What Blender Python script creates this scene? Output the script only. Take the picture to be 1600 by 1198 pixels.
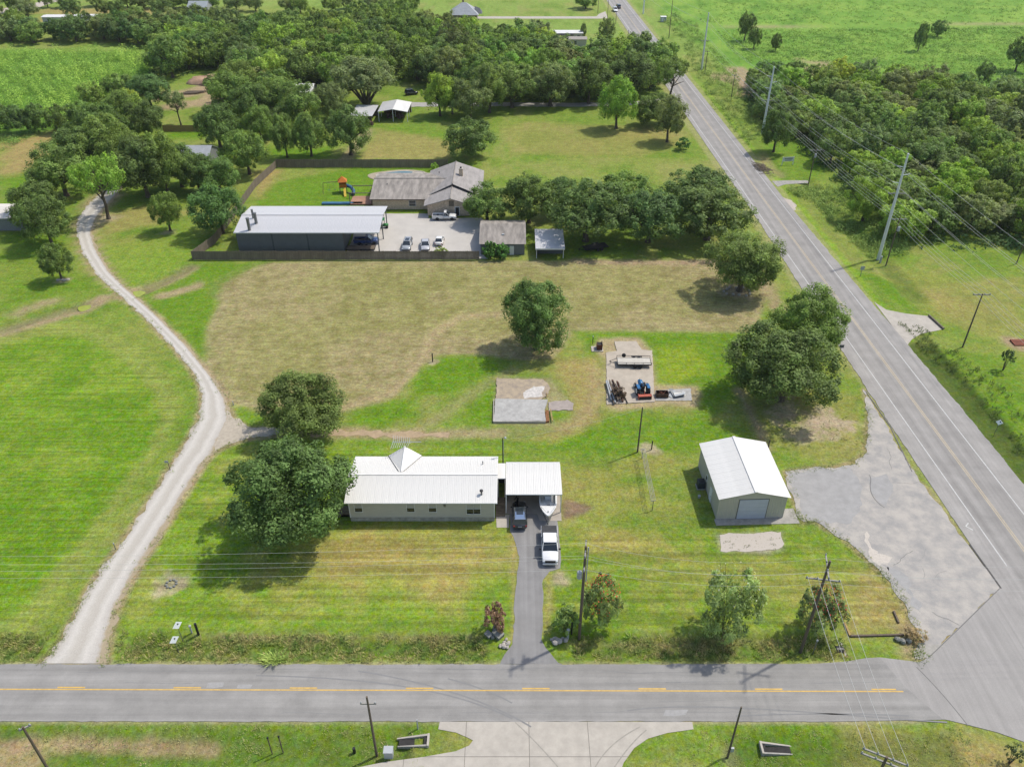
import bpy, math, random
import numpy as np
from mathutils import Vector, Matrix

# ------------------------------------------------------------------ scene, camera, world, sun, exposure
for o in list(bpy.data.objects):
    bpy.data.objects.remove(o)
SC = bpy.context.scene
COL = SC.collection
FPX, CAMZ, PITCH = 1265.0, 75.0, math.atan(889.0 / 1265.0)
camd = bpy.data.cameras.new('camera')
camd.sensor_fit = 'HORIZONTAL'; camd.sensor_width = 36.0; camd.lens = 36.0 * FPX / 1600.0
camd.clip_start = 0.5; camd.clip_end = 12000
cam = bpy.data.objects.new('camera', camd); COL.objects.link(cam)
cam.location = (0, 0, CAMZ); cam.rotation_euler = (math.pi / 2 - PITCH, 0, 0)
SC.camera = cam
SUN_EL = math.radians(58); SUN_DIR = Vector((0.876 * math.cos(SUN_EL), 0.482 * math.cos(SUN_EL), math.sin(SUN_EL)))
W = bpy.data.worlds.new('World'); SC.world = W; W.use_nodes = True
wn = W.node_tree.nodes; wl = W.node_tree.links; wn.clear()
sky = wn.new('ShaderNodeTexSky'); sky.sky_type = 'NISHITA'; sky.sun_disc = False
sky.sun_elevation = SUN_EL; sky.sun_rotation = math.atan2(0.876, 0.482); sky.air_density = 1.0; sky.dust_density = 2.0
bg = wn.new('ShaderNodeBackground'); bg.inputs['Strength'].default_value = 0.15
wo = wn.new('ShaderNodeOutputWorld'); wl.new(sky.outputs[0], bg.inputs[0]); wl.new(bg.outputs[0], wo.inputs[0])
sund = bpy.data.lights.new('sun', 'SUN'); sund.energy = 3.05; sund.angle = math.radians(1.6); sund.color = (1.0, 0.95, 0.87)
sun = bpy.data.objects.new('sun', sund); COL.objects.link(sun)
sun.location = (60, 40, 120); sun.rotation_euler = (-SUN_DIR).to_track_quat('-Z', 'Y').to_euler()
SC.view_settings.view_transform = 'Standard'; SC.view_settings.look = 'None'
SC.view_settings.exposure = 0.43; SC.view_settings.gamma = 1.0
SC.render.engine = 'CYCLES'

# ------------------------------------------------------------------ helpers
R = random.Random(7)
NR = np.random.default_rng(11)
cP, sP = math.cos(PITCH), math.sin(PITCH)
def G(px, py, z=0.0):
    """ground (or height z) point seen at a photograph coordinate"""
    u = (px - 800) / FPX; v = (599 - py) / FPX
    t = (z - CAMZ) / (-sP + v * cP)
    return Vector((u * t, (cP + v * sP) * t, z))
def HT(px, py, ty):
    Y = G(px, py).y; t = (599 - ty) / FPX
    return CAMZ + Y * (t * cP - sP) / (cP + t * sP)
def PXM(px, py):
    return (py + 290) * cP / CAMZ
def lin(c):
    return c / 12.92 if c <= 0.04045 else ((c + 0.055) / 1.055) ** 2.4
KL = 1.74
def S(r, g, b):
    return tuple(lin(v / 255.0) / KL for v in (r, g, b))

MATS = {}
def nn(nt, t, **kw):
    n = nt.nodes.new(t)
    for k, v in kw.items():
        setattr(n, k, v)
    return n
def mat(name, col, rough=0.6, var=0.12, scale=3.0, bump=0.0, bscale=20.0, metal=0.0, spec=0.3, stretch=None, col2=None, lo=0.35, hi=0.65, coat=0.0):
    """procedural material: base colour varied by two noises, optional bump"""
    if name in MATS:
        return MATS[name]
    m = bpy.data.materials.new(name); m.use_nodes = True; MATS[name] = m
    nt = m.node_tree; b = nt.nodes['Principled BSDF']; L = nt.links.new
    b.inputs['Roughness'].default_value = rough; b.inputs['Metallic'].default_value = metal
    b.inputs['Specular IOR Level'].default_value = spec
    if coat: b.inputs['Coat Weight'].default_value = coat; b.inputs['Coat Roughness'].default_value = 0.08
    tc = nn(nt, 'ShaderNodeTexCoord'); src = tc.outputs['Object']
    if stretch:
        mp = nn(nt, 'ShaderNodeMapping'); mp.inputs['Scale'].default_value = stretch; L(src, mp.inputs[0]); src = mp.outputs[0]
    n1 = nn(nt, 'ShaderNodeTexNoise'); n1.inputs['Scale'].default_value = scale; n1.inputs['Detail'].default_value = 5; L(src, n1.inputs['Vector'])
    n1.inputs['Roughness'].default_value = 0.65
    rp = nn(nt, 'ShaderNodeValToRGB'); L(n1.outputs['Fac'], rp.inputs[0])
    a = col2 if col2 else tuple(c * (1 - var) for c in col); c2 = col if col2 else tuple(min(1, c * (1 + var)) for c in col)
    rp.color_ramp.elements[0].position = lo; rp.color_ramp.elements[0].color = (*a, 1)
    rp.color_ramp.elements[1].position = hi; rp.color_ramp.elements[1].color = (*c2, 1)
    L(rp.outputs[0], b.inputs['Base Color'])
    if bump:
        n2 = nn(nt, 'ShaderNodeTexNoise'); n2.inputs['Scale'].default_value = bscale; n2.inputs['Detail'].default_value = 4; L(src, n2.inputs['Vector'])
        bp = nn(nt, 'ShaderNodeBump'); bp.inputs['Strength'].default_value = bump; bp.inputs['Distance'].default_value = 0.05
        L(n2.outputs['Fac'], bp.inputs['Height']); L(bp.outputs[0], b.inputs['Normal'])
    return m

def tag(o, label=None, cat=None, group=None, kind=None):
    if label: o['label'] = label
    if cat: o['category'] = cat
    if group: o['group'] = group
    if kind: o['kind'] = kind
    return o
def thing(name, label, cat, loc=(0, 0, 0), rz=0.0, group=None):
    o = bpy.data.objects.new(name, None); COL.objects.link(o)
    o.location = loc; o.rotation_euler = (0, 0, rz); o.empty_display_size = 0.2
    return tag(o, label, cat, group)

class MB:
    def __init__(s): s.v = []; s.f = []; s.m = []
    def add(s, vs, fs, mi=0):
        k = len(s.v); s.v += [tuple(p) for p in vs]; s.f += [tuple(i + k for i in f) for f in fs]; s.m += [mi] * len(fs); return s
    def box(s, c, d, rz=0.0, mi=0, rx=0.0, ry=0.0):
        hx, hy, hz = d[0] / 2, d[1] / 2, d[2] / 2
        M = Matrix.Rotation(rz, 3, 'Z') @ Matrix.Rotation(ry, 3, 'Y') @ Matrix.Rotation(rx, 3, 'X'); c = Vector(c)
        vs = [c + M @ Vector((x * hx, y * hy, z * hz)) for z in (-1, 1) for y in (-1, 1) for x in (-1, 1)]
        return s.add(vs, [(0, 2, 3, 1), (4, 5, 7, 6), (0, 1, 5, 4), (2, 6, 7, 3), (0, 4, 6, 2), (1, 3, 7, 5)], mi)
    def bb(s, x0, x1, y0, y1, z0, z1, mi=0):
        return s.box(((x0 + x1) / 2, (y0 + y1) / 2, (z0 + z1) / 2), (x1 - x0, y1 - y0, z1 - z0), 0, mi)
    def prism(s, poly, z0, z1, mi=0):
        n = len(poly); vs = [(p[0], p[1], z0) for p in poly] + [(p[0], p[1], z1) for p in poly]
        fs = [tuple(range(n - 1, -1, -1)), tuple(range(n, 2 * n))] + [(i, (i + 1) % n, n + (i + 1) % n, n + i) for i in range(n)]
        return s.add(vs, fs, mi)
    def tube(s, pts, rad, n=8, mi=0, cap=True):
        pts = [Vector(p) for p in pts]
        if not hasattr(rad, '__len__'): rad = [rad] * len(pts)
        vs = []; fs = []
        for i, p in enumerate(pts):
            d = (pts[min(i + 1, len(pts) - 1)] - pts[max(i - 1, 0)]).normalized()
            u = d.cross(Vector((0, 0, 1)) if abs(d.z) < 0.95 else Vector((1, 0, 0))).normalized(); w = d.cross(u)
            for k in range(n):
                a = 2 * math.pi * k / n; vs.append(p + (u * math.cos(a) + w * math.sin(a)) * rad[i])
        for i in range(len(pts) - 1):
            for k in range(n):
                a = i * n + k; b = i * n + (k + 1) % n; fs.append((a, b, b + n, a + n))
        if cap:
            fs.append(tuple(range(n - 1, -1, -1))); fs.append(tuple(range((len(pts) - 1) * n, len(pts) * n)))
        return s.add(vs, fs, mi)
    def lathe(s, prof, c=(0, 0, 0), axis='Z', n=16, mi=0):
        vs = []; fs = []; c = Vector(c)
        for r, h in prof:
            for k in range(n):
                a = 2 * math.pi * k / n; p = (r * math.cos(a), r * math.sin(a), h)
                if axis == 'Y': p = (p[0], p[2], p[1])
                if axis == 'X': p = (p[2], p[0], p[1])
                vs.append(c + Vector(p))
        for i in range(len(prof) - 1):
            for k in range(n):
                a = i * n + k; b = i * n + (k + 1) % n; fs.append((a, b, b + n, a + n))
        fs.append(tuple(range(n))); fs.append(tuple(range((len(prof) - 1) * n, len(prof) * n)))
        return s.add(vs, fs, mi)
    def ell(s, c, r, n=10, m=6, mi=0, jit=0.0, rnd=None):
        prof = []; c = Vector(c); vs = []; fs = []
        for i in range(m + 1):
            t = math.pi * i / m
            for k in range(n):
                a = 2 * math.pi * k / n; q = 1 + (rnd.uniform(-jit, jit) if rnd else 0)
                vs.append(c + Vector((math.sin(t) * math.cos(a) * r[0] * q, math.sin(t) * math.sin(a) * r[1] * q, -math.cos(t) * r[2] * q)))
        for i in range(m):
            for k in range(n):
                a = i * n + k; b = i * n + (k + 1) % n; fs.append((a, b, b + n, a + n))
        return s.add(vs, fs, mi)
    def build(s, name, mats, parent=None, smooth=False, world=False, bevel=0.0):
        me = bpy.data.meshes.new(name)
        off = Vector(parent.location) if (world and parent) else None
        vs = s.v if off is None else [tuple(Vector(p) - off) for p in s.v]
        me.from_pydata(vs, [], s.f); me.validate()
        if not isinstance(mats, (list, tuple)): mats = [mats]
        for m in mats: me.materials.append(m)
        if len(mats) > 1 and len(me.polygons) == len(s.m): me.polygons.foreach_set('material_index', s.m)
        if smooth: me.polygons.foreach_set('use_smooth', [True] * len(me.polygons))
        o = bpy.data.objects.new(name, me); COL.objects.link(o); o.parent = parent
        if bevel:
            bv = o.modifiers.new('bevel', 'BEVEL'); bv.width = bevel; bv.segments = 2; bv.limit_method = 'ANGLE'
        me.update()
        return o
def copy_tree(o, parent=None):
    c = o.copy(); COL.objects.link(c); c.parent = parent
    for ch in list(o.children): copy_tree(ch, c)
    return c
def struct(o, label=None):
    o['kind'] = 'structure'
    return o

# ------- numpy noise and polygon masks (world coordinates)
LAT = NR.random((256, 256))
def vnoise(x, y):
    xi = np.floor(x).astype(int); yi = np.floor(y).astype(int); fx = x - xi; fy = y - yi
    fx = fx * fx * (3 - 2 * fx); fy = fy * fy * (3 - 2 * fy); a = lambda i, j: LAT[(xi + i) & 255, (yi + j) & 255]
    return (a(0, 0) * (1 - fx) + a(1, 0) * fx) * (1 - fy) + (a(0, 1) * (1 - fx) + a(1, 1) * fx) * fy
def fbm(x, y, s, o=4):
    r = 0; amp = 1; tot = 0
    for i in range(o):
        r = r + amp * vnoise(x * s + 17.3 * i, y * s + 5.1 * i); tot += amp; amp *= 0.55; s *= 2.1
    return r / tot
def W2(pts): return [(p.x, p.y) for p in (G(*q) for q in pts)]
def segdist(x, y, pts, closed=True):
    d = np.full(x.shape, 1e9); n = len(pts)
    for i in range(n if closed else n - 1):
        (ax, ay), (bx, by) = pts[i], pts[(i + 1) % n]; dx, dy = bx - ax, by - ay
        t = np.clip(((x - ax) * dx + (y - ay) * dy) / (dx * dx + dy * dy + 1e-9), 0, 1)
        d = np.minimum(d, np.hypot(x - ax - t * dx, y - ay - t * dy))
    return d
def inside(x, y, pts):
    r = np.zeros(x.shape, bool); n = len(pts)
    for i in range(n):
        (ax, ay), (bx, by) = pts[i], pts[(i + 1) % n]
        if ay == by: continue
        r ^= ((ay > y) != (by > y)) & (x < (bx - ax) * (y - ay) / (by - ay) + ax)
    return r
def sstep(t): t = np.clip(t, 0, 1); return t * t * (3 - 2 * t)
def polymask(x, y, px, soft=1.0, wob=1.0, ws=0.35, world=False):
    pts = px if world else W2(px)
    sd = np.where(inside(x, y, pts), 1, -1) * segdist(x, y, pts) + wob * 2 * (fbm(x, y, ws) - 0.5)
    return sstep(sd / soft * 0.5 + 0.5)
def strokemask(x, y, px, w, soft=0.6, wob=0.5, ws=0.5, world=False):
    pts = px if world else W2(px)
    return sstep((w / 2 - segdist(x, y, pts, False) + wob * 2 * (fbm(x, y, ws) - 0.5)) / soft * 0.5 + 0.5)

# ------------------------------------------------------------------ key ground outlines (photograph coordinates on the ground)
FIELD = [(400, 412), (520, 408), (1100, 408), (1185, 425), (1197, 450), (1188, 495), (1165, 519), (1000, 517), (893, 516), (878, 540), (862, 560), (800, 560), (730, 552), (682, 555), (655, 572), (632, 602), (600, 628), (545, 640), (420, 648), (355, 625), (327, 592), (318, 545), (322, 515), (333, 496), (350, 471), (326, 458), (334, 440), (360, 424)]
DRIVE_L = [(62, 1036), (85, 1015), (102, 985), (130, 935), (165, 880), (215, 810), (262, 735), (290, 690), (310, 655), (315, 615), (303, 583), (272, 545), (230, 500), (186, 460), (152, 430), (127, 392), (118, 362), (123, 338), (138, 318), (160, 300), (175, 290)]
DRIVE_R = [(193, 290), (183, 306), (168, 322), (152, 342), (144, 364), (152, 390), (172, 424), (203, 455), (243, 490), (293, 540), (333, 590), (354, 622), (363, 652), (385, 668), (440, 669), (440, 679), (395, 684), (362, 694), (338, 705), (320, 724), (290, 772), (246, 845), (205, 910), (186, 950), (176, 985), (168, 1020), (165, 1036)]
LOT = [(1228, 738), (1250, 731), (1290, 731), (1335, 724), (1352, 706), (1357, 660), (1354, 630), (1349, 608), (1379, 655), (1425, 735), (1495, 828), (1562, 918), (1450, 1026), (1431, 1029), (1432, 1010), (1438, 996), (1425, 972), (1412, 940), (1392, 910), (1365, 883), (1330, 853), (1300, 830), (1275, 814), (1255, 815), (1243, 796)]
LEFTFIELD = [(-260, 590), (0, 520), (60, 508), (120, 498), (180, 512), (230, 545), (270, 590), (285, 630), (262, 690), (215, 760), (150, 850), (90, 940), (0, 1010), (-300, 1010)]
# front road and highway centre lines in world metres
RN, RS = 54.05, 47.35                      # north and south edge of the front road
def hx(y): return 62.6 - 0.0345 * (y - 106)
def hl(y): return hx(y) - (4.7 + 1.4 * min(1, max(0, (175 - y) / 75)))
def hr(y): return hx(y) + (5.0 + 1.6 * min(1, max(0, (175 - y) / 75)))
DIT_N = [(-80, 56.35), (-42, 56.3), (-38, 56.3)]
def ditch_depth(x, y):
    """how far the roadside ditches drop below the lawn"""
    d = np.zeros(x.shape)
    gate = lambda a, b, w=1.2: sstep((x - a) / w) * sstep((b - x) / w)
    prof = lambda c, hw: np.clip(1 - ((y - c) / hw) ** 2, 0, 1)
    d += 0.55 * prof(56.3, 1.9) * (gate(-43.3, -3.0) + gate(6.2, 35.5) + gate(-400, -51.5))
    d += 0.6 * prof(43.9, 2.6) * (gate(-400, -9.5) + gate(20, 44))
    ed = W2([(1442, 552), (1460, 572), (1520, 640), (1600, 735), (1700, 860)])
    d += 0.8 * np.clip(1 - (segdist(x, y, ed, False) / 3.2) ** 2, 0, 1)
    ed = [(hr(y2) + 9, y2) for y2 in (135, 175, 196)]
    d += 0.5 * np.clip(1 - (segdist(x, y, ed, False) / 2.6) ** 2, 0, 1)
    for pl, dep, hw in (([(0, 515), (60, 495), (100, 484), (126, 479)], 0.4, 2.4), ([(219, 456), (250, 440), (290, 420)], 0.4, 2.2)):
        d += dep * np.clip(1 - (segdist(x, y, W2(pl), False) / hw) ** 2, 0, 1)
    return d
def gz(x, y):
    a = np.array([float(x)]); b = np.array([float(y)]); return -float(ditch_depth(a, b)[0])

# ------------------------------------------------------------------ ground sheet
def axis(a, b, lo, hi, st, g=1.06, mx=400):
    r = list(np.arange(a, b, st)); s = st; p = r[-1]
    while p < hi: s = min(s * g, mx); p += s; r.append(p)
    s = st; p = a; l = []
    while p > lo: s = min(s * g, mx); p -= s; l.append(p)
    return np.array(l[::-1] + r)
def make_ground():
    xs = axis(-62, 76, -4500, 4500, 0.42); ys = axis(38, 128, -900, 6000, 0.42, 1.022)
    X, Y = np.meshgrid(xs, ys); nx, ny = len(xs), len(ys)
    x = X.ravel(); y = Y.ravel()
    lo = fbm(x, y, 0.045); md = fbm(x + 90, y, 0.17); hi = fbm(x, y + 40, 0.55)
    base = np.array(S(134, 160, 62)); c = np.tile(base, (x.size, 1))
    mask = np.zeros((x.size, 4)); mask[:, 3] = 1
    def blend(m, col, amt=1.0):
        nonlocal c
        m = (m * amt)[:, None]; c = c * (1 - m) + np.array(col) * m
    def setm(ch, m, v=1.0): mask[:, ch] = mask[:, ch] * (1 - m) + v * m
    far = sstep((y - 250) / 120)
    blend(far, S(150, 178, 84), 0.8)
    # broad tone changes of the turf
    blend(sstep((lo - 0.5) * 6), S(158, 166, 84), 0.55)
    blend(sstep((md - 0.56) * 7), S(168, 164, 98), 0.45)
    blend(sstep((0.42 - md) * 8), S(108, 144, 44), 0.55)
    # mown front lawn with stripes along the road
    lawn = polymask(x, y, [(330, 700), (800, 700), (803, 980), (170, 985), (190, 940), (290, 770)], 1.5, 0.8)
    lawn2 = polymask(x, y, [(850, 830), (1110, 830), (1300, 835), (1420, 960), (1400, 985), (850, 985)], 1.5, 0.8)
    blend(lawn, S(132, 163, 54), 0.8); blend(lawn2, S(128, 158, 52), 0.8); setm(0, np.maximum(lawn, lawn2), 1.0)
    blend(lawn * sstep((md - 0.48) * 6), S(170, 172, 88), 0.6); blend(lawn2 * sstep((hi - 0.5) * 6), S(160, 158, 84), 0.5)
    for q, r_, a in (((600, 850), 5, .6), ((700, 850), 7, .6), ((640, 900), 6, .5), ((745, 880), 4, .5), ((1000, 850), 5, .5), ((960, 845), 4, .7), ((1360, 930), 6, .5), ((920, 745), 5, .5), ((1000, 725), 4, .5), ((950, 790), 4, .45), ((1035, 800), 4, .35), ((985, 770), 3, .5), ((560, 870), 4, .4), ((690, 905), 5, .4), ((480, 900), 4, .35), ((1080, 900), 4, .4), ((1200, 890), 4, .35), ((230, 380), 6, .4), ((60, 420), 6, .4), ((1500, 480), 7, .4), ((1440, 440), 6, .35), ((900, 230), 9, .45), ((1000, 215), 9, .45), ((640, 228), 8, .4)):
        g = G(*q); blend(sstep(1.2 - np.hypot((x - g.x) * .6, y - g.y) / r_ + (md - .5)), S(182, 166, 96), a)
    blend(polymask(x, y, [(800, 960), (800, 835), (806, 835), (806, 1000), (797, 1000)], .6, .4), S(196, 176, 116), .7)
    blend(strokemask(x, y, [(853, 890), (858, 930), (852, 985)], 1.0, .6), S(188, 172, 108), .7)
    # left meadow, diagonal mowing streaks
    lf = polymask(x, y, LEFTFIELD, 1.6, 0.5); blend(lf, S(120, 158, 42), 0.92); setm(1, lf); setm(0, lf, 0)
    blend(lf * sstep((md - .5) * 6), S(150, 174, 66), .6); blend(lf * sstep((.46 - md) * 7), S(104, 148, 32), .5)
    rim = lf * (1 - polymask(x, y, [(-260, 600), (0, 540), (60, 526), (110, 522), (160, 540), (205, 575), (240, 615), (250, 650), (228, 705), (180, 770), (110, 860), (40, 950), (-60, 990), (-300, 990)], 1.2, .6))
    blend(rim, S(156, 166, 84), .75)
    # cut hay field
    hay = polymask(x, y, FIELD, 0.9, 0.7); blend(hay, S(173, 168, 107)); setm(2, hay); setm(0, hay, 0)
    blend(hay * sstep((md - 0.47) * 5), S(154, 152, 88), .75); blend(hay * sstep(1 - segdist(x, y, W2(FIELD)) / 2.5 + .8 * (hi - .5)), S(190, 174, 134), .5); blend(hay * sstep((lo - 0.5) * 7), S(184, 168, 124), .6)
    blend(hay * sstep((0.45 - hi) * 6), S(146, 142, 78), .5); fd_ = segdist(x, y, W2(FIELD)) + .8 * (md - .5); ring = hay * np.clip(1 - fd_ / 9, 0, 1) * (.5 + .5 * np.sin(fd_ * 3.1)); blend(ring, S(192, 178, 134), .45); rows = hay * (.5 + .5 * np.sin((y + 1.2 * (md - .5) * 4) * 2.6)); blend(rows, S(150, 146, 88), .28)
    blend(hay * strokemask(x, y, [(545, 636), (620, 615), (655, 570), (680, 520), (720, 495), (800, 490)], 2.2, .8, .6), S(196, 176, 132), .6)
    # lush patches
    lush = S(110, 152, 32)
    for pl, a in (([(897, 517), (1165, 520), (1182, 560), (1150, 610), (1125, 650), (1095, 660), (1088, 640), (1092, 605), (1030, 605), (1018, 540), (995, 528), (945, 535), (930, 560), (915, 545)], .8),
                  ([(640, 600), (690, 555), (770, 556), (782, 575), (700, 615), (650, 618)], .9), ([(550, 640), (600, 625), (640, 628), (650, 650), (600, 665), (540, 665)], .8),
                  ([(725, 655), (745, 600), (775, 585), (860, 585), (880, 610), (860, 640), (895, 650), (860, 672), (760, 668)], .8),
                  ([(870, 660), (1000, 640), (1090, 650), (1180, 690), (1100, 705), (960, 712), (800, 695), (560, 692), (540, 685), (780, 680)], .75),
                  ([(225, 480), (310, 415), (420, 408), (345, 445), (322, 510), (322, 560), (270, 510)], .75),
                  ([(345, 640), (420, 648), (420, 660), (370, 660)], .5), ([(400, 290), (560, 262), (700, 262), (690, 300), (600, 325), (400, 322)], .75),
                  ([(420, 232), (520, 230), (520, 246), (415, 246)], .9), ([(255, 206), (320, 206), (320, 216), (255, 216)], .95), ([(0, 280), (60, 262), (60, 300), (0, 325)], .9), ([(0, 360), (100, 370), (135, 430), (140, 450), (0, 480)], .6),
                  ([(1340, 425), (1395, 470), (1430, 487), (1400, 440), (1370, 430)], .9), ([(1430, 540), (1600, 560), (1600, 720), (1500, 600)], .7), ([(560, 190), (700, 200), (690, 240), (600, 240), (590, 200)], .5), ([(820, 205), (1080, 215), (1090, 245), (820, 250)], .45),
                  ([(1190, 225), (1260, 215), (1290, 262), (1280, 280), (1220, 282)], .7), ([(0, 1122), (720, 1128), (700, 1150), (0, 1160)], .5), ([(110, 1168), (560, 1160), (560, 1198), (110, 1198)], .7), ([(1150, 1140), (1310, 1142), (1310, 1175), (1290, 1198), (1100, 1198)], .5)):
        m = polymask(x, y, pl, 1.4, 1.0); blend(m, lush, a); setm(0, m, 0.25)
    rf = polymask(x, y, [(1000, -40), (1040, 30), (1075, 60), (1160, 130), (1600, 160), (2200, 200), (2600, -40)], 4, 2.5, .15); blend(rf, S(126, 176, 62), .8); blend(rf * sstep((md - .5) * 6), S(156, 190, 78), .6); blend(rf * sstep((.44 - md) * 7), S(98, 148, 48), .6)
    vs_ = sstep((8.6 - (x - (62.6 - 0.0345 * (y - 106)))) / 1.2 + .6 * (hi - .5)) * (x > 60) * sstep((y - 112) / 10) * sstep((320 - y) / 60); blend(vs_, S(146, 182, 54), .75)
    blend(polymask(x, y, [(-100, 80), (60, 78), (215, 82), (240, 112), (190, 150), (110, 205), (-100, 215)], 2, 1), S(96, 142, 44), .85)  # ground under the saplings darkened, shade between them put into the colour
    for ed_, w_, c_, a_ in (([(1436, 545), (1455, 566), (1520, 640), (1600, 735), (1700, 860)], 4.6, S(112, 116, 62), .85), ([(1440, 520), (1475, 560), (1545, 640), (1620, 725), (1700, 820)], 1.0, S(60, 70, 36), .8)): blend(strokemask(x, y, ed_, w_, .8, .6), c_, a_)
    blend(polymask(x, y, [(1030, 545), (1085, 535), (1110, 580), (1050, 600), (1028, 595)], 1.4, .6), S(156, 176, 56), .7)
    blend(polymask(x, y, [(150, 395), (300, 345), (310, 390), (285, 415), (200, 450)], 2, 1), S(140, 170, 60), .7)
    # dry, worn and brown turf
    dry = S(184, 164, 104)
    for pl, a in (([(860, 560), (935, 560), (950, 625), (930, 660), (870, 690), (800, 690), (860, 672), (893, 650), (880, 600)], .75), ([(1340, 1142), (1600, 1165), (1660, 1260), (1290, 1260), (1310, 1180)], .8), ([(1170, 560), (1290, 600), (1340, 620), (1350, 700), (1300, 722), (1180, 690), (1160, 640)], .35),
                  ([(1440, 450), (1600, 430), (1600, 520), (1540, 530), (1470, 500)], .4), ([(820, 190), (1060, 200), (1070, 225), (1000, 245), (800, 240), (780, 200)], .4), ([(590, 200), (720, 222), (700, 250), (560, 250)], .6), ([(0, 225), (110, 200), (115, 215), (60, 258), (0, 282)], .9), ([(60, 12), (260, 12), (260, 45), (60, 40)], .8), ([(0, 1165), (110, 1168), (60, 1198), (0, 1198)], .6),
                  ([(150, 335), (230, 320), (300, 330), (250, 350), (165, 365)], .6), ([(400, 270), (440, 265), (410, 310), (395, 310)], .8), ([(1360, 880), (1420, 960), (1425, 985), (1330, 990), (1330, 940)], .6), ([(1170, 240), (1200, 238), (1195, 262)], .6), ([(560, 1178), (720, 1140), (735, 1160), (600, 1188)], .6)):
        blend(polymask(x, y, pl, 1.6, 1.4), dry, a)
    # bare soil, worn tracks, gravel edges
    soil = S(190, 166, 132)
    for pl, w, a in (([(440, 674), (540, 676), (640, 680), (780, 676)], 2.4, .7), ([(640, 680), (690, 650), (760, 600), (800, 578)], 2.2, .35), ([(800, 676), (900, 660), (935, 620), (930, 580)], 3.0, .35), ([(1155, 610), (1170, 640), (1190, 680), (1200, 700)], 1.2, .8), ([(900, 406), (960, 410), (1110, 410), (1190, 405)], 2.2, .75), ([(1180, 420), (1195, 440), (1215, 480)], 2.5, .7),
                      ([(0, 518), (60, 500), (130, 482), (160, 468)], 4.0, .85), ([(190, 462), (230, 450), (275, 432), (295, 420)], 3.6, .8), ([(255, 462), (280, 456), (308, 446)], 2.6, .8), ([(20, 492), (50, 480), (85, 470)], 2.6, .7), ([(540, 248), (560, 225), (575, 205)], 3.5, .7), ([(1420, 985), (1430, 1020)], 2.5, .8), ([(0, 1160), (70, 1156), (200, 1160), (330, 1166)], 1.5, .6), ([(1130, 120), (1180, 135), (1240, 118), (1290, 105)], 9, .8), ([(1150, 108), (1175, 128), (1165, 145)], 8, .85), ([(1250, 95), (1300, 100)], 5, .7),
                      ([(255, 150), (300, 145), (340, 130), (385, 110)], 9, .9), ([(270, 165), (330, 160), (330, 140)], 8, .85), ([(1010, 43), (1080, 44), (1200, 42), (1600, 37)], 2.2, .6), ([(1195, 250), (1205, 265), (1220, 275)], 3, .4), ([(1600, 540), (1585, 535)], 4, .9)):
        blend(strokemask(x, y, pl, w, 1.0, .7), soil, a)
    blend(polymask(x, y, [(1122, 836), (1220, 832), (1222, 855), (1200, 862), (1126, 860)], .8, .5), S(196, 184, 164), .9)
    blend(polymask(x, y, [(878, 778), (905, 783), (928, 792), (915, 802), (878, 812)], .5, .3), S(150, 126, 104), .9)
    blend(polymask(x, y, [(935, 527), (1000, 527), (1018, 548), (1026, 600), (1088, 602), (1096, 615), (1088, 636), (1040, 632), (965, 642), (948, 636), (944, 560), (925, 545)], .8, .5), S(196, 176, 136), .85)
    blend(polymask(x, y, [(775, 590), (860, 590), (892, 628), (890, 640), (860, 640), (858, 664), (770, 664)], .8, .4), S(176, 164, 120), .8)
    for q, r_ in (((268, 912), 1.5), ((1153, 456), 2.6), ((97, 437), 1.2), ((676, 565), 1.0), ((1015, 702), 1.2), ((266, 362), 1.5), ((1230, 640), 3.0), ((1280, 660), 3.5), ((1250, 680), 2.0), ((168, 342), 2.2), ((1290, 660), 2.5), ((880, 908), 1.2), ((1145, 1182), 1.1), ((1166, 417), 1.2)):
        g = G(*q); blend(sstep(1.5 - np.hypot(x - g.x, y - g.y) / r_ + 2.2 * (hi - .5)), S(198, 180, 150), .75)
    dv = W2(DRIVE_L + DRIVE_R); blend(sstep(1.0 - np.where(inside(x, y, dv), 0, segdist(x, y, dv)) / 0.9 + .8 * (hi - .5)), S(196, 172, 138), .8)
    lt = W2(LOT); blend(sstep(1.0 - np.where(inside(x, y, lt), 0, segdist(x, y, lt)) / 0.8 + 1.2 * (hi - .5)), S(186, 164, 128), .7)
    # strips of pale grit along the paved edges
    rd = np.where((x < 42), np.maximum(y - RN, RS - y), 99); blend(sstep(1 - rd / .5 + .8 * (hi - .5)), S(190, 178, 140), .8)
    dh = np.abs(x - (62.6 - 0.0345 * (y - 106))) - 6.2; blend(sstep(1 - dh / .8 + .9 * (hi - .5)), S(180, 176, 120), .6)
    # darker green the deeper the ditch
    dd = ditch_depth(x, y); blend(np.clip(dd * 1.6, 0, 1), S(96, 122, 48), .7); setm(0, np.clip(dd * 3, 0, 1), 0)
    blend(polymask(x, y, [(-300, 1127), (700, 1128), (690, 1198), (-300, 1198)], .8, .5), S(112, 140, 54), .5)
    for pl, w, a in (([(-60, 1158), (0, 1162), (70, 1158), (200, 1161), (330, 1166)], 1.3, .85), ([(0, 1185), (40, 1180)], 3.5, .7), ([(310, 990), (360, 994), (480, 996), (590, 992), (700, 996), (745, 994)], .5, .6), ([(885, 1004), (980, 1004), (1180, 1000), (1240, 1004)], .5, .5)): blend(strokemask(x, y, pl, w, .6, .5), S(190, 166, 124), a)
    c *= (0.90 + 0.2 * hi)[:, None]
    z = -dd + 0.05 * (md - 0.5) * np.clip((y - 60) / 40, 0, 1) - 0.03
    # roads and yards stay level
    me = bpy.data.meshes.new('ground'); n = x.size
    me.vertices.add(n); me.vertices.foreach_set('co', np.stack([x, y, z], 1).astype(np.float32).ravel())
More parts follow.
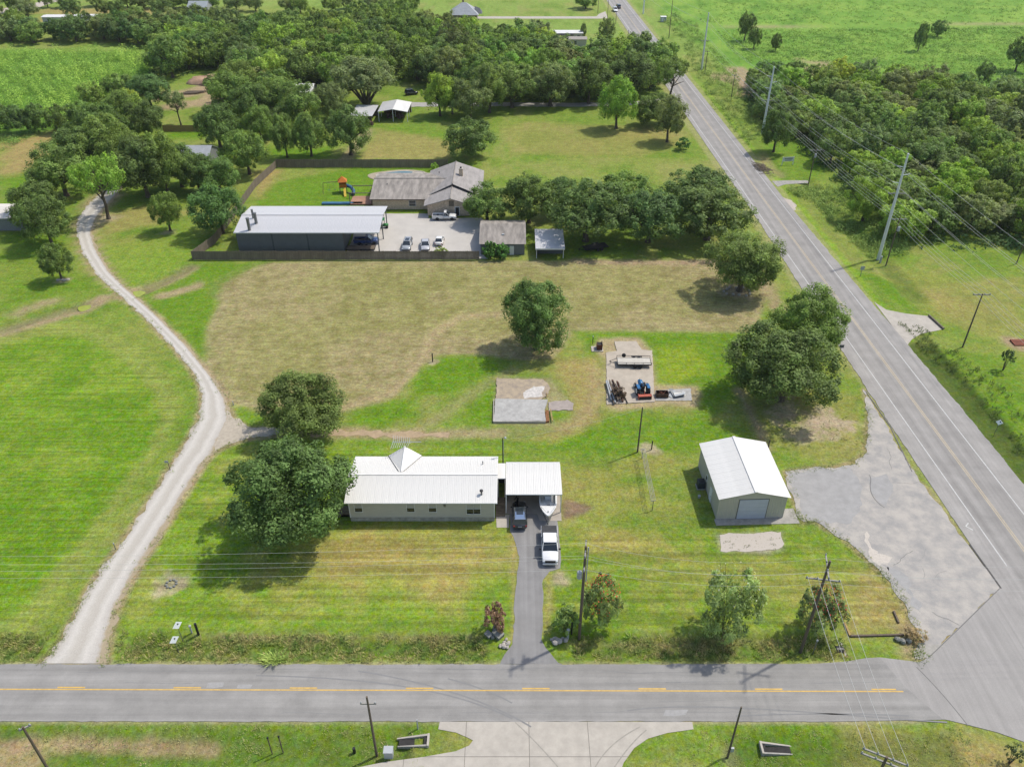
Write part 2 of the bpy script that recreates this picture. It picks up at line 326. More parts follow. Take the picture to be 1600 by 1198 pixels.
    i = np.arange((nx - 1) * (ny - 1)); a = (i // (nx - 1)) * nx + i % (nx - 1)
    q = np.stack([a, a + 1, a + 1 + nx, a + nx], 1).ravel()
    me.loops.add(q.size); me.loops.foreach_set('vertex_index', q.astype(np.int32))
    me.polygons.add(i.size); me.polygons.foreach_set('loop_start', (np.arange(i.size) * 4).astype(np.int32))
    me.polygons.foreach_set('use_smooth', np.ones(i.size, bool)); me.update()
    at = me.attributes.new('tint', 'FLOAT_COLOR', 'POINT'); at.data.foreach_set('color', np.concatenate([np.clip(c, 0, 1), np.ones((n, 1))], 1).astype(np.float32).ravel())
    at = me.attributes.new('mask', 'FLOAT_COLOR', 'POINT'); at.data.foreach_set('color', mask.astype(np.float32).ravel())
    m = bpy.data.materials.new('turf'); m.use_nodes = True; nt = m.node_tree; L = nt.links.new; b = nt.nodes['Principled BSDF']
    b.inputs['Roughness'].default_value = 0.9; b.inputs['Specular IOR Level'].default_value = 0.1
    tint = nn(nt, 'ShaderNodeAttribute', attribute_name='tint'); mk = nn(nt, 'ShaderNodeAttribute', attribute_name='mask')
    sep = nn(nt, 'ShaderNodeSeparateColor'); L(mk.outputs['Color'], sep.inputs[0])
    geo = nn(nt, 'ShaderNodeNewGeometry'); pos = geo.outputs['Position']
    def noise(scale, det=4, rough=.6, vec=None, stretch=None, rot=0):
        src = vec or pos
        if stretch:
            mp = nn(nt, 'ShaderNodeMapping'); mp.inputs['Scale'].default_value = stretch; mp.inputs['Rotation'].default_value = (0, 0, rot); L(src, mp.inputs[0]); src = mp.outputs[0]
        k = nn(nt, 'ShaderNodeTexNoise'); k.inputs['Scale'].default_value = scale; k.inputs['Detail'].default_value = det; k.inputs['Roughness'].default_value = rough; L(src, k.inputs['Vector']); return k.outputs['Fac']
    def mrange(f, a, b_, c_, d):
        k = nn(nt, 'ShaderNodeMapRange'); k.inputs[1].default_value = a; k.inputs[2].default_value = b_; k.inputs[3].default_value = c_; k.inputs[4].default_value = d; L(f, k.inputs[0]); return k.outputs[0]
    def math_(op, a, b_):
        k = nn(nt, 'ShaderNodeMath', operation=op)
        for j, v in enumerate((a, b_)):
            if hasattr(v, 'type'): L(v, k.inputs[j])
            else: k.inputs[j].default_value = v
        return k.outputs[0]
    f1 = mrange(noise(2.4, 5, .75), .3, .7, .66, 1.32); f2 = mrange(noise(.55, 4, .65), .3, .7, .82, 1.18); f0 = mrange(noise(7, 3, .7), .25, .75, .68, 1.32)
    dgeo = G(160, 690) - G(20, 762); ang = math.atan2(dgeo.y, dgeo.x)
    st = noise(1.0, 3, .6, stretch=(.035, 1.15, 1)); st = mrange(st, .38, .62, -.2, .2); st = math_('MULTIPLY', st, sep.outputs[0])
    dg = noise(1.0, 4, .75, stretch=(.05, 1.9, 1), rot=-ang); dg = mrange(dg, .34, .66, -.22, .24); dg = math_('MULTIPLY', dg, sep.outputs[1])
    hy = noise(1.0, 5, .75, stretch=(.5, 2.0, 1)); hy = mrange(hy, .34, .66, -.26, .2); hy = math_('MULTIPLY', hy, sep.outputs[2])
    f = math_('MULTIPLY', math_('MULTIPLY', f1, f2), f0)
    f = math_('MULTIPLY', f, math_('ADD', 1.0, math_('ADD', st, math_('ADD', dg, hy))))
    mx = nn(nt, 'ShaderNodeVectorMath', operation='SCALE'); L(tint.outputs['Color'], mx.inputs[0]); L(f, mx.inputs['Scale'])
    # yellow and olive flecks
    hs = nn(nt, 'ShaderNodeHueSaturation'); hs.inputs['Saturation'].default_value = 1.0
    L(mrange(noise(.9, 4, .7), .3, .7, .468, .526), hs.inputs['Hue']); L(mrange(noise(1.7, 3), .3, .7, .86, 1.14), hs.inputs['Saturation']); L(mx.outputs[0], hs.inputs['Color']); L(hs.outputs[0], b.inputs['Base Color'])
    bp = nn(nt, 'ShaderNodeBump'); bp.inputs['Strength'].default_value = .55; bp.inputs['Distance'].default_value = .12
    L(math_('ADD', noise(5.5, 5, .75), math_('MULTIPLY', hy, .7)), bp.inputs['Height']); L(bp.outputs[0], b.inputs['Normal'])
    me.materials.append(m)
    o = bpy.data.objects.new('ground', me); COL.objects.link(o); struct(o)
make_ground()

# ------------------------------------------------------------------ roads, yards and markings
def sheet(name, pts, z, m, parent=None, rag=0.0, step=0.6, thick=0.12):
    """flat sheet from a world outline, its edge broken up by rag metres"""
    out = []
    n = len(pts)
    for i in range(n):
        a = Vector(pts[i]); b = Vector(pts[(i + 1) % n]); k = max(1, int((b - a).length / step)) if rag else 1
        nrm = Vector(((b - a).y, -(b - a).x)); nrm = nrm.normalized() if nrm.length else nrm
        for j in range(k):
            p = a.lerp(b, j / k); w = 0 if (j == 0 and not rag) else rag * 2 * (float(fbm(np.array([p.x]), np.array([p.y]), 0.9, 3)[0]) - 0.5) * 1.6
            out.append((p.x + nrm.x * w, p.y + nrm.y * w))
    from mathutils.geometry import tessellate_polygon
    tris = tessellate_polygon([[Vector((p[0], p[1], 0)) for p in out]])
    vs = [(p[0], p[1], z) for p in out]; fs = []
    for t in tris:
        a, b, c = (Vector(vs[i]) for i in t); fs.append(tuple(t) if (b - a).cross(c - a).z > 0 else (t[0], t[2], t[1]))
    mb = MB(); mb.add(vs, fs)
    k = len(vs); mb.add([(p[0], p[1], z) for p in out] + [(p[0], p[1], z - thick) for p in out], [(i, (i + 1) % k, k + (i + 1) % k, k + i) for i in range(k)])
    o = mb.build(name, m, parent)
    return o if parent else struct(o)
def ribbon(name, pts, w, z, m, parent, wend=None):
    vs = []; fs = []; pts = [Vector((p[0], p[1])) for p in pts]
    for i, p in enumerate(pts):
        d = (pts[min(i + 1, len(pts) - 1)] - pts[max(0, i - 1)]).normalized(); q = Vector((-d.y, d.x)) * w / 2
        if wend is not None: q *= wend[i]
        vs += [(p.x - q.x, p.y - q.y, z), (p.x + q.x, p.y + q.y, z)]
    fs = [(2 * i, 2 * i + 2, 2 * i + 3, 2 * i + 1) for i in range(len(pts) - 1)]
    mb = MB(); mb.add(vs, fs); return mb.build(name, m, parent)
def bez(pts, n=24):
    out = []
    P = [Vector(p) for p in pts]
    for i in range(n + 1):
        t = i / n; q = P[:]
        while len(q) > 1: q = [q[j].lerp(q[j + 1], t) for j in range(len(q) - 1)]
        out.append(q[0])
    return out

def asphalt(name, base, tracks=None, axis_='x', c0=0.0, slope=0.0, blot=0.13):
    """worn asphalt: grit, blotches, long streaks and wheel tracks along the lane"""
    m = bpy.data.materials.new(name); m.use_nodes = True; nt = m.node_tree; L = nt.links.new; b = nt.nodes['Principled BSDF']
    b.inputs['Roughness'].default_value = .85; b.inputs['Specular IOR Level'].default_value = .2
    pos = nn(nt, 'ShaderNodeNewGeometry').outputs['Position']
    def noise(scale, det, stretch=None):
        src = pos
        if stretch: mp = nn(nt, 'ShaderNodeMapping'); mp.inputs['Scale'].default_value = stretch; L(pos, mp.inputs[0]); src = mp.outputs[0]
        k = nn(nt, 'ShaderNodeTexNoise'); k.inputs['Scale'].default_value = scale; k.inputs['Detail'].default_value = det; k.inputs['Roughness'].default_value = .65; L(src, k.inputs['Vector']); return k.outputs['Fac']
    def mr(f, a, b_, c, d):
        k = nn(nt, 'ShaderNodeMapRange'); k.inputs[1].default_value = a; k.inputs[2].default_value = b_; k.inputs[3].default_value = c; k.inputs[4].default_value = d; L(f, k.inputs[0]); return k.outputs[0]
    def mul(a, b_):
        k = nn(nt, 'ShaderNodeMath', operation='MULTIPLY'); L(a, k.inputs[0]); L(b_, k.inputs[1]); return k.outputs[0]
    f = mul(mr(noise(14, 3), .3, .7, .90, 1.10), mr(noise(.35, 5), .3, .7, 1 - blot, 1 + blot))
    st = (.03, 1.4, 1) if axis_ == 'x' else (1.4, .02, 1)
    f = mul(f, mr(noise(1, 4, st), .3, .7, .87, 1.12))
    if tracks:
        sx = nn(nt, 'ShaderNodeSeparateXYZ'); L(pos, sx.inputs[0])
        k = nn(nt, 'ShaderNodeMath', operation='MULTIPLY_ADD'); L(sx.outputs[1], k.inputs[0]); k.inputs[1].default_value = -slope; L(sx.outputs[0], k.inputs[2])
        cr = sx.outputs[1] if axis_ == 'x' else k.outputs[0]
        rp = nn(nt, 'ShaderNodeValToRGB'); rp.color_ramp.interpolation = 'EASE'
        L(mr(cr, c0 - 8, c0 + 8, 0, 1), rp.inputs[0]); els = rp.color_ramp.elements
        for i, (u, v) in enumerate(tracks):
            e = els[i] if i < 2 else els.new((u + 8) / 16)
            e.position = (u + 8) / 16; e.color = (v, v, v, 1)
        f = mul(f, rp.outputs[0])
    sc = nn(nt, 'ShaderNodeVectorMath', operation='SCALE'); sc.inputs[0].default_value = base; L(f, sc.inputs['Scale']); L(sc.outputs[0], b.inputs['Base Color'])
    bp = nn(nt, 'ShaderNodeBump'); bp.inputs['Strength'].default_value = .25; bp.inputs['Distance'].default_value = .01; L(noise(40, 2), bp.inputs['Height']); L(bp.outputs[0], b.inputs['Normal'])
    return m
A_FRONT = asphalt('front_asphalt', S(170, 167, 161), [(-3.4, 1.08), (-2.9, .96), (-2.0, .97), (-1.2, 1.06), (-.4, .97), (.6, 1.0), (1.6, 1.04), (2.4, .97), (3.3, .96)], 'x', 50.7)
A_HWY = asphalt('highway_asphalt', S(175, 171, 165), [(-6.2, 1.06), (-3.7, 1.06), (-2.7, .92), (-1.75, 1.04), (-.8, .92), (0, 1.02), (.8, .91), (1.8, 1.0), (2.7, .90), (3.6, 1.0), (4.2, 1.06), (6.6, 1.06)], 'y', 62.6 + .0345 * 106, -.0345)
A_INT = asphalt('intersection_asphalt', S(180, 176, 170), None, 'y', blot=.06)
A_DRV = asphalt('driveway_asphalt', S(160, 158, 155), None, 'y', blot=.12)
M_CONC = mat('concrete', S(206, 198, 184), .85, .10, .8, .15, 30)
M_CONC2 = mat('weathered_concrete', S(184, 180, 170), .9, .16, 1.3, .2, 25)
M_GRAV = mat('drive_gravel', S(214, 202, 188), .95, .12, 1.6, .5, 14)
M_LOT = mat('broken_lot', S(206, 199, 188), .95, 0, .5, .6, 9, col2=S(176, 173, 168), lo=.36, hi=.62)
M_WHITE = mat('road_paint_white', S(222, 222, 216), .7, .16, 3)
M_YEL = mat('road_paint_yellow', S(238, 196, 104), .7, .16, 2.5)
M_YELF = mat('faded_yellow_paint', S(214, 196, 160), .7, .12, 2)
M_TAR = mat('tar_seam', S(120, 118, 114), .6, .1, 4)
M_TYRE = mat('tyre_rubber_mark', S(154, 153, 150), .85, .06, 2)

jit = lambda y, k: (float(fbm(np.array([y * 1.0]), np.array([k]), .9, 4)[0]) - .5) * .5
yl = [y for y in np.linspace(52, 170, 240)] + [float(v) for v in np.linspace(180, 1400, 30)]
hw_pts = [(hl(y) + jit(y, 3.3), y) for y in yl] + [(hr(y) + jit(y, 9.7), y) for y in reversed(yl)] + [(hr(52), -600), (hl(52), -600)]
HWY = sheet('highway', hw_pts, 0.030, A_HWY)
for side, w0, nm in ((-3.55, .14, 'left_edge_line'), (3.45, .14, 'right_edge_line')):
    y0 = 68.0 if side < 0 else 50
    ribbon('edge_line', [(hx(y) + side, y) for y in np.linspace(y0, 440, 80)], w0, .036, M_WHITE, HWY)
for d in (-.14, .14):
    ribbon('centre_line', [(hx(y) + d, y) for y in np.linspace(68, 440, 80)], .11, .036, M_YELF, HWY)
FR = sheet('front_road', [(-420, RN + .1)] + [(X, RN + .02 + jit(X, 21.4) * .8) for X in np.arange(-60, 33, .5)] + [(33, RN + .1), (36, RN + .35), (38.5, RN + .8), (40, RN + .9), (41.5, 51), (44, RS + .2), (30, RS - .05)] + [(X, RS + jit(X, 31.9) * .5) for X in np.arange(29.5, -60, -.5)] + [(-420, RS + .2)], .024, A_FRONT)
INT = sheet('intersection_pavement', W2([(1562, 918), (1449, 1027), (1436, 1034)]) + [(40.0, RN + .9), (41.3, 51.3), (43.6, RS + .3), (46, RS - .4), (48.5, RS - 1.2), (52, 44.5), (56, 39), (57.2, 30), (75, 30), (75, 62), (hr(70), 70), (hr(90), 90), (hl(90), 90)], .0265, A_INT)
g0 = G(0, 1077).y; gy = lambda X: 50.75 + .25 * (1 - (X + 48) / 90.0)
ribbon('centre_line', [(X, gy(X)) for X in np.linspace(-300, 40.9, 60)], .14, .031, M_YEL, FR)
x0 = G(1365, 1085).x
for i in range(40):
    X = x0 - i * 12.2
    if X < -290: break
    ribbon('centre_dash', [(X, gy(X) + .24), (X + 3.2 * (.9 if i else .8), gy(X + 3) + .24)], .16, .0315, M_YEL, FR)
for pts in ([(560, 1048), (700, 1070), (780, 1105), (830, 1135)], [(400, 1055), (560, 1058), (700, 1072), (800, 1122)], [(980, 1110), (1040, 1100), (1150, 1100), (1280, 1115), (1480, 1128)], [(1150, 1118), (1300, 1112), (1420, 1118)], [(700, 1060), (760, 1075), (800, 1098)]):
    w = bez([tuple(p) for p in W2(pts)]); ribbon('tyre_mark', w, .16, .0305, M_TYRE, FR)
M_PATCH = mat('road_patch', S(182, 180, 176), .85, .08, 3)
for (a, b) in (((325, 1066), (352, 1074)), ((372, 1069), (395, 1075)), ((1040, 1108), (1075, 1118))):
    sheet('road_patch', W2([(a[0], a[1]), (b[0], a[1]), (b[0] - 4, b[1]), (a[0] - 3, b[1])]), .0285, M_PATCH, FR, rag=.12)
rk = random.Random(12)
for k in range(14):
    X = rk.uniform(-48, 36); Y0 = rk.choice([48.3, 49.6, 51.8, 53.1, 53.5]); pp = [(X, Y0)]
    for q in range(rk.randint(8, 22)): pp.append((pp[-1][0] + rk.uniform(.5, 1.0), pp[-1][1] + rk.uniform(-.07, .07)))
    ribbon('road_crack', pp, .05, .0282, M_TYRE, FR)
for pts in ([(1432, 1042), (1448, 1058), (1475, 1085), (1512, 1133)],):
    ribbon('pavement_seam', bez(W2(pts)), .10, .0320, M_TAR, INT)
LOTO = sheet('crumbling_lot', W2(LOT), .020, M_LOT, rag=.35)
sheet('asphalt_remnant', W2([(1232, 740), (1262, 734), (1330, 730), (1345, 760), (1350, 790), (1330, 818), (1290, 815), (1262, 812), (1248, 790)]), .0235, mat('old_asphalt', S(182, 180, 176), .9, .10, .8, .3, 14), LOTO, rag=.5)
sheet('asphalt_patch', W2([(1358, 745), (1385, 740), (1395, 758), (1384, 790), (1372, 785), (1357, 765)]), .026, mat('old_asphalt', (0, 0, 0)), LOTO, rag=.3)
sheet('asphalt_patch', W2([(1378, 880), (1420, 900), (1440, 960), (1400, 905)]), .026, mat('old_asphalt', (0, 0, 0)), LOTO, rag=.6)
ribbon('lot_crack', bez(W2([(1358, 742), (1366, 752), (1352, 758), (1360, 780), (1382, 793)])), .10, .031, M_TAR, LOTO)
for k in range(16):
    g_ = G(rk.uniform(1330, 1500), rk.uniform(720, 980)) if k > 8 else G(rk.uniform(1370, 1440), rk.uniform(660, 760)); pp = [(g_.x, g_.y)]; an = rk.uniform(0, 6.28)
    for q in range(rk.randint(3, 9)): an += rk.uniform(-.5, .5); pp.append((pp[-1][0] + .6 * math.cos(an), pp[-1][1] + .6 * math.sin(an)))
    if bool(inside(np.array([p[0] for p in pp]), np.array([p[1] for p in pp]), W2(LOT)).all()): ribbon('lot_crack', pp, rk.uniform(.025, .05), .0335, M_TYRE if k % 2 else M_TAR, LOTO)
ribbon('lot_edge_gap', W2([(1352, 610), (1392, 668), (1425, 737)]), .14, .0345, M_TAR, HWY)
ribbon('lot_edge_gap', W2([(1515, 850), (1540, 885), (1564, 919)]), .22, .0345, mat('dark_joint_tar', S(96, 94, 90), .8), HWY)  # wide dark joint along the lot edge
ribbon('lot_edge_gap', W2([(1562, 919), (1500, 980), (1450, 1028)]), .10, .0325, M_TAR, INT)
sheet('lot_rubble', W2([(1355, 830), (1362, 850), (1372, 868), (1392, 870), (1385, 880), (1372, 884), (1362, 868), (1350, 845)]), .029, mat('chalky_rubble', S(224, 214, 200), .95, .1, 4, .6, 12), LOTO, rag=.5)
sheet('concrete_pad', W2([(1432, 1029), (1450, 1026), (1475, 1010), (1462, 1004), (1440, 1012)]), .028, M_CONC2, LOTO, rag=.2)
# painted chevron on the shoulder
a_, b_, c_ = W2([(1513, 817), (1509, 822), (1520, 828)])
ribbon('shoulder_arrow', [a_, b_, c_], .16, .0362, M_WHITE, HWY)
sheet('gravel_pad', W2([(1124, 834), (1222, 831), (1226, 850), (1210, 860), (1127, 861)]), .008, mat('pad_gravel', S(216, 206, 192), .95, 0, 3.2, .5, 12, col2=S(150, 140, 112), lo=.28, hi=.42), rag=.25)
def gravel_drive():
    def resample(pts, n):
        P = [Vector(p) for p in W2(pts)]; d = [0]
        for i in range(1, len(P)): d.append(d[-1] + (P[i] - P[i - 1]).length)
        out = []; j = 0
        for k in range(n):
            t = d[-1] * k / (n - 1)
            while j < len(P) - 2 and d[j + 1] < t: j += 1
            out.append(P[j].lerp(P[j + 1], (t - d[j]) / max(1e-6, d[j + 1] - d[j])))
        return out
    fk = {(385, 668), (440, 669), (440, 679), (395, 684), (362, 694)}
    n = 300; A = resample(DRIVE_L, n); B = resample([p for p in DRIVE_R if p not in fk][::-1], n); cols = 13; vs = []; us = []
    for k in range(n):
        for c in range(cols):
            u = c / (cols - 1); p = A[k].lerp(B[k], u)
            if c in (0, cols - 1):
                w = (float(fbm(np.array([p.x]), np.array([p.y]), .8, 3)[0]) - .5) * 1.3; q = (B[k] - A[k]).normalized(); p = p + q * w * (1 if c else -1)
            vs.append((p.x, p.y, .018 - .05 * abs(u - .5) ** 4 * 16 * .5)); us.append(u)
    mb = MB(); mb.add(vs, [(k * cols + c, k * cols + c + 1, (k + 1) * cols + c + 1, (k + 1) * cols + c) for k in range(n - 1) for c in range(cols - 1)])
    m = bpy.data.materials.new('gravel_tracks'); m.use_nodes = True; nt = m.node_tree; L = nt.links.new; b = nt.nodes['Principled BSDF']; b.inputs['Roughness'].default_value = .95; b.inputs['Specular IOR Level'].default_value = .1
    at = nn(nt, 'ShaderNodeAttribute', attribute_name='across'); pos = nn(nt, 'ShaderNodeNewGeometry').outputs['Position']
    def nz(sc, det=4):
        k = nn(nt, 'ShaderNodeTexNoise'); k.inputs['Scale'].default_value = sc; k.inputs['Detail'].default_value = det; k.inputs['Roughness'].default_value = .7; L(pos, k.inputs['Vector']); return k.outputs['Fac']
    ad = nn(nt, 'ShaderNodeMath', operation='MULTIPLY_ADD'); L(nz(.7), ad.inputs[0]); ad.inputs[1].default_value = .22; L(at.outputs['Fac'], ad.inputs[2])
    rp = nn(nt, 'ShaderNodeValToRGB'); L(ad.outputs[0], rp.inputs[0]); els = rp.color_ramp.elements
    for i, (u, c) in enumerate(((.06, S(196, 182, 158)), (.18, S(212, 205, 193)), (.33, S(230, 224, 213)), (.48, S(214, 207, 194)), (.60, S(210, 203, 190)), (.75, S(231, 225, 214)), (.92, S(212, 205, 194)), (1.06, S(192, 176, 146)))):
        e = els[i] if i < 2 else els.new(min(1, u)); e.position = min(1, u); e.color = (*c, 1)
    mr = nn(nt, 'ShaderNodeMapRange'); mr.inputs[1].default_value = .3; mr.inputs[2].default_value = .7; mr.inputs[3].default_value = .86; mr.inputs[4].default_value = 1.12; L(nz(7, 5), mr.inputs[0])
    sc = nn(nt, 'ShaderNodeVectorMath', operation='SCALE'); L(rp.outputs[0], sc.inputs[0]); L(mr.outputs[0], sc.inputs['Scale']); L(sc.outputs[0], b.inputs['Base Color'])
    bp = nn(nt, 'ShaderNodeBump'); bp.inputs['Strength'].default_value = .4; bp.inputs['Distance'].default_value = .04; L(nz(12), bp.inputs['Height']); L(bp.outputs[0], b.inputs['Normal'])
    o = struct(mb.build('gravel_drive', m)); a = o.data.attributes.new('across', 'FLOAT', 'POINT'); a.data.foreach_set('value', us)
gravel_drive()
sheet('drive_fork', W2([(352, 640), (372, 655), (392, 668), (440, 669), (440, 679), (395, 684), (362, 693), (340, 702), (330, 690), (340, 665)]), .010, mat('fork_gravel', S(206, 194, 174), .95, .12, 1.6, .5, 14), rag=.35)
sheet('rutted_track', W2([(440, 669), (520, 671), (600, 674), (700, 676), (700, 683), (600, 682), (520, 681), (440, 680)]), -.006, mat('track_soil', S(194, 170, 136), .95, .16, 1.2, .5, 10), rag=.5)
sheet('driveway', W2([(797, 800), (870, 806), (873, 830), (877, 870), (876, 888), (858, 892), (848, 905), (848, 960), (846, 1000), (852, 1012), (872, 1036)]) + [(5.6, RN), (-1.4, RN)] + W2([(782, 1030), (800, 1006), (804, 985), (803, 950), (808, 905), (812, 870), (803, 838), (797, 830)]), .010, A_DRV, rag=.12)
sheet('carport_slab', [(-.9, 84.4), (6.45, 84.4), (6.45, 75.75), (3.6, 75.75), (3.3, 77.0), (-.9, 77.0)], .018, mat('carport_concrete', S(196, 186, 172), .85, .1, 1, .1, 20))  # even tan concrete of the carport floor
sheet('entry_pad', W2([(776, 824), (795, 824), (796, 804), (775, 804)]), .022, M_CONC)
sheet('yard_concrete', [(-34.5, 174.5), (-19, 174.5), (-19, 172), (-7, 172), (-5, 168), (-5, 151.4), (-34.6, 151.4), (-34.6, 155)], .006, mat('yard_slab', S(216, 210, 200), .85, .07, .3, .1, 20), rag=.1)
sheet('lane', W2([(640, 160), (760, 160), (900, 161), (1000, 158), (1062, 150), (1066, 157), (1000, 164), (900, 167), (760, 166), (640, 167)]), .0, mat('lane_gravel', S(190, 186, 178), .9, .1, 1), rag=.3)
sheet('concrete_lane', W2([(742, 26), (932, 26), (936, 22), (946, 18), (950, 29), (932, 29.5), (742, 29.5)]), .0, M_CONC)
sheet('side_lane', W2([(1206, 283), (1225, 282), (1262, 282), (1264, 286), (1228, 288), (1215, 292)]), .0, M_CONC2)
sheet('turnout', W2([(1222, 308), (1236, 313), (1244, 320), (1243, 328), (1236, 331), (1226, 320)]), .0, M_GRAV, rag=.2)
sheet('east_apron', W2([(1366, 472), (1385, 484), (1415, 490), (1451, 494), (1475, 514), (1462, 517), (1440, 521), (1425, 530), (1417, 540)]), .028, M_CONC)
sheet('far_lane', W2([(0, 22), (60, 12), (110, -4), (100, -6), (50, 6), (0, 14)]), .0, M_GRAV, rag=.3)
# concrete apron south of the road, poured in panels
ap = [(-7.3, RS - .02), (-7.4, 46.5), (-5.6, 46.15), (-4.4, 45.6)] + W2([(739, 1156), (733, 1164), (712, 1173), (660, 1182), (600, 1190), (555, 1199)]) + [(-22, 39.5), (-22, 30), (13, 30), (10, 41.2), (10.8, 43.0), (12.0, 44.5), (13.5, 45.5), (15.5, 46.1), (18.2, 46.5), (18.2, RS - .05)]
APR = sheet('concrete_apron', ap, -.005, mat('joint_filler', S(150, 144, 134), .9))
def clip_rect(poly, x0, x1, y0, y1):
    for ax, val, sgn in ((0, x0, 1), (0, x1, -1), (1, y0, 1), (1, y1, -1)):
        out = []
        for i in range(len(poly)):
            a, b = poly[i], poly[(i + 1) % len(poly)]; da = (a[ax] - val) * sgn; db = (b[ax] - val) * sgn
            if da >= 0: out.append(a)
            if da * db < 0: t = da / (da - db); out.append((a[0] + t * (b[0] - a[0]), a[1] + t * (b[1] - a[1])))
        poly = out
        if len(poly) < 3: return []
    return poly
for i, (xa, xb) in enumerate(((-23, -10.5), (-10.5, -4.6), (-4.6, 1.7), (1.7, 7.6), (7.6, 19))):
    for (ya, yb) in ((43.6, RS), (39.6, 43.6), (34, 39.6)):
        p = clip_rect(ap, xa + .03, xb - .03, ya + .03, yb - .03)
        if len(p) >= 3 : sheet('panel', p, .014, M_CONC, APR)
for pts in ([(805, 1128), (840, 1160), (872, 1198)], [(1000, 1135), (950, 1160), (930, 1198)], [(1010, 1140), (985, 1160), (960, 1198)]):
    ribbon('tyre_mark', bez(W2(pts)), .12, .0185, mat('concrete_tyre_mark', S(178, 172, 160), .9), APR)

# ------------------------------------------------------------------ buildings
M_ROOFW = mat('white_metal_roof', (.575, .562, .525), .5, .07, .35, spec=.3, stretch=(1, .3, 1))
M_ROOFG = mat('galvanised_roof', (.455, .45, .445), .4, .06, .3, spec=.4, metal=.1)
M_TRIMW = mat('white_trim', (.62, .62, .60), .5, .05)
M_SIDE = mat('beige_siding', S(226, 220, 204), .7, .06, 1.2, stretch=(.6, .6, 3))
M_SKIRT = mat('stained_skirting', S(196, 190, 174), .85, .25, 1.5, .2, 12)
M_GLASS = mat('window_glass', (.02, .024, .028), .08, .2, 1, spec=.6)
M_BLIND = mat('window_blind', S(208, 204, 192), .6, .06, 8)
M_TAN = mat('tan_metal_wall', S(228, 222, 204), .55, .04, .8)
M_DOORW = mat('white_garage_door', S(222, 226, 236), .5, .04, 1)
M_CHAR = mat('charcoal_metal_wall', S(116, 120, 122), .55, .07, .6)
M_SHING = mat('brown_grey_shingle', S(178, 172, 166), .9, .16, 1.1, .3, 16, stretch=(1, .35, 1))
M_SHING2 = mat('stained_shingle', S(172, 164, 154), .9, .28, .7, .3, 16, stretch=(1.6, .35, 1))
M_BRICK = mat('tan_brick', S(244, 218, 186), .85, .26, 3.5, .3, 14)
M_WOODD = mat('dark_fence_wood', S(142, 130, 112), .9, .2, 1.3, .3, 14, stretch=(2.5, 2.5, .4))
M_WOODL = mat('fresh_fence_wood', S(186, 158, 106), .85, .14, 2)
M_WOODP = mat('pole_wood', S(126, 112, 96), .9, .2, 2, .3, 12, stretch=(3, 3, .3))
M_GREYP = mat('grey_crossarm', S(178, 174, 166), .85, .12, 3)
M_STEELP = mat('steel_pole', (.62, .65, .66), .5, .06, 1, metal=.3)
M_STEEL = mat('dull_steel', S(150, 152, 152), .45, .1, 3, metal=.6)
M_BLACK = mat('black_paint', (.018, .018, .02), .45, .2, 3)
M_RUBBER = mat('rubber', (.025, .025, .026), .85, .2, 4)
M_RIM = mat('wheel_rim', (.45, .45, .46), .35, .1, 4, metal=.7)
M_DARKIN = mat('dark_interior', (.03, .028, .026), .9, .2, 3)
M_WIRE = mat('aluminium_wire', S(222, 222, 214), .5, .05, 1)
M_INS = mat('insulator', S(200, 204, 204), .35, .05, 3)
M_RUST = mat('rusty_steel', S(112, 66, 46), .85, .3, 4, .2, 12)

def slope_sheets(parent, x0, x1, y0, z0, y1, z1, m, pitch=.92, rib=.23, axis_='x', th=.035, over=0.0):
    """metal roof slope laid from separate ribbed sheets; eave edge (y0,z0) to ridge edge (y1,z1)"""
    n = max(1, round((x1 - x0) / pitch)); w = (x1 - x0) / n; me0 = None
    nr = max(2, round(w / rib)); rw = w / nr
    prof = []
    for k in range(nr):
        a = k * rw; prof += [(a + rw * .10, 0), (a + rw * .18, .018), (a + rw * .30, .018), (a + rw * .38, 0)]
    prof = [(0.004, 0)] + prof + [(w - .004, 0)]
    A = Vector((0, y0, z0)); B = Vector((0, y1, z1)); d = (B - A); nrm = Vector((1, 0, 0)).cross(d).normalized()
    if nrm.z < 0: nrm = -nrm
    vs = []; fs = []
    for (u, h) in prof:
        for e in (A, B):
            vs.append((Vector((u, 0, 0)) + e + nrm * h))
    k = len(prof); fs = [(2 * i, 2 * i + 1, 2 * i + 3, 2 * i + 2) for i in range(k - 1)]
    fs = [f if (y1 > y0) == (nrm.z > 0) and False else f for f in fs]
    b = len(vs)
    vs += [Vector((u, 0, 0)) + e - nrm * th for u in (.004, w - .004) for e in (A, B)]
    fs += [(b, b + 2, b + 3, b + 1), (0, b, b + 1, 1), (2 * k - 2, 2 * k - 1, b + 3, b + 2), tuple([b] + [2 * i for i in range(k)] + [b + 2]), tuple([b + 1] + [2 * i + 1 for i in range(k)] + [b + 3])]
    for i in range(n):
        if me0 is None:
            mb = MB(); mb.add(vs, fs); o = mb.build('roof_sheet', m, parent); me0 = o.data
        else:
            o = bpy.data.objects.new('roof_sheet', me0); COL.objects.link(o); o.parent = parent
        o.location = (x0 + i * w, 0, (i % 2) * .004)
def gable_wall(mb, xa, xb, y, z0, ze, xr, zr, th=.12):
    mb.add([(xa, y, z0), (xb, y, z0), (xb, y, ze), (xr, y, zr), (xa, y, ze), (xa, y + th, z0), (xb, y + th, z0), (xb, y + th, ze), (xr, y + th, zr), (xa, y + th, ze)],
           [(0, 1, 2, 3, 4), (9, 8, 7, 6, 5), (0, 5, 6, 1), (1, 6, 7, 2), (2, 7, 8, 3), (3, 8, 9, 4), (4, 9, 5, 0)])
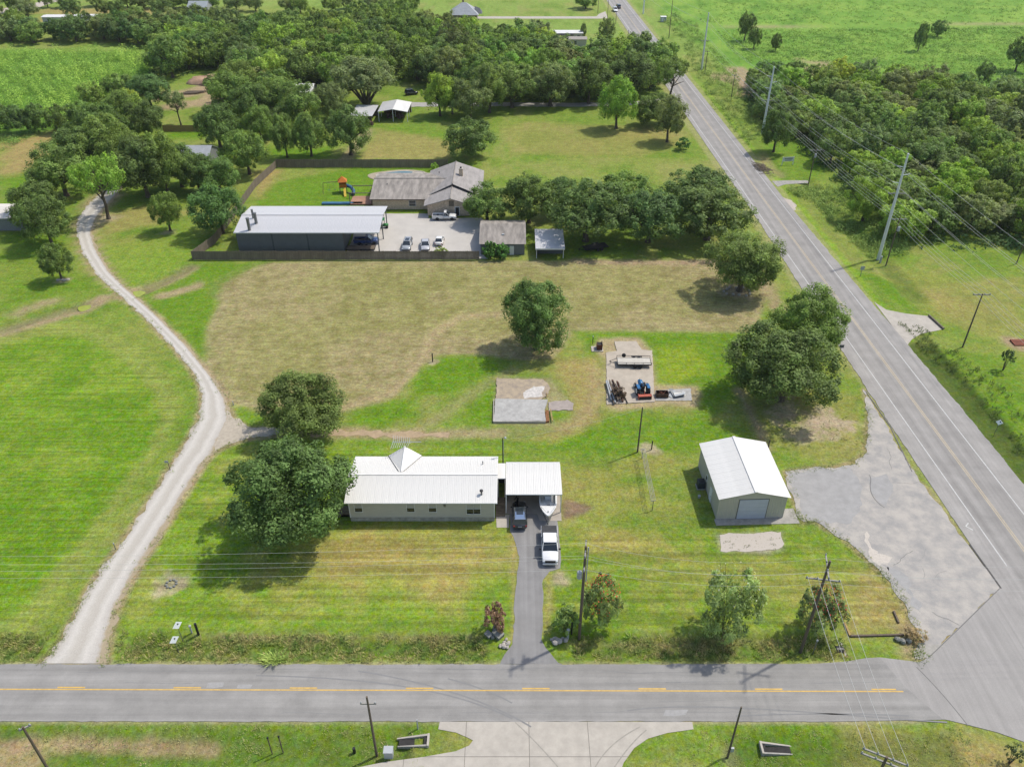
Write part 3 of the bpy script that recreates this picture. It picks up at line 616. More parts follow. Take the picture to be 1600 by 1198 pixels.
def window(parent, x, y, z, w, h, face=-1, blind=True, axis_='y'):
    """framed sash window set in a wall; frame proud of the wall, glass and blind inside"""
    f = MB(); t = .06
    for a in ((x - w / 2 - t, x + w / 2 + t, z + h / 2, z + h / 2 + t), (x - w / 2 - t, x + w / 2 + t, z - h / 2 - t, z - h / 2), (x - w / 2 - t, x - w / 2, z - h / 2, z + h / 2), (x + w / 2, x + w / 2 + t, z - h / 2, z + h / 2), (x - w / 2, x + w / 2, z - .02, z + .02)):
        f.bb(a[0], a[1], y - .07, y + .02, a[2], a[3])
    wn_ = f.build('window', M_TRIMW, parent)
    MB().bb(x - w / 2, x + w / 2, y - .03, y + .01, z - h / 2, z - .02).build('pane', M_GLASS, wn_)
    MB().bb(x - w / 2, x + w / 2, y - .03, y + .01, z + .02, z + h / 2).build('blind' if blind else 'pane', M_BLIND if blind else M_GLASS, wn_)
    return wn_
def corner_trim(mb, pts, z0, z1, w=.12):
    for (x, y) in pts: mb.box((x, y, (z0 + z1) / 2), (w, w, z1 - z0))

# ---- white-roofed house in the front yard
def front_house():
    ox, oy = -20.9, 75.75
    t = thing('ranch_house', 'long beige single-storey house with white metal roof beside the carport', 'house', (ox, oy, 0))
    Lx = 18.65; W_ = 7.0
    mb = MB(); mb.bb(0, Lx, 0, .15, .62, 3.5); mb.bb(0, .15, .15, W_, .62, 3.35); mb.bb(Lx - .15, Lx, .15, W_, .62, 3.35); mb.bb(.15, Lx - .15, W_ - .15, W_, .62, 3.7)
    for e in (0, Lx - .15):
        mb.add([(e, 0, 3.35), (e + .15, 0, 3.35), (e + .15, 4.0, 4.38), (e, 4.0, 4.38), (e, W_, 3.7), (e + .15, W_, 3.7)], [(0, 3, 4), (1, 5, 2), (0, 1, 2, 3), (3, 2, 5, 4)])
    mb.build('wall', M_SIDE, t)
    # skirting in uneven sections
    for i in range(9):
        a = i * Lx / 9; h = .60 + .05 * ((i * 7) % 3 - 1)
        MB().bb(a + .01, a + Lx / 9 - .01, -.03 - .012 * (i % 2), .10, -.05, h).build('skirting_panel', M_SKIRT, t)
    MB().bb(0, .1, .1, W_, -.05, .6).build('skirting_end', M_SKIRT, t); MB().bb(Lx - .1, Lx, .1, W_, -.05, .6).build('skirting_end', M_SKIRT, t)
    [MB().bb(x - .06, x + .06, -.06, .06, .62, 3.3).build('corner_trim', M_TRIMW, t) for x in (.03, Lx - .03)]
    for px in (627, 604, 657):
        pass
    for xx, w, h, z in ((1.2, .95, 1.45, 2.36), (7.9, .95, 1.45, 2.36), (10.7, .95, 1.45, 2.36)): window(t, xx, 0, z, w, h)
    for xx in (16.15 - .25, 17.05 - .25): window(t, xx - .4, 0, 2.15, .86, 1.75)
    MB().bb(12.15, 12.45, -.12, 0, 2.55, 2.95).build('meter_box', M_STEEL, t)
    # roof: two slopes of ribbed sheets, ridge cap, eave trim, cross gable over the back porch
    slope_sheets(t, -.42, Lx + .38, -.42, 3.52, 3.85, 4.62, M_ROOFW)
    slope_sheets(t, -.42, Lx + .38, 8.75, 3.46, 3.85, 4.62, M_ROOFW)
    MB().box((Lx / 2, 3.85, 4.645), (Lx + .82, .36, .03)).build('ridge_cap', M_ROOFW, t)
    mb = MB(); mb.bb(-.44, Lx + .40, -.47, -.425, 3.42, 3.56); mb.bb(-.44, Lx + .40, 8.76, 8.80, 3.28, 3.44); mb.build('eave_trim', M_TRIMW, t)
    g = MB(); xc = 6.35; yr = 4.4; ye = 9.25; zr = 4.45; ze = 3.50
    g.add([(xc, yr, 4.54), (xc, ye, zr + .4), (xc - 2.3, ye - .35, ze), (xc + 2.3, ye - .35, ze), (xc - .35, yr + .2, 4.5), (xc + .35, yr + .2, 4.5)], [(0, 4, 2, 1), (0, 1, 3, 5)])
    g.add([(xc, ye, zr + .29), (xc - 2.3, ye - .35, ze - .06), (xc + 2.3, ye - .35, ze - .06)], [(0, 1, 2)])
    go = g.build('porch_gable', M_ROOFW, t)
    MB().tube([(xc, ye + .02, zr + .43), (xc, yr + .15, 4.6)], .05, 6).build('gable_ridge_cap', M_TRIMW, go)
    v = MB()
    for s in (-1, 1): v.tube([(xc + s * 2.3, ye - .35, ze + .03), (xc + s * .35, yr + .2, 4.55)], .035, 5)
    v.build('valley_flashing', mat('flashing_grey', S(176, 174, 168), .5), go)
    pb = MB()
    for i in range(6): MB().bb(.3 + i * 3.55, .42 + i * 3.55, 8.45, 8.57, 0, 3.38).build('porch_post', M_TRIMW, t)
    MB().bb(0, Lx, W_, 8.6, 0, .35).build('porch_floor', M_CONC2, t)
    # flue and plumbing vents
    f = MB(); f.tube([(17.0, .85, 3.6), (17.0, .85, 4.45)], .13, 10); fo = f.build('flue_pipe', M_STEEL, t)
    MB().lathe([(.05, 4.62), (.22, 4.55), (.24, 4.42), (.20, 4.38)], (17.0, .85, 0)).build('flue_cap', M_BLACK, fo)
    MB().lathe([(.28, 3.62), (.16, 3.82), (.14, 3.84)], (17.0, .85, 0)).build('flashing_cone', M_STEEL, fo)
    MB().tube([(17.0, 6.6, 3.9), (17.0, 6.6, 4.35)], .07, 8).lathe([(.1, 4.35), (.1, 4.42), (.04, 4.45)], (17.0, 6.6, 0)).build('plumbing_vent', M_STEEL, t)
    # plants of dead creeper on the skirting
    return t
front_house()
def side_steps():
    t = thing('side_steps', 'dark wooden steps at the left end of the long house', 'steps', (-21.6, 77.2, 0))
    for i in range(3): MB().bb(-.5 - .3 * i, .6 - .0 * i, -.7, .7, .0, .62 - .2 * i).build('tread', M_WOODD, t)
    for y in (-.7, .7): MB().bb(-1.1, .6, y - .04, y + .04, 1.3, 1.4).build('rail', M_WOODD, t); MB().bb(-1.1, -1.0, y - .05, y + .05, 0, 1.35).build('rail_post', M_WOODD, t)
side_steps()
def antenna():
    b = G(634, 712, 0); x, y = -14.4, 85.75
    t = thing('television_antenna', 'pale rooftop television antenna behind the white porch gable', 'antenna', (x, y, 0))
    MB().tube([(0, 0, 0), (0, 0, 5.0)], .03, 6).build('mast', M_STEEL, t)
    bo = MB().tube([(-1.9, 0, 5.0), (2.0, 0, 5.0)], .05, 6).build('boom', M_INS, t)
    for i in range(9):
        l = 1.45 - .06 * i; X = -1.8 + i * .28
        MB().tube([(X - .18, -l, 5.0), (X, 0, 5.03), (X - .18, l, 5.0)], .032, 4).build('element', M_INS, t)
    for s in (-1, 1): MB().tube([(.75, 0, 5.0), (.4, s * .4, 5.0)], .02, 4).build('element', M_INS, t)
antenna()
def carport():
    x0, y0 = -.82, 77.2
    t = thing('carport', 'open carport with white ribbed metal roof next to the long house', 'carport', (x0, y0, 0))
    slope_sheets(t, 0, 7.25, 0, 3.30, 5.95, 3.58, M_ROOFW, pitch=.91)
    mb = MB(); mb.bb(0, 7.25, -.05, -.005, 3.18, 3.33); mb.bb(0, 7.25, 5.955, 6.0, 3.44, 3.6); mb.bb(7.255, 7.30, -.04, 5.99, 3.2, 3.33); mb.build('fascia', M_TRIMW, t)
    for x in (.06, 7.18):
        for y in (.08, 5.8): MB().bb(x - .06, x + .06, y - .06, y + .06, 0, 3.2).build('post', M_TRIMW, t)
    MB().bb(0, .08, 2.0, 5.9, 0, 3.2).build('screen_wall', mat('weathered_boards', S(150, 134, 112), .85, .2, 2, stretch=(3, 3, .5)), t)
    MB().bb(.1, 7.1, 5.85, 5.93, 0, 3.3).build('back_wall', M_SIDE, t)
    b = MB(); [b.bb(.1, 7.1, y, y + .1, 3.16 + y * .046, 3.26 + y * .046) for y in (1.4, 2.9, 4.4)]; b.build('rafter', M_TRIMW, t)
    t2 = thing('breezeway', 'narrow pale roof linking the long house to the carport', 'breezeway', (-1.92, 80.1, 0))
    MB().bb(0, 1.06, 0, 3.0, 3.42, 3.47).build('roof', M_ROOFW, t2)
    MB().bb(0, 1.06, -.04, -.003, 3.34, 3.48).build('fascia', M_TRIMW, t2)
    for x in (.08, .98): MB().bb(x - .05, x + .05, .02, .12, 0, 3.42).build('post', M_TRIMW, t2)
    MB().bb(0, 1.06, 2.9, 2.98, 0, 3.4).build('dark_gap_panel', M_DARKIN, t2)  # near-black panel added so the open gap reads as a shaded interior
    mb = MB()
    for i in range(7): mb.bb(-.2, 1.0, -3.6 + i * .52, -3.14 + i * .52, 0, .10)
    mb.build('walk_boards', mat('grey_boards', S(140, 128, 108), .9, .2, 2), t2)
    t3 = thing('firewood_rack', 'dark stack of clutter at the left side under the carport', 'clutter', (.55, 77.9, .02))
    r = random.Random(3); mb = MB()
    for i in range(26): mb.tube([(r.uniform(-.2, .25), r.uniform(-.5, .5), .1 + .055 * i), (r.uniform(-.2, .25) + .1, r.uniform(-.5, .5) + .5, .1 + .055 * i)], .07, 6)
    mb.build('log_stack', M_DARKIN, t3); MB().bb(-.3, -.24, -.6, .9, 0, 1.7).bb(.3, .36, -.6, .9, 0, 1.7).build('rack_side', M_WOODP, t3)
carport()
def yard_lamp():
    p = G(782, 723, 3.5); t = thing('yard_light_pole', 'thin yard light pole behind the breezeway roof', 'lamp post', (-1.25, 84.6, 0))
    MB().tube([(0, 0, 0), (0, 0, 6.6)], .07, 8).build('pole', M_BLACK, t)
    MB().tube([(.12, -.1, 0), (.12, -.1, 6.2)], .03, 6).build('conduit', M_INS, t)
    MB().tube([(0, 0, 6.5), (.3, 0, 6.7)], .03, 6).build('arm', M_STEEL, t)
    MB().lathe([(.05, 6.78), (.14, 6.72), (.16, 6.6), (.1, 6.52)], (.34, 0, 0)).build('lamp_head', M_INS, t)
yard_lamp()
# ---- metal shed at the corner
def shed():
    t = thing('metal_shed', 'tan metal shed with white gable roof and roller door near the corner lot', 'shed', (26.55, 76.05, 0), .035)
    Wd, Ln, ze, zr = 8.75, 10.5, 3.85, 4.85
    def ribbed(mb, p0, p1, z0, z1, n):   # ribbed wall skin
        a = Vector((p0[0], p0[1], 0)); b = Vector((p1[0], p1[1], 0)); d = (b - a); nr = Vector((d.y, -d.x, 0)).normalized(); L_ = d.length; d.normalize(); pr = []
        for k in range(n):
            u = k * L_ / n; w = L_ / n; pr += [(u, 0), (u + w * .7, 0), (u + w * .76, .035), (u + w * .94, .035)]
        pr.append((L_, 0)); vs = []; fs = []
        for u, h in pr:
            q = a + d * u + nr * h; vs += [(q.x, q.y, z0), (q.x, q.y, z1)]
        fs = [(2 * i, 2 * i + 2, 2 * i + 3, 2 * i + 1) for i in range(len(pr) - 1)]; mb.add(vs, fs)
    mb = MB(); gable_wall(mb, 0, Wd, 0, 0, ze, Wd / 2, zr); gable_wall(mb, 0, Wd, Ln - .12, 0, ze, Wd / 2, zr); mb.bb(0, .1, .12, Ln - .12, 0, ze); mb.bb(Wd - .1, Wd, .12, Ln - .12, 0, ze); mb.build('wall', M_TAN, t)
    rb = MB(); ribbed(rb, (-.004, Ln), (-.004, 0), .02, ze, 34); ribbed(rb, (Wd + .004, 0), (Wd + .004, Ln), .02, ze, 34); ribbed(rb, (0, -.004), (2.5, -.004), .02, ze, 8); ribbed(rb, (6.45, -.004), (Wd, -.004), .02, ze, 7); o = rb.build('wall_cladding', M_TAN, t); o['kind'] = 'stuff'
    def slope(sgn):
        n = 12; w = (Ln + .75) / n; me0 = None
        for i in range(n):
            xe = -.28 if sgn < 0 else Wd + .28; y0 = -.38 + i * w
            if me0 is None:
                b = MB(); b.add([(xe, 0, ze - .05), (xe, w - .01, ze - .05), (Wd / 2, w - .01, zr + .05), (Wd / 2, 0, zr + .05)] + [(xe, 0, ze - .09), (xe, w - .01, ze - .09), (Wd / 2, w - .01, zr + .01), (Wd / 2, 0, zr + .01)], [(0, 1, 2, 3), (7, 6, 5, 4), (0, 4, 5, 1), (1, 5, 6, 2), (2, 6, 7, 3), (3, 7, 4, 0)])
                for k in range(3):
                    yy = w * (k + .5) / 3; b.add([(xe, yy - .03, ze - .049), (xe, yy + .03, ze - .049), (Wd / 2, yy + .03, zr + .051), (Wd / 2, yy - .03, zr + .051), (xe, yy, ze - .035), (Wd / 2, yy, zr + .065)], [(0, 4, 5, 3), (1, 2, 5, 4), (0, 1, 4)])
                o = b.build('roof_sheet', M_ROOFW, t); me0 = o.data
            else: o = bpy.data.objects.new('roof_sheet', me0); COL.objects.link(o); o.parent = t
            o.location = (0, y0, (i % 2) * .003)
    slope(-1); slope(1)
    MB().box((Wd / 2, Ln / 2, zr + .075), (.4, Ln + .78, .05)).build('ridge_cap', M_ROOFW, t)
    d = MB().bb(2.5, 6.45, -.035, .02, 0, 3.42).build('roller_door_frame', mat('door_track', S(140, 138, 128), .5), t)
    for i in range(5): MB().bb(2.62, 6.33, -.075, -.036, .05 + i * .66, .69 + i * .66).build('door_panel', M_DOORW, d)
    sd = MB().bb(-.09, -.01, 3.0, 3.95, .05, 2.15).build('side_door', M_TRIMW, t); MB().ell((-.12, 3.15, 1.05), (.05, .05, .05), 6, 4).build('handle', M_STEEL, sd)
    wn_ = MB().bb(-.09, -.01, 5.6, 6.3, 1.5, 2.2).build('window', M_TRIMW, t); MB().bb(-.10, -.05, 5.68, 6.22, 1.58, 2.12).build('pane', M_GLASS, wn_)
    MB().bb(-.25, Wd + 1.9, -1.15, -.002, -.1, .03).build('door_slab', M_CONC2, t)
    MB().bb(Wd + .02, Wd + 1.9, -1.14, 1.6, -.1, .028).build('side_slab', M_CONC2, t)
    t2 = thing('air_conditioner', 'dark outdoor air unit against the left wall of the metal shed', 'air conditioner', (25.7, 82.2, 0), .035)
    MB().bb(-.5, .45, -.5, .5, .08, 1.15).build('housing', mat('dark_unit', S(70, 78, 84), .5, .1, 2), t2, bevel=.04); MB().lathe([(.38, 1.15), (.38, 1.19), (.1, 1.21)], (0, 0, 0)).build('fan_grille', M_BLACK, t2); MB().bb(-.6, .55, -.6, .6, -.05, .08).build('pad', M_CONC2, t2)
    t3 = thing('propane_bottle', 'small pale bucket on the shaded grass by the metal shed', 'bucket', (25.1, 80.1, 0))
    MB().lathe([(.16, 0), (.2, .36), (.21, .38)], (0, 0, 0), n=12).build('body', M_INS, t3); MB().tube([(-.2, 0, .36), (0, 0, .52), (.2, 0, .36)], .012, 5).build('handle', M_STEEL, t3)
shed()

# ---- long workshop with open bay
def workshop():
    t = thing('workshop_building', 'long charcoal workshop with pale grey metal roof and open right bay', 'workshop', (-57, 154.4, 0))
    L_, D, xo = 29.4, 13.0, 22.0
    mb = MB(); mb.bb(0, xo, 0, .15, 0, 4.6); mb.bb(0, .15, .15, D, 0, 4.6); mb.bb(.15, xo, D - .15, D, 0, 4.6); mb.bb(xo - .15, xo, .15, D - .15, 0, 4.6)
    for e in (0, xo - .15): mb.add([(e, 0, 4.6), (e, D, 4.6), (e, D / 2, 5.5), (e + .15, 0, 4.6), (e + .15, D, 4.6), (e + .15, D / 2, 5.5)], [(0, 2, 1), (3, 4, 5), (0, 3, 5, 2), (2, 5, 4, 1)])
    mb.build('wall', M_CHAR, t)
    for x in (7.2, 14.5): MB().bb(x, x + .35, -.05, -.003, 0, 4.55).build('wall_batten', mat('dark_batten', S(92, 98, 102), .5), t)
    slope_sheets(t, -.3, L_ + .3, -.35, 4.62, D / 2, 5.55, M_ROOFG, rib=.3); slope_sheets(t, -.3, L_ + .3, D + .4, 4.62, D / 2, 5.55, M_ROOFG, rib=.3)
    MB().box((L_ / 2, D / 2, 5.6), (L_ + .6, .4, .05)).build('ridge_cap', M_ROOFG, t)
    MB().bb(-.32, L_ + .32, -.40, -.355, 4.45, 4.66).build('eave_trim', M_TRIMW, t)
    for (x, y) in ((L_ - .15, .1), (L_ - .15, D - .1), (L_ - .15, D / 2)): MB().bb(x - .1, x + .1, y - .1, y + .1, 0, 4.6 if y != D / 2 else 5.4).build('post', M_CHAR, t)
    mb = MB(); mb.bb(L_ - .2, L_, 0, D, 4.42, 4.6); mb.build('tie_beam', M_CHAR, t)
    for (x, y, h, r_) in ((2.8, .6, 7.3, .32), (3.6, 3.2, 7.3, .32), (2.5, 5.2, 7.2, .22)):
        f = MB().tube([(x, y, 4.6), (x, y, h)], r_, 12).build('flue_stack', M_STEEL, t); MB().lathe([(r_ * 1.2, h), (r_ * 1.2, h + .12), (.1, h + .2)], (x, y, 0), n=12).build('stack_cap', M_STEEL, f)
    MB().tube([(2.8, .6, 5.2), (3.6, 3.2, 5.6)], .06, 6).build('stack_brace', M_STEEL, t)
workshop()

# ---- brick house behind the yard
def brick_house():
    t = thing('brick_house', 'tan brick ranch house with grey-brown shingle roof behind the concrete yard', 'house', (-32.2, 176.9, 0))
    w = MB(); w.bb(0, 13.0, 0, .2, 0, 2.75); w.bb(0, .2, .2, 15.5, 0, 2.75); w.bb(.2, 24.8, 15.3, 15.5, 0, 2.75)
    w.add([(0, 0, 2.75), (0, 15.5, 2.75), (0, 7.8, 4.25), (.2, 0, 2.75), (.2, 15.5, 2.75), (.2, 7.8, 4.25)], [(0, 2, 1), (3, 4, 5)])
    gable_wall(w, 13.0, 22.9, -3.6, 0, 2.7, 18.3, 4.25, .2); w.bb(13.0, 13.2, -3.4, 2, 0, 2.7); w.bb(22.7, 22.9, -3.4, 1.5, 0, 2.7); w.bb(24.6, 24.8, 1.5, 15.5, 0, 2.7); w.bb(22.9, 24.6, 1.5, 1.7, 0, 2.7)
    w.build('wall', M_BRICK, t)
    def slab(pts, name, m):
        b = MB(); n = len(pts); b.add([Vector(p) for p in pts] + [Vector(p) - Vector((0, 0, .14)) for p in pts], [tuple(range(n)), tuple(range(2 * n - 1, n - 1, -1))] + [(i, n + i, n + (i + 1) % n, (i + 1) % n) for i in range(n)]); return b.build(name, m, t)
    slab([(-.5, -.6, 2.7), (13.2, -.6, 2.7), (18.0, 8.1, 4.35), (-.5, 8.1, 4.35)], 'roof', M_SHING2)
    slab([(-.5, 8.1, 4.35), (18, 8.1, 4.35), (18, 16.1, 2.72), (-.5, 16.1, 2.72)], 'rear_roof', M_SHING2)
    r2 = slab([(12.0, .8, 2.72), (18.4, 3.0, 5.0), (18.4, 17.6, 5.1), (12.0, 17.6, 2.74)], 'cross_roof', M_SHING)
    slab([(18.4, 3.0, 5.0), (25.3, 1.2, 2.72), (25.3, 17.6, 2.74), (18.4, 17.6, 5.1)], 'cross_roof', M_SHING)
    slab([(12.2, -4.2, 2.6), (18.3, -4.2, 4.36), (18.3, 4.6, 4.40), (12.2, 2.2, 2.64)], 'entry_roof', M_SHING)
    slab([(18.3, -4.2, 4.36), (23.7, -4.2, 2.6), (23.7, 2.4, 2.64), (18.3, 4.6, 4.40)], 'entry_roof', M_SHING)
    MB().tube([(18.3, -4.2, 4.42), (18.3, 4.4, 4.46)], .12, 6).build('ridge_cap', M_SHING2, t); MB().tube([(18.4, 3.0, 5.06), (18.4, 17.6, 5.16)], .13, 6).build('ridge_cap', M_SHING2, t); MB().tube([(-.5, 8.1, 4.4), (17.5, 8.1, 4.4)], .11, 6).build('ridge_cap', M_SHING2, t)
    c = MB().bb(19.6, 20.5, 9.4, 10.3, 4.0, 6.1).build('chimney', M_BRICK, r2); MB().bb(19.5, 20.6, 9.3, 10.4, 6.1, 6.22).build('chimney_cap', M_CONC, c); MB().lathe([(.2, 6.22), (.2, 6.5), (.26, 6.52), (.05, 6.62)], (20.05, 9.85, 0)).build('chimney_pot', M_BLACK, c)
    for x, w_, h in ((9.2, 1.5, 1.3),): window(t, x, 0, 1.5, w_, h, blind=False)
    d = MB().bb(19.2, 20.3, -3.68, -3.58, 0, 2.2).build('door', M_TRIMW, t); MB().bb(19.35, 20.15, -3.70, -3.66, .1, 2.05).build('door_leaf', M_DARKIN, d)
    MB().bb(17.9, 19.05, -3.66, -3.59, 2.3, 3.6).build('gable_vent', M_WOODD, t)
    MB().tube([(2.9, 5.5, 3.7), (2.9, 5.5, 4.2)], .1, 8).build('vent_pipe', M_STEEL, t); MB().tube([(14.6, 12.5, 4.0), (14.6, 12.5, 4.5)], .1, 8).build('vent_pipe', M_STEEL, t)
    MB().bb(-.52, 13.2, -.66, -.61, 2.5, 2.72).build('gutter', mat('brown_trim', S(120, 104, 90), .6), t)
brick_house()
def small_buildings():
    def gable_shed(name, label, cat, x, y, w, d, ze, zr, yr, mw, mr, z2=None, rz=0, overhang=.3):
        t = thing(name, label, cat, (x, y, 0), rz); b = MB(); z2 = z2 or ze
        b.bb(0, w, 0, .12, 0, ze); b.bb(0, w, d - .12, d, 0, z2); b.bb(0, .12, .12, d - .12, 0, min(ze, z2)); b.bb(w - .12, w, .12, d - .12, 0, min(ze, z2))
        for e in (0.01, w - .11): b.add([(e, 0, ze), (e, yr, zr), (e, d, z2), (e + .1, 0, ze), (e + .1, yr, zr), (e + .1, d, z2)], [(0, 1, 2), (5, 4, 3)])
        b.build('wall', mw, t); o_ = overhang
        sl = (zr - ze) / yr; s2 = (zr - z2) / max(.1, d - yr)
        for pts in ([(-o_, -o_, ze - sl * o_ + .06), (w + o_, -o_, ze - sl * o_ + .06), (w + o_, yr, zr + .06), (-o_, yr, zr + .06)], [(-o_, yr, zr + .06), (w + o_, yr, zr + .06), (w + o_, d + o_, z2 - s2 * o_ + .06), (-o_, d + o_, z2 - s2 * o_ + .06)]):
            q = MB(); q.add([Vector(p) for p in pts] + [Vector(p) - Vector((0, 0, .08)) for p in pts], [(0, 1, 2, 3), (7, 6, 5, 4)] + [(i, 4 + i, 4 + (i + 1) % 4, (i + 1) % 4) for i in range(4)]); q.build('roof', mr, t)
        return t
    M_GW = mat('grey_board_wall', S(138, 140, 138), .8, .12, 1.5, stretch=(3, 3, .5)); M_RW = mat('dull_white_roof', (.55, .54, .52), .6, .06, .4); M_RGR = mat('grey_shingle', S(186, 190, 194), .85, .1, 1)
    t = gable_shed('garden_shed', 'grey board shed with mottled brown shingle roof behind two bushes', 'shed', -6.5, 153.3, 9.1, 11.5, 2.55, 3.9, 6.6, M_GW, M_SHING2)
    window(t, 4.2, 0, 1.7, .7, .7); MB().bb(6.0, 6.9, -.06, .02, 0, 2.0).build('door', M_TRIMW, t)
    v = MB().bb(4.4, 4.9, 2.6, 3.0, 3.1, 3.4).build('roof_vent', M_INS, t)
    t = thing('tractor_shelter', 'small open-fronted shelter with pale sloping metal roof under the oaks', 'shelter', (5.0, 151.6, 0))
    slope_sheets(t, -.2, 5.8, -.6, 2.5, 7.8, 3.0, M_ROOFG, pitch=1.0, rib=.33); MB().bb(-.22, 5.82, -.66, -.605, 2.25, 2.55).build('fascia', M_TRIMW, t)
    for x in (0, 5.5):
        for y in (0, 7.4): MB().bb(x, x + .12, y, y + .12, 0, 2.5).build('post', M_TRIMW, t)
    MB().bb(0, 5.6, 7.3, 7.4, 0, 2.7).bb(0, .08, .2, 7.3, 0, 2.4).build('wall', M_GW, t); MB().bb(.15, 5.5, 2.2, 2.3, 0, 1.9).build('stored_panel', M_CHAR, t)
    # open barn and its lean-to in the middle distance
    t = thing('open_barn', 'open-sided barn with bright white gable roof in the back paddock', 'barn', (-39.8, 242.2, 0), -.02)
    for sx, xa in ((-1, 0), (1, 8.9)):
        q = MB(); pts = [(xa, 0, 3.0), (4.5, 0, 3.75), (4.5, 10, 3.75), (xa, 10, 3.0)]; q.add([Vector(p) for p in pts] + [Vector(p) - Vector((0, 0, .1)) for p in pts], [(0, 1, 2, 3), (7, 6, 5, 4)] + [(i, 4 + i, 4 + (i + 1) % 4, (i + 1) % 4) for i in range(4)]); q.build('roof', M_ROOFW if sx > 0 else M_ROOFG, t)  # one white roof; slope away from the sun greyed by its colour
    for x in (.2, 4.45, 8.7):
        for y in (.2, 5, 9.8): MB().bb(x - .08, x + .08, y - .08, y + .08, 0, 2.95 if x != 4.45 else 3.6).build('post', M_TRIMW, t)
    MB().bb(.3, 8.6, 9.5, 9.6, 0, 2.8).build('back_wall', mat('barn_board', S(126, 96, 80), .9, .2, 1), t); r = random.Random(5); mb = MB()
    for i in range(12): mb.box((r.uniform(.8, 8), r.uniform(3, 8), r.uniform(.3, .7)), (r.uniform(.5, 1.4), r.uniform(.5, 1.5), r.uniform(.5, 1.4)), r.uniform(0, 3))
    mb.build('stored_goods', mat('stored_goods', S(110, 84, 74), .9, .4, 1.2), t)
    t = thing('lean_to', 'flat grey-roofed lean-to beside the white open barn', 'shed', (-47.4, 237.5, 0), -.03)
    MB().box((3.4, 5.8, 3.05), (6.6, 11.6, .1), 0, 0, -.02).build('roof', M_ROOFG, t); MB().bb(.1, 6.6, 10.8, 10.9, 0, 2.9).bb(.1, .2, .4, 10.8, 0, 2.9).build('wall', M_WOODP, t)
    for x in (.3, 6.4): MB().bb(x - .08, x + .08, .3, .46, 0, 2.95).build('post', M_WOODP, t)
    mb = MB(); [mb.box((r.uniform(1, 6), r.uniform(-.5, 5), .5), (r.uniform(.5, 1.4), r.uniform(.5, 1.2), r.uniform(.6, 1.2)), r.uniform(0, 3)) for i in range(9)]; mb.build('stored_goods', mat('stored_goods', (0, 0, 0)), t)
    # others
    gable_shed('storage_building', 'cream-roofed grey storage building at the left edge behind round trees', 'building', -126, 165.2, 18.6, 7.6, 3.0, 3.9, 3.9, mat('grey_metal_wall', S(150, 152, 152), .6), mat('cream_roof', (.56, .52, .46), .6, .05, .4))
    gable_shed('cottage', 'small cottage with pale grey and blue-grey roof among the left trees', 'house', -85.5, 203.5, 7.2, 8.2, 2.7, 4.6, 4.2, M_GW, M_RGR)
    t = thing('hip_roof_house', 'distant brick house with steep grey hip roof at the top of the photo', 'house', (-21, 388, 0))
    MB().bb(-6, 5.5, -4.5, 5, 0, 3.0).build('wall', mat('far_brick', S(150, 128, 112), .9, .1, 2), t)
    q = MB(); q.add([(-6.8, -5.3, 2.95), (6.3, -5.3, 2.95), (6.3, 5.8, 2.95), (-6.8, 5.8, 2.95), (-1.2, .2, 7.2), (.8, .2, 7.2)], [(0, 1, 5, 4), (1, 2, 5), (2, 3, 4, 5), (3, 0, 4), (3, 2, 1, 0)]); q.build('roof', M_RGR, t)
    q = MB(); q.add([(4.5, -2.2, 2.95), (7.8, -2.2, 2.95), (7.8, 3.4, 2.95), (4.5, 3.4, 2.95), (4.5, .6, 5.6), (6.6, .6, 4.9)], [(0, 1, 5, 4), (1, 2, 5), (2, 3, 4, 5)]); q.build('side_roof', mat('dark_shingle', S(112, 116, 120), .85), t)
    MB().bb(-.9, -.2, .5, 1.3, 5.5, 8.6).build('chimney', mat('far_brick', (0, 0, 0)), t)
    for x in (-4, -1, 2): window(t, x, -4.5, 1.6, 1.2, 1.3, blind=False)
    MB().bb(3.6, 4.7, -4.6, -4.48, 0, 2.2).build('door', M_TRIMW, t)
    t = gable_shed('mobile_home', 'white-roofed mobile home with shaded porch near the highway in the distance', 'mobile home', 15.8, 347.5, 12.6, 5.5, 2.9, 3.2, 2.7, M_SIDE, M_RW); MB().bb(3.2, 9, -1.6, -.05, 2.3, 2.42).build('porch_roof', M_DARKIN, t)
    for x in (1.6, 11): window(t, x, 0, 1.6, 1.1, 1.1, blind=False)
    t = gable_shed('park_trailer', 'low tan trailer home in front of the white-roofed mobile home', 'mobile home', 15.9, 337.5, 13.4, 4.8, 2.7, 3.0, 2.4, M_SIDE, mat('taupe_roof', S(176, 168, 158), .7, .06, .4))
    for x in (1.5, 4, 6.5, 9): window(t, x, 0, 1.5, 1.0, 1.2, blind=(x == 4))
    t = gable_shed('long_mobile_home', 'long white mobile home far away in the top left corner', 'mobile home', -204, 378.5, 11, 5.2, 3.0, 3.3, 2.6, mat('far_white_wall', S(214, 218, 224), .6, .04, .6), M_RW)
    for x in (2.6, 8): window(t, x, 0, 1.7, .9, 1.0, blind=False)
    t = gable_shed('long_mobile_home', 'white mobile home far away in the top left, right of its twin', 'mobile home', -191, 379.5, 10, 5.2, 3.0, 3.3, 2.6, mat('far_white_wall', (0, 0, 0)), M_RW)
    for x in (2.6, 7.4): window(t, x, 0, 1.7, .9, 1.0, blind=False)
    gable_shed('grey_barn', 'distant pale grey round-topped barn among trees at upper left', 'barn', -147.5, 399, 8.5, 8, 3.2, 5.2, 4, mat('far_grey_wall', S(186, 190, 192), .7, .06, 1), mat('far_grey_roof', S(176, 184, 186), .7, .06, 1))
    gable_shed('tin_roof_house', 'white tin-roofed house half hidden inside the wood', 'house', -73.5, 263, 10, 8, 3, 4.5, 4, M_GW, M_ROOFW)
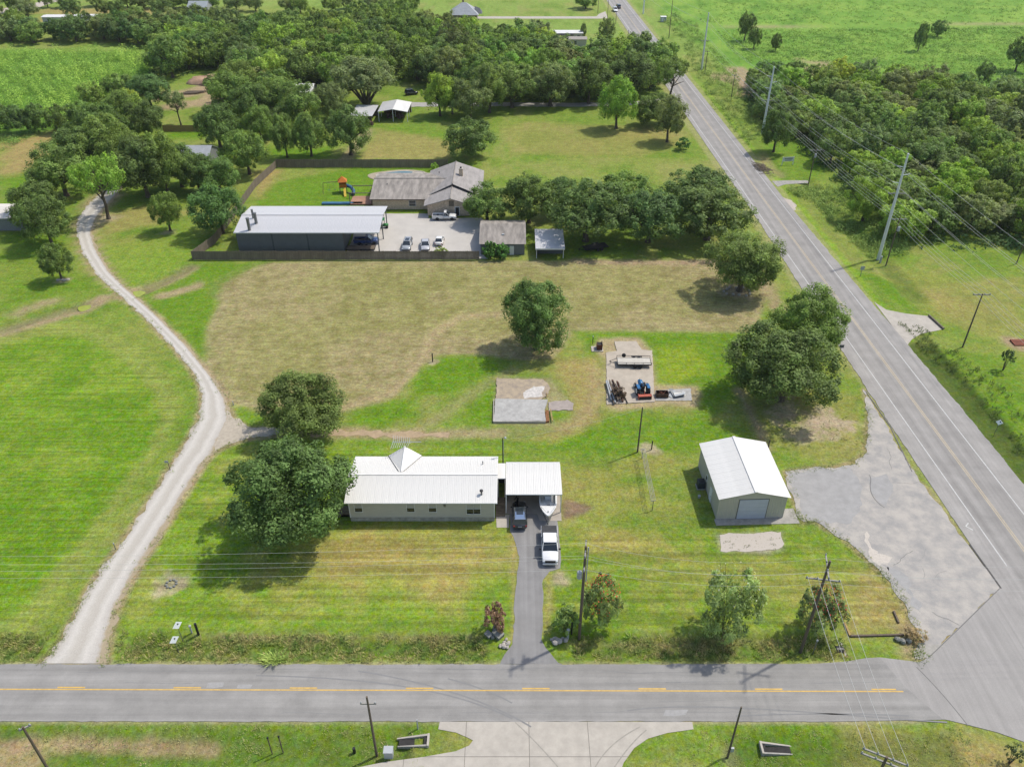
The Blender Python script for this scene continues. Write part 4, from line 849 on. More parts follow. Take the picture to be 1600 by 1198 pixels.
    gable_shed('far_white_house', 'white roof far away at the top left edge of the photo', 'house', -158, 428, 14, 8, 3, 4.6, 4, M_GW, M_ROOFW)
    t = thing('pump_house', 'tiny white cabinet standing in the green field beyond the highway', 'utility cabinet', tuple(G(1036, 34)))
    MB().bb(-1.2, 1.2, -1, 1, 0, 2.0).build('cabinet', M_INS, t, bevel=.05); MB().bb(-1.3, 1.3, -1.1, 1.1, 2.0, 2.12).build('lid', M_TRIMW, t); MB().bb(-.9, -.1, -1.03, -1, .2, 1.8).build('door', M_TRIMW, t)
small_buildings()

# ------------------------------------------------------------------ fences
def fence(label, pts, h, m, panel=2.44, group=None):
    a = Vector(pts[0]); t = thing('privacy_fence', label, 'fence', (a.x, a.y, 0), 0, group); cache = {}
    for i in range(len(pts) - 1):
        p = Vector(pts[i]); q = Vector(pts[i + 1]); n = max(1, round((q - p).length / panel)); L_ = (q - p).length / n; ang = math.atan2(q.y - p.y, q.x - p.x)
        key = round(L_, 2)
        for k in range(n):
            if key not in cache:
                mb = MB(); np_ = int(L_ / .155)
                for j in range(np_):
                    hh = h - .05 * ((j * 37 + 11) % 7) / 7; w = L_ / np_; mb.bb(j * w + .006, (j + 1) * w - .006, -.012 - .006 * (j % 2), .012, 0.02, hh)
                mb.bb(0, L_, .014, .06, .4, .5); mb.bb(0, L_, .014, .06, h - .5, h - .4); cache[key] = mb.build('fence_panel', m, t); o = cache[key]
                pm = MB().bb(-.06, .06, .02, .13, 0, h + .03); cache['post'] = cache.get('post') or None
                po = pm.build('fence_post', m, t); cache['pd'] = po.data
            else:
                o = bpy.data.objects.new('fence_panel', cache[key].data); COL.objects.link(o); o.parent = t
                po = bpy.data.objects.new('fence_post', cache['pd']); COL.objects.link(po); po.parent = t
            s = p.lerp(q, k / n) - a; o.location = (s.x, s.y, R.uniform(-.03, .03)); o.rotation_euler = (0, R.uniform(-.006, .006), ang + R.uniform(-.01, .01)); po.location = (s.x, s.y, 0); po.rotation_euler = (0, 0, ang)
    return t
fence('dark weathered wooden fence along the back of the hay field', [(-65.6, 150.9), (-6.7, 150.9)], 2.0, M_WOODD)
fence('dark wooden fence running back from the workshop past the left trees', [(-65.6, 151.0), (-63.4, 158.8), (-63.0, 190.8), (-61.1, 204)], 1.95, M_WOODD)
fence('grey wooden fence behind the swimming pool and play set', [(-61, 204.1), (-16.6, 204.1)], 2.2, M_WOODD)
fence('pale new wooden fence beyond the cottage on the left', [tuple(G(256, 206))[:2], tuple(G(322, 206))[:2]], 1.9, M_WOODL)

# ------------------------------------------------------------------ vegetation
def leaf_material(name, trans=.3):
    m = bpy.data.materials.new(name); m.use_nodes = True; nt = m.node_tree; L = nt.links.new; b = nt.nodes['Principled BSDF']; out = nt.nodes['Material Output']
    b.inputs['Roughness'].default_value = .6; b.inputs['Specular IOR Level'].default_value = .25
    oi = nn(nt, 'ShaderNodeObjectInfo'); at = nn(nt, 'ShaderNodeAttribute', attribute_name='lv')
    mx = nn(nt, 'ShaderNodeVectorMath', operation='SCALE'); L(oi.outputs['Color'], mx.inputs[0])
    mr = nn(nt, 'ShaderNodeMapRange'); mr.inputs[1].default_value = 0; mr.inputs[2].default_value = 1; mr.inputs[3].default_value = .40; mr.inputs[4].default_value = 1.75; L(at.outputs['Fac'], mr.inputs[0]); L(mr.outputs[0], mx.inputs['Scale'])
    hs = nn(nt, 'ShaderNodeHueSaturation'); L(mx.outputs[0], hs.inputs['Color']); m2 = nn(nt, 'ShaderNodeMapRange'); m2.inputs[3].default_value = .492; m2.inputs[4].default_value = .508; L(oi.outputs['Random'], m2.inputs[0]); L(m2.outputs[0], hs.inputs['Hue'])
    L(hs.outputs[0], b.inputs['Base Color'])
    wm = nn(nt, 'ShaderNodeVectorMath', operation='MULTIPLY'); wm.inputs[1].default_value = (1.15, 1.1, .6); L(hs.outputs[0], wm.inputs[0]); tr = nn(nt, 'ShaderNodeBsdfTranslucent'); L(wm.outputs[0], tr.inputs[0]); ms = nn(nt, 'ShaderNodeMixShader'); ms.inputs[0].default_value = trans + .15; L(b.outputs[0], ms.inputs[1]); L(tr.outputs[0], ms.inputs[2]); L(ms.outputs[0], out.inputs[0])
    return m
M_LEAF = leaf_material('foliage'); M_BLADE = leaf_material('grass_blades', .35)
M_BARK = mat('bark', S(112, 100, 86), .95, .25, 3, .5, 14, stretch=(3, 3, .5))
M_DEADW = mat('dead_wood', S(150, 134, 116), .95, .2, 3)
def unit(v): return v / (np.linalg.norm(v, axis=-1, keepdims=True) + 1e-9)
def leaf_mesh(name, pos, nrm, size, lv, mats, elong=1.5, rng=NR):
    """many small rhombic leaves in one mesh"""
    n = len(pos); t = unit(np.cross(nrm, unit(rng.normal(size=(n, 3))))); b = np.cross(nrm, t); s = size[:, None]
    v = np.stack([pos - t * s * elong * .5, pos - b * s * .42 + nrm * s * .08, pos + t * s * elong * .5, pos + b * s * .42 + nrm * s * .08], 1).reshape(-1, 3)
    return raw_mesh(name, v, np.repeat(lv, 4), mats)
def raw_mesh(name, v, lv, mats):
    me = bpy.data.meshes.new(name); n4 = len(v); n = n4 // 4
    me.vertices.add(n4); me.vertices.foreach_set('co', v.astype(np.float32).ravel()); me.loops.add(n4); me.loops.foreach_set('vertex_index', np.arange(n4, dtype=np.int32))
    me.polygons.add(n); me.polygons.foreach_set('loop_start', (np.arange(n) * 4).astype(np.int32)); me.update()
    a = me.attributes.new('lv', 'FLOAT', 'POINT'); a.data.foreach_set('value', lv.astype(np.float32))
    for m in mats: me.materials.append(m)
    return me
def crown(name, seed, kind='oak', leaves=9000, leaf=.30, nclump=80):
    """crown for a tree 10 m wide and 10 m tall, trunk base at the origin: lobes carry clumps, clumps carry leaves"""
    r = np.random.default_rng(seed)
    z0, z1 = {'oak': (1.0, 10), 'round': (1.5, 10), 'tall': (.9, 10), 'open': (3.8, 10), 'spread': (2.9, 10), 'bush': (0.1, 10), 'forest': (.3, 10)}[kind]
    zc = (z0 + z1) / 2; rz = (z1 - z0) / 2; nl = {'open': 11, 'bush': 15}.get(kind, 19)
    d = unit(r.normal(size=(nl * 4, 3))); d = d[d[:, 2] > (-.8 if kind != 'spread' else -.35)]
    keep = [0]
    for i in range(1, len(d)):                       # spread the lobes apart
        if len(keep) < nl and (d[keep] @ d[i]).max() < .80: keep.append(i)
    d = d[keep]; n = len(d)
    lr = r.uniform(.26, .44, n); dist = (1.0 - lr) * r.uniform(.78, 1.04, n)
    hor = 1 - (.42 if kind == 'tall' else .12) * np.clip(d[:, 2], 0, 1) + (.12 if kind in ('spread',) else 0) * d[:, 2]
    S3 = np.stack([4.85 * hor, 4.85 * hor, np.full(n, rz * .98)], 1); lc = d * dist[:, None] * S3
    nc = nclump; li = r.integers(0, n, nc); dd = unit(r.normal(size=(nc, 3)) + d[li] * .95 + np.array([0, 0, .25])); lrad = lr[li] * r.uniform(.68, 1.22, nc)
    c = lc[li] + dd * lrad[:, None] * np.array([4.6, 4.6, rz * .92]); c[:, 2] += zc; m_ = nc // 5 if kind != 'open' else 0; c[:m_] = np.array([0, 0, zc * .92]) + unit(r.normal(size=(m_, 3))) * (r.random((m_, 1)) ** .5) * np.array([2.6, 2.6, rz * .62]); 
    cr = r.uniform(.45, 1.15, nc); cr[:m_] *= 1.5; cr = cr * (.8 if kind == 'open' else 1.0); k = r.integers(0, nc, leaves)
    d2 = unit(r.normal(size=(leaves, 3)) + dd[k] * .7 + np.array([0, 0, .3])); q = r.random(leaves) ** .42
    p = c[k] + d2 * (cr[k] * q)[:, None] * np.array([.95, .95, 1.15]); p[:, 2] = np.where(p[:, 2] < z0 * .6, z0 * .6 + r.random(leaves) * .6, p[:, 2])
    nrm = unit(d2 * .95 + dd[k] * .35 + np.array([0, 0, .3]) + r.normal(size=(leaves, 3)) * .6)
    clv = r.random(nc) ** 1.3; lv = np.clip(.6 * clv[k] + .4 * r.random(leaves) + .12 * (q - .6), 0, 1)  # brighter clumps act as painted highlights; leaves deeper in a clump darker
    return leaf_mesh(name, p, nrm, leaf * r.uniform(.65, 1.35, leaves), lv, [M_LEAF], rng=r)
def trunk(name, seed, kind='oak'):
    r = random.Random(seed); mb = MB()
    if kind == 'spread':
        for i in range(8):
            a = i * .785 + r.uniform(-.2, .2); mb.tube([(0.1 * math.cos(a), .1 * math.sin(a), 0), (.9 * math.cos(a), .9 * math.sin(a), 1.8), (2.6 * math.cos(a), 2.6 * math.sin(a), 5.2), (3.6 * math.cos(a), 3.6 * math.sin(a), 7.5)], [.26, .20, .12, .04], 6)
        return mb.build(name, M_BARK, None).data
    top = {'oak': 6, 'round': 6.5, 'tall': 8, 'open': 8, 'forest': 6}[kind]; j = lambda s: r.uniform(-s, s)
    mb.tube([(0, 0, -.15), (j(.1), j(.1), .6), (j(.25), j(.25), 2.2), (j(.5), j(.5), top * .65), (j(.6), j(.6), top)], [.48, .33, .27, .18, .06], 8)
    for i in range(7 if kind != 'forest' else 3):
        a = i * 2.4 + j(.3); h = r.uniform(1.9, 4.2) if kind != 'open' else r.uniform(3, 6); e = r.uniform(2.4, 3.9)
        mb.tube([(0, 0, h), (math.cos(a) * e * .45, math.sin(a) * e * .45, h + r.uniform(.7, 1.3)), (math.cos(a) * e, math.sin(a) * e, h + r.uniform(1.4, 3))], [.16, .11, .03], 6)
    o = mb.build(name, M_BARK, None); return o.data
PROTO = {}
def proto(kind, hi, var):
    key = (kind, hi, var)
    if key not in PROTO:
        sd = hash((kind, var)) % 1000 if False else (sum(map(ord, kind)) * 7 + var * 131)
        lv, lf, nc = ((34000, .165, 300) if hi == 2 else (17000, .215, 230) if hi == 1 else (8000, .30, 150))
        if kind == 'open': lv = int(lv * .45)
        cm = crown('crown', sd + hi, kind, lv, lf, nc); tm = None
        if kind != 'bush':
            tm = trunk('trunk', sd, kind)
            for o in [o for o in bpy.data.objects if o.data == tm]: bpy.data.objects.remove(o)
        PROTO[key] = (cm, tm)
    return PROTO[key]
T_DK = (.145, .218, .058); T_MD = (.195, .288, .068); T_BR = (.262, .392, .060); T_OL = (.225, .282, .098); T_BL = (.138, .228, .066); T_YL = (.36, .45, .08)
def vary(c, a=.15, r=R): f = r.uniform(1 - a, 1 + a); return (c[0] * f * r.uniform(.94, 1.06), c[1] * f, c[2] * f * r.uniform(.9, 1.1), 1)
def tree(name, label, cat, loc, w, h, kind, tint, hi=1, var=0, group=None, rz=None):
    cm, tm = proto(kind, hi, var); t = thing(name, label, cat, loc, R.uniform(0, 6.28) if rz is None else rz, group); t.scale = (w / 10, w / 10, h / 10)
    c = bpy.data.objects.new('crown', cm); COL.objects.link(c); c.parent = t; c.color = vary(tint, .06)
    if tm: k = bpy.data.objects.new('trunk', tm); COL.objects.link(k); k.parent = t
    return t
def ptree(px, py, wpx, top, kind, tint, label, name='broadleaf_tree', hi=1, var=0, group=None, dz=.92):
    """tree from its foot in the photograph, crown width and top line"""
    g = G(px, py); w = wpx / PXM(px, py) * 1.08; h = max(2.0, HT(px, py, top) * dz * 1.05)
    return tree(name, label, 'tree', (g.x, g.y, 0), w, h, kind, tint, hi, var, group)
TREES = [
 (460, 832, 186, 682, 'oak', T_DK, 'huge dark oak shading the lawn left of the white-roofed house', 'oak_tree', 2, 0, .80),
 (478, 678, 132, 590, 'oak', T_DK, 'dark oak with bare limbs directly behind the huge front oak', 'oak_tree', 2, 1, .86),
 (838, 545, 106, 434, 'tall', T_BL, 'lone dense pecan tree at the edge of the hay field', 'pecan_tree', 2, 0, .86),
 (1155, 454, 116, 359, 'round', T_MD, 'round lone tree ringed by stones near the highway', 'round_tree', 2, 2, .88),
 (1218, 624, 166, 505, 'oak', T_DK, 'large dark spreading tree near the broken parking lot', 'oak_tree', 2, 2, .84),
 (1252, 556, 118, 452, 'round', T_MD, 'brighter green tree behind the large dark one beside the highway', 'broadleaf_tree', 2, 3, .9),
 (762, 346, 74, 286, 'round', T_MD, 'light green tree at the right corner of the brick house', 'broadleaf_tree', 1, 1, .9),
 (826, 348, 84, 268, 'oak', T_DK, 'shady oak between the brick house and the oak row', 'live_oak', 1, 0, .9),
 (915, 376, 126, 276, 'oak', T_DK, 'broad live oak above the parked black trailer', 'live_oak', 1, 1, .86),
 (1012, 378, 108, 290, 'oak', T_BL, 'live oak in the middle of the row facing the hay field', 'live_oak', 1, 2, .88),
 (1104, 374, 124, 284, 'oak', T_DK, 'rightmost live oak of the row, nearest the highway', 'live_oak', 1, 0, .88),
 (975, 335, 84, 268, 'oak', T_MD, 'oak tucked behind the middle of the live oak row', 'live_oak', 1, 1, .9),
 (1085, 320, 108, 263, 'oak', T_DK, 'dark oak standing behind the right end of the live oak row', 'live_oak', 1, 2, .9),
 (880, 335, 70, 275, 'oak', T_DK, 'oak at the back left of the live oak row', 'live_oak', 1, 2, .9),
 (738, 248, 78, 184, 'bush', T_DK, 'squat bushy tree standing alone behind the brick house', 'bushy_tree', 1, 0, .92),
 (963, 201, 58, 118, 'tall', T_BR, 'tall bright green tree casting an oval shadow in the paddock', 'broadleaf_tree', 1, 1, .92),
 (1042, 222, 54, 152, 'round', T_OL, 'grey-green tree beside the highway verge by a small bush', 'broadleaf_tree', 1, 2, .95),
 (1022, 196, 60, 145, 'bush', T_DK, 'dark low tree behind the grey-green highway tree', 'broadleaf_tree', 1, 1, .95),
 (1046, 164, 56, 93, 'open', T_MD, 'airy open-crowned tree leaning over the highway edge', 'broadleaf_tree', 1, 0, 1.0),
 (573, 166, 98, 90, 'spread', T_OL, 'wide vase-shaped tree with many limbs behind the open barn', 'spreading_tree', 1, 0, .92),
 (688, 181, 52, 112, 'tall', T_BR, 'bright green tree right of the white open barn', 'broadleaf_tree', 1, 2, .95),
 (707, 178, 46, 118, 'tall', T_DK, 'slim dark tree beside the bright green barn tree', 'broadleaf_tree', 1, 0, .95),
 (735, 186, 62, 124, 'round', T_OL, 'olive tree with several trunks behind the squat bushy tree', 'broadleaf_tree', 1, 1, .95),
 (765, 176, 62, 98, 'oak', T_MD, 'broad tree at the right of the olive multi-trunked tree', 'broadleaf_tree', 1, 2, .95),
 (548, 242, 68, 166, 'tall', T_BL, 'dense dark green tree at the fence left of the open barn', 'broadleaf_tree', 1, 1, .95),
 (487, 244, 52, 174, 'tall', T_MD, 'middle one of three trees behind the grey back fence', 'broadleaf_tree', 1, 0, .95),
 (449, 246, 40, 178, 'tall', T_MD, 'slim left one of three trees behind the grey back fence', 'broadleaf_tree', 1, 2, .95),
 (410, 225, 46, 166, 'round', T_MD, 'olive green tree between the cottage and the three fence trees', 'broadleaf_tree', 1, 3, .95),
 (345, 232, 68, 162, 'tall', T_BL, 'deep green rounded tree right of the cottage', 'broadleaf_tree', 1, 0, .98),
 (390, 272, 68, 205, 'round', T_MD, 'pale green tree at the back left corner of the fenced yard', 'broadleaf_tree', 1, 0, .95),
 (345, 302, 66, 245, 'round', T_MD, 'round tree outside the left fence behind the workshop', 'broadleaf_tree', 1, 1, .95),
 (348, 364, 82, 290, 'oak', T_BL, 'dark bushy tree at the left end of the workshop', 'broadleaf_tree', 1, 1, .95),
 (266, 360, 48, 302, 'round', T_MD, 'small round tree on the grass inside the drive bend', 'small_tree', 1, 2, .96),
 (97, 437, 48, 384, 'round', T_DK, 'small round tree with white stones at its foot by the drive', 'small_tree', 1, 3, .96),
 (82, 384, 74, 297, 'tall', T_DK, 'front round tree beside the cream-roofed building', 'broadleaf_tree', 1, 2, .9),
 (66, 358, 76, 282, 'round', T_DK, 'rear round tree beside the cream-roofed building', 'broadleaf_tree', 1, 0, .9),
 (105, 306, 94, 220, 'round', T_MD, 'broad green tree left of the top of the gravel drive', 'broadleaf_tree', 1, 1, .9),
 (170, 342, 74, 247, 'open', T_BR, 'leaning pine with open crown and bare trunk over the drive', 'pine_tree', 1, 1, 1.0),
 (232, 308, 90, 212, 'tall', T_DK, 'tall dark tree standing behind the drive bend', 'broadleaf_tree', 1, 0, .92),
 (264, 304, 68, 210, 'round', T_MD, 'lighter green tree with visible trunk left of the cottage', 'broadleaf_tree', 1, 3, .95),
 (312, 300, 60, 240, 'round', T_DK, 'shadowy tree in front of the cottage', 'broadleaf_tree', 1, 2, .9),
 (178, 262, 84, 180, 'round', T_MD, 'large rounded tree in the left tree block', 'broadleaf_tree', 1, 0, .92),
 (160, 240, 84, 160, 'oak', T_DK, 'wide dark tree at the left end of the tree block', 'broadleaf_tree', 1, 1, .92),
 (232, 218, 58, 158, 'round', T_DK, 'dark round tree at the right of the left tree block', 'broadleaf_tree', 1, 1, .95),
 (205, 205, 70, 140, 'oak', T_MD, 'rear tree in the left tree block below the sapling field', 'broadleaf_tree', 1, 2, .95),
 (238, 172, 66, 116, 'round', T_BL, 'blue-green tree between the sapling field and the red soil', 'broadleaf_tree', 1, 3, .95),
 (283, 196, 36, 146, 'open', T_OL, 'thin airy pine standing before the pale fence', 'pine_tree', 1, 0, 1.0),
 (210, 190, 34, 142, 'open', T_YL, 'yellow-green spindly tree in the left tree block', 'broadleaf_tree', 1, 1, 1.0),
 (362, 178, 78, 116, 'round', T_MD, 'leafy tree right of the red soil heap', 'broadleaf_tree', 1, 2, .95),
 (395, 196, 64, 132, 'round', T_DK, 'shaded tree right behind the deep green cottage tree', 'broadleaf_tree', 1, 0, .95),
 (470, 198, 66, 128, 'round', T_MD, 'grey-green tree behind the three fence trees', 'broadleaf_tree', 1, 1, .95),
 (520, 188, 56, 128, 'oak', T_OL, 'olive tree left of the wide vase-shaped tree', 'broadleaf_tree', 1, 2, .95),
 (430, 212, 44, 168, 'round', T_DK, 'dark low tree filling in left of the fence trees', 'broadleaf_tree', 1, 1, .95),
 (840, 74, 54, 32, 'oak', T_OL, 'dusky domed tree left of the distant mobile homes', 'broadleaf_tree', 0, 1, .95),
 (790, 72, 30, 38, 'round', T_DK, 'small dark round tree in front of the far hip roof house', 'broadleaf_tree', 0, 0, .95),
 (760, 60, 18, 36, 'round', T_MD, 'tiny round tree right of the far hip roof house', 'broadleaf_tree', 0, 1, .95),
 (911, 62, 10, 36, 'tall', T_OL, 'slender young tree beside the distant mobile home', 'broadleaf_tree', 0, 0, 1.0),
 (947, 70, 26, 30, 'round', T_OL, 'grey-green tree beside a pole at the distant highway verge', 'broadleaf_tree', 0, 2, 1.0),
 (1163, 64, 26, 20, 'oak', T_DK, 'taller of two dark trees in the field right of the highway', 'broadleaf_tree', 0, 0, 1.0),
 (1177, 77, 22, 45, 'oak', T_DK, 'shorter of two dark trees in the field right of the highway', 'broadleaf_tree', 0, 1, 1.0),
 (1211, 80, 17, 53, 'tall', T_DK, 'small dark tree alone in the field right of the highway', 'broadleaf_tree', 0, 2, 1.0),
 (1434, 80, 20, 36, 'tall', T_BL, 'left of two wind-bent trees in the far right field', 'broadleaf_tree', 0, 0, 1.0),
 (1464, 58, 26, 33, 'oak', T_BL, 'right of two wind-bent trees in the far right field', 'broadleaf_tree', 0, 2, 1.0),
 (1586, 112, 42, 58, 'oak', T_DK, 'big dark tree at the upper right edge', 'broadleaf_tree', 0, 1, 1.0),
 (1531, 138, 26, 97, 'oak', T_BL, 'blue-green tree at the top of the right wood', 'broadleaf_tree', 0, 0, 1.0),
 (1208, 238, 50, 170, 'oak', T_DK, 'dark tree with visible trunk on the lawn behind the white board sign', 'broadleaf_tree', 1, 0, .95),
 (1348, 345, 66, 278, 'round', T_BR, 'light green rounded tree behind the steel power pole', 'broadleaf_tree', 1, 1, .95),
 (285, 292, 70, 224, 'round', T_DK, 'shadowed tree between the lighter green tree and the cottage', 'broadleaf_tree', 1, 2, .92),
 (130, 262, 76, 196, 'round', T_DK, 'dark tree left of the large rounded tree above the drive', 'broadleaf_tree', 1, 0, .92),
 (205, 284, 70, 200, 'round', T_MD, 'green tree squeezed between the tall dark tree and the pine', 'broadleaf_tree', 1, 1, .92),
 (375, 160, 66, 96, 'round', T_MD, 'tall green tree behind the red soil heap', 'broadleaf_tree', 1, 2, .95),
 (436, 186, 70, 118, 'oak', T_MD, 'spreading tree above the fence trees at the wood front', 'broadleaf_tree', 1, 0, .95),
 (800, 168, 76, 98, 'oak', T_MD, 'broad tree at the wood front right of the multi-trunked tree', 'broadleaf_tree', 1, 1, .95),
 (860, 166, 78, 96, 'oak', T_OL, 'wide olive tree at the wood front above the lane', 'broadleaf_tree', 1, 0, .95),
 (920, 162, 66, 92, 'oak', T_DK, 'dark tree at the wood front left of the tall bright tree', 'broadleaf_tree', 1, 2, .95),
 (985, 150, 74, 80, 'oak', T_DK, 'dark tree at the right corner of the wood near the highway', 'broadleaf_tree', 1, 0, .95),
 (652, 10, 10, -6, 'oak', T_BL, 'tiny dark tree on the horizon field above the wood', 'broadleaf_tree', 0, 1, 1.0),
]
for i, (px, py, w, top, kind, tint, label, nm, hi, var, dz) in enumerate(TREES):
    ptree(px, py, w, top, kind, tint, label, nm, hi, var % 2 if hi == 2 and i > 3 else var % 3, None, dz)
def poisson(poly, dist, seed, jitter=0.0, avoid=()):
    r = np.random.default_rng(seed); P = np.array(poly); lo = P.min(0); hi = P.max(0); cand = r.uniform(lo, hi, (int(30 * (hi - lo).prod() / dist ** 2), 2)); ok = cand[inside(cand[:, 0], cand[:, 1], poly)]; pts = []; cell = {}
    for p in ok:
        k = (int(p[0] // dist), int(p[1] // dist))
        if all((p[0] - q[0]) ** 2 + (p[1] - q[1]) ** 2 > dist ** 2 for i in (-1, 0, 1) for j in (-1, 0, 1) for q in cell.get((k[0] + i, k[1] + j), ())):
            if all((p[0] - a[0]) ** 2 + (p[1] - a[1]) ** 2 > a[2] ** 2 for a in avoid): cell.setdefault(k, []).append(p); pts.append(p)
    return pts
WOOD = W2([(228, 122), (262, 92), (330, 70), (400, 62), (480, 56), (600, 54), (700, 63), (765, 82), (860, 92), (925, 112), (990, 108), (1035, 122), (1018, 142), (960, 146), (925, 158), (800, 160), (700, 148), (655, 126), (630, 124), (560, 140), (500, 158), (430, 168), (392, 142), (384, 112), (330, 108), (262, 124)])
TINTS = [T_DK, T_MD, T_MD, T_BL, T_OL, T_MD, T_BR, T_BR, (.21, .335, .075)]
TONES = {T_DK: 'dark green', T_MD: 'mid green', T_BR: 'bright green', T_OL: 'olive green', T_BL: 'deep green', T_YL: 'yellow-green'}
def wood(poly, dist, seed, label, group, name, w, h, tints, kinds, avoid=(), place=True):
    r = random.Random(seed); P = np.array(poly); lo, hi = P.min(0), P.max(0)
    for p in poisson(poly, dist, seed, avoid=avoid):
        hh = r.uniform(*h); tn = r.choice(tints); lab = label; wd = r.uniform(*w)
        if place:
            fx = (p[0] - lo[0]) / (hi[0] - lo[0]); fy = (p[1] - lo[1]) / (hi[1] - lo[1]); a = ['front', 'middle', 'back'][min(2, int(fy * 3))] if label.count('wood') else ''; b = ['left', 'centre', 'right'][min(2, int(fx * 3))]
            lab = '%s%s %s' % ('tall ' if hh > h[0] + .7 * (h[1] - h[0]) else 'low ' if hh < h[0] + .3 * (h[1] - h[0]) else '', TONES.get(tn, 'light green'), label.replace('@', (a + ' ' + b).strip()))
        tree(name, lab, 'tree', (p[0], p[1], 0), wd, hh, r.choice(kinds), vary(tn, .16, r)[:3], 0, r.randrange(3), group)
wood(WOOD, 7.6, 21, 'tree in the @ part of the wide middle wood', 'trees of the middle wood', 'forest_tree', (11.5, 15.5), (9.5, 14), TINTS, ['forest', 'oak', 'forest', 'round'], avoid=[(-68, 267, 9)])
RWOOD = W2([(1172, 165), (1168, 132), (1240, 132), (1330, 128), (1450, 142), (1520, 146), (1600, 150), (1720, 160), (1760, 380), (1600, 378), (1480, 376), (1405, 372), (1375, 320), (1330, 285), (1298, 262), (1275, 235), (1230, 205), (1195, 185)])
RT = [T_OL, T_MD, T_DK, T_OL, T_MD, T_BR, T_BR, T_YL, (.22, .34, .085)]
wood(RWOOD, 7.5, 22, 'tree in the @ part of the wood beyond the highway', 'trees of the right wood', 'woodland_tree', (8.5, 13), (6, 10), RT, ['forest', 'forest', 'oak'], avoid=[(G(1192, 208).x, G(1192, 208).y, 5), (G(1272, 285).x, G(1272, 285).y, 6), (G(1440, 245).x, G(1440, 245).y, 5), (G(1505, 260).x, G(1505, 260).y, 4)])
HEDGE = W2([(-40, 62), (60, 68), (150, 64), (240, 72), (330, 56), (320, 44), (230, 50), (150, 54), (60, 58), (-40, 50)])
wood(HEDGE, 7, 23, 'tree in the @ part of the hedgerow above the sapling field', 'hedgerow trees at upper left', 'hedgerow_tree', (11, 15), (7.5, 11), [T_DK, T_BL, T_MD, T_OL], ['bush', 'forest'])
for (px, py, w, top) in ((-8, 206, 50, 160), (28, 208, 46, 166), (62, 206, 44, 164), (98, 206, 40, 166), (130, 196, 40, 158), (150, 174, 44, 130), (190, 158, 50, 116)):
    ptree(px, py, w, top, 'bush', T_DK if px < 110 else T_MD, 'dark bushy tree along the lower edge of the sapling field', 'bushy_tree', 0, px % 3, 'trees along the sapling field', 1.0)
FARROW = W2([(-30, 26), (60, 32), (60, 20), (-30, 8)]) 
wood(FARROW, 9, 24, 'tree in the @ of the far top left clump', 'far corner trees', 'far_tree', (8, 11), (8, 11), [T_OL, T_MD, (.09, .11, .05)], ['forest', 'round'])
for (px, py) in ((75, 12), (105, 12), (115, 26), (152, 10), (165, 24), (185, 26), (200, 12), (225, 14), (255, 26), (268, 14), (300, 12), (330, 14), (345, 36), (370, 18), (400, 18), (455, 20), (470, 22), (520, 18), (545, 14), (585, 22), (610, 24), (640, 26), (915, 14), (1010, 92), (945, 88), (890, 97), (965, 100), (1022, 112)):
    ptree(px, py, R.uniform(24, 40), py - R.uniform(22, 34), 'forest', R.choice([T_MD, T_OL, T_DK]), 'scattered distant tree along the far field edges', 'distant_tree', 0, R.randrange(3), 'scattered far trees', 1.0)
# shrubs in the front yard
def shrub(name, label, px, py, wpx, top, tint, leaves, leaf, kind='bush', flower=None, stems=True, dens=60, cat='shrub', trans=1.0):
    g = G(px, py); w = wpx / PXM(px, py); h = HT(px, py, top) * .9; t = thing(name, label, cat, (g.x, g.y, gz(g.x, g.y)))
    sd = int(px * 7 + py); r = np.random.default_rng(sd); cm = crown('foliage', sd, kind, leaves, leaf, dens)
    o = bpy.data.objects.new('foliage', cm); COL.objects.link(o); o.parent = t; o.scale = (w / 10, w / 10, h / 10); o.color = (*(min(.6, q * 1.9) for q in tint), 1)
    if stems:
        mb = MB(); rr = random.Random(sd)
        for i in range(7):
            a = rr.uniform(0, 6.28); e = rr.uniform(.1, .38) * w; mb.tube([(.08 * math.cos(a), .08 * math.sin(a), -.1), (e * .4 * math.cos(a), e * .4 * math.sin(a), h * .4), (e * math.cos(a), e * math.sin(a), h * .85)], [.04, .03, .012], 5)
        mb.build('stems', M_BARK, t)
    if flower:
        n = flower[1]; d = unit(r.normal(size=(n, 3))); d[:, 2] = np.abs(d[:, 2]) * .9 + .05; d = unit(d); p = d * np.array([w * .44, w * .44, h * .48]) + np.array([0, 0, h * .5]); p = p + r.normal(size=p.shape) * .12
        fm = leaf_mesh('blossom', p, unit(d + r.normal(size=d.shape) * .4), r.uniform(.10, .22, n), r.random(n), [M_LEAF], 1.1, r); fo = bpy.data.objects.new('blossom', fm); COL.objects.link(fo); fo.parent = t; fo.color = (*(min(.7, q * 1.3) for q in flower[0]), 1)
    return t
shrub('crape_myrtle', 'shrub with orange-red blossom right of the front utility pole', 936, 975, 66, 893, (.15, .195, .07), 5200, .36, dens=110, flower=((.40, .07, .035), 260))
shrub('crape_myrtle', 'shrub with dark red blossom behind the leaning corner utility pole', 1276, 985, 72, 913, (.14, .175, .07), 5200, .36, dens=110, flower=((.36, .05, .06), 220))
shrub('pale_shrub', 'large loose olive shrub with white flecks in the front lawn', 1130, 990, 104, 872, (.165, .215, .08), 5600, .29, dens=130, flower=((.5, .5, .4), 60))
shrub('brown_shrub', 'reddish-brown rounded shrub left of the asphalt driveway mouth', 774, 983, 40, 942, (.17, .115, .075), 2600, .5, dens=70)
shrub('green_shrub', 'low green shrub at the right edge of the driveway mouth', 882, 985, 50, 945, (.14, .20, .06), 2600, .45, dens=60)
shrub('yard_bush', 'left one of two bright green bushes at the garden shed', 767, 404, 26, 374, (.07, .14, .03), 1200, .9)
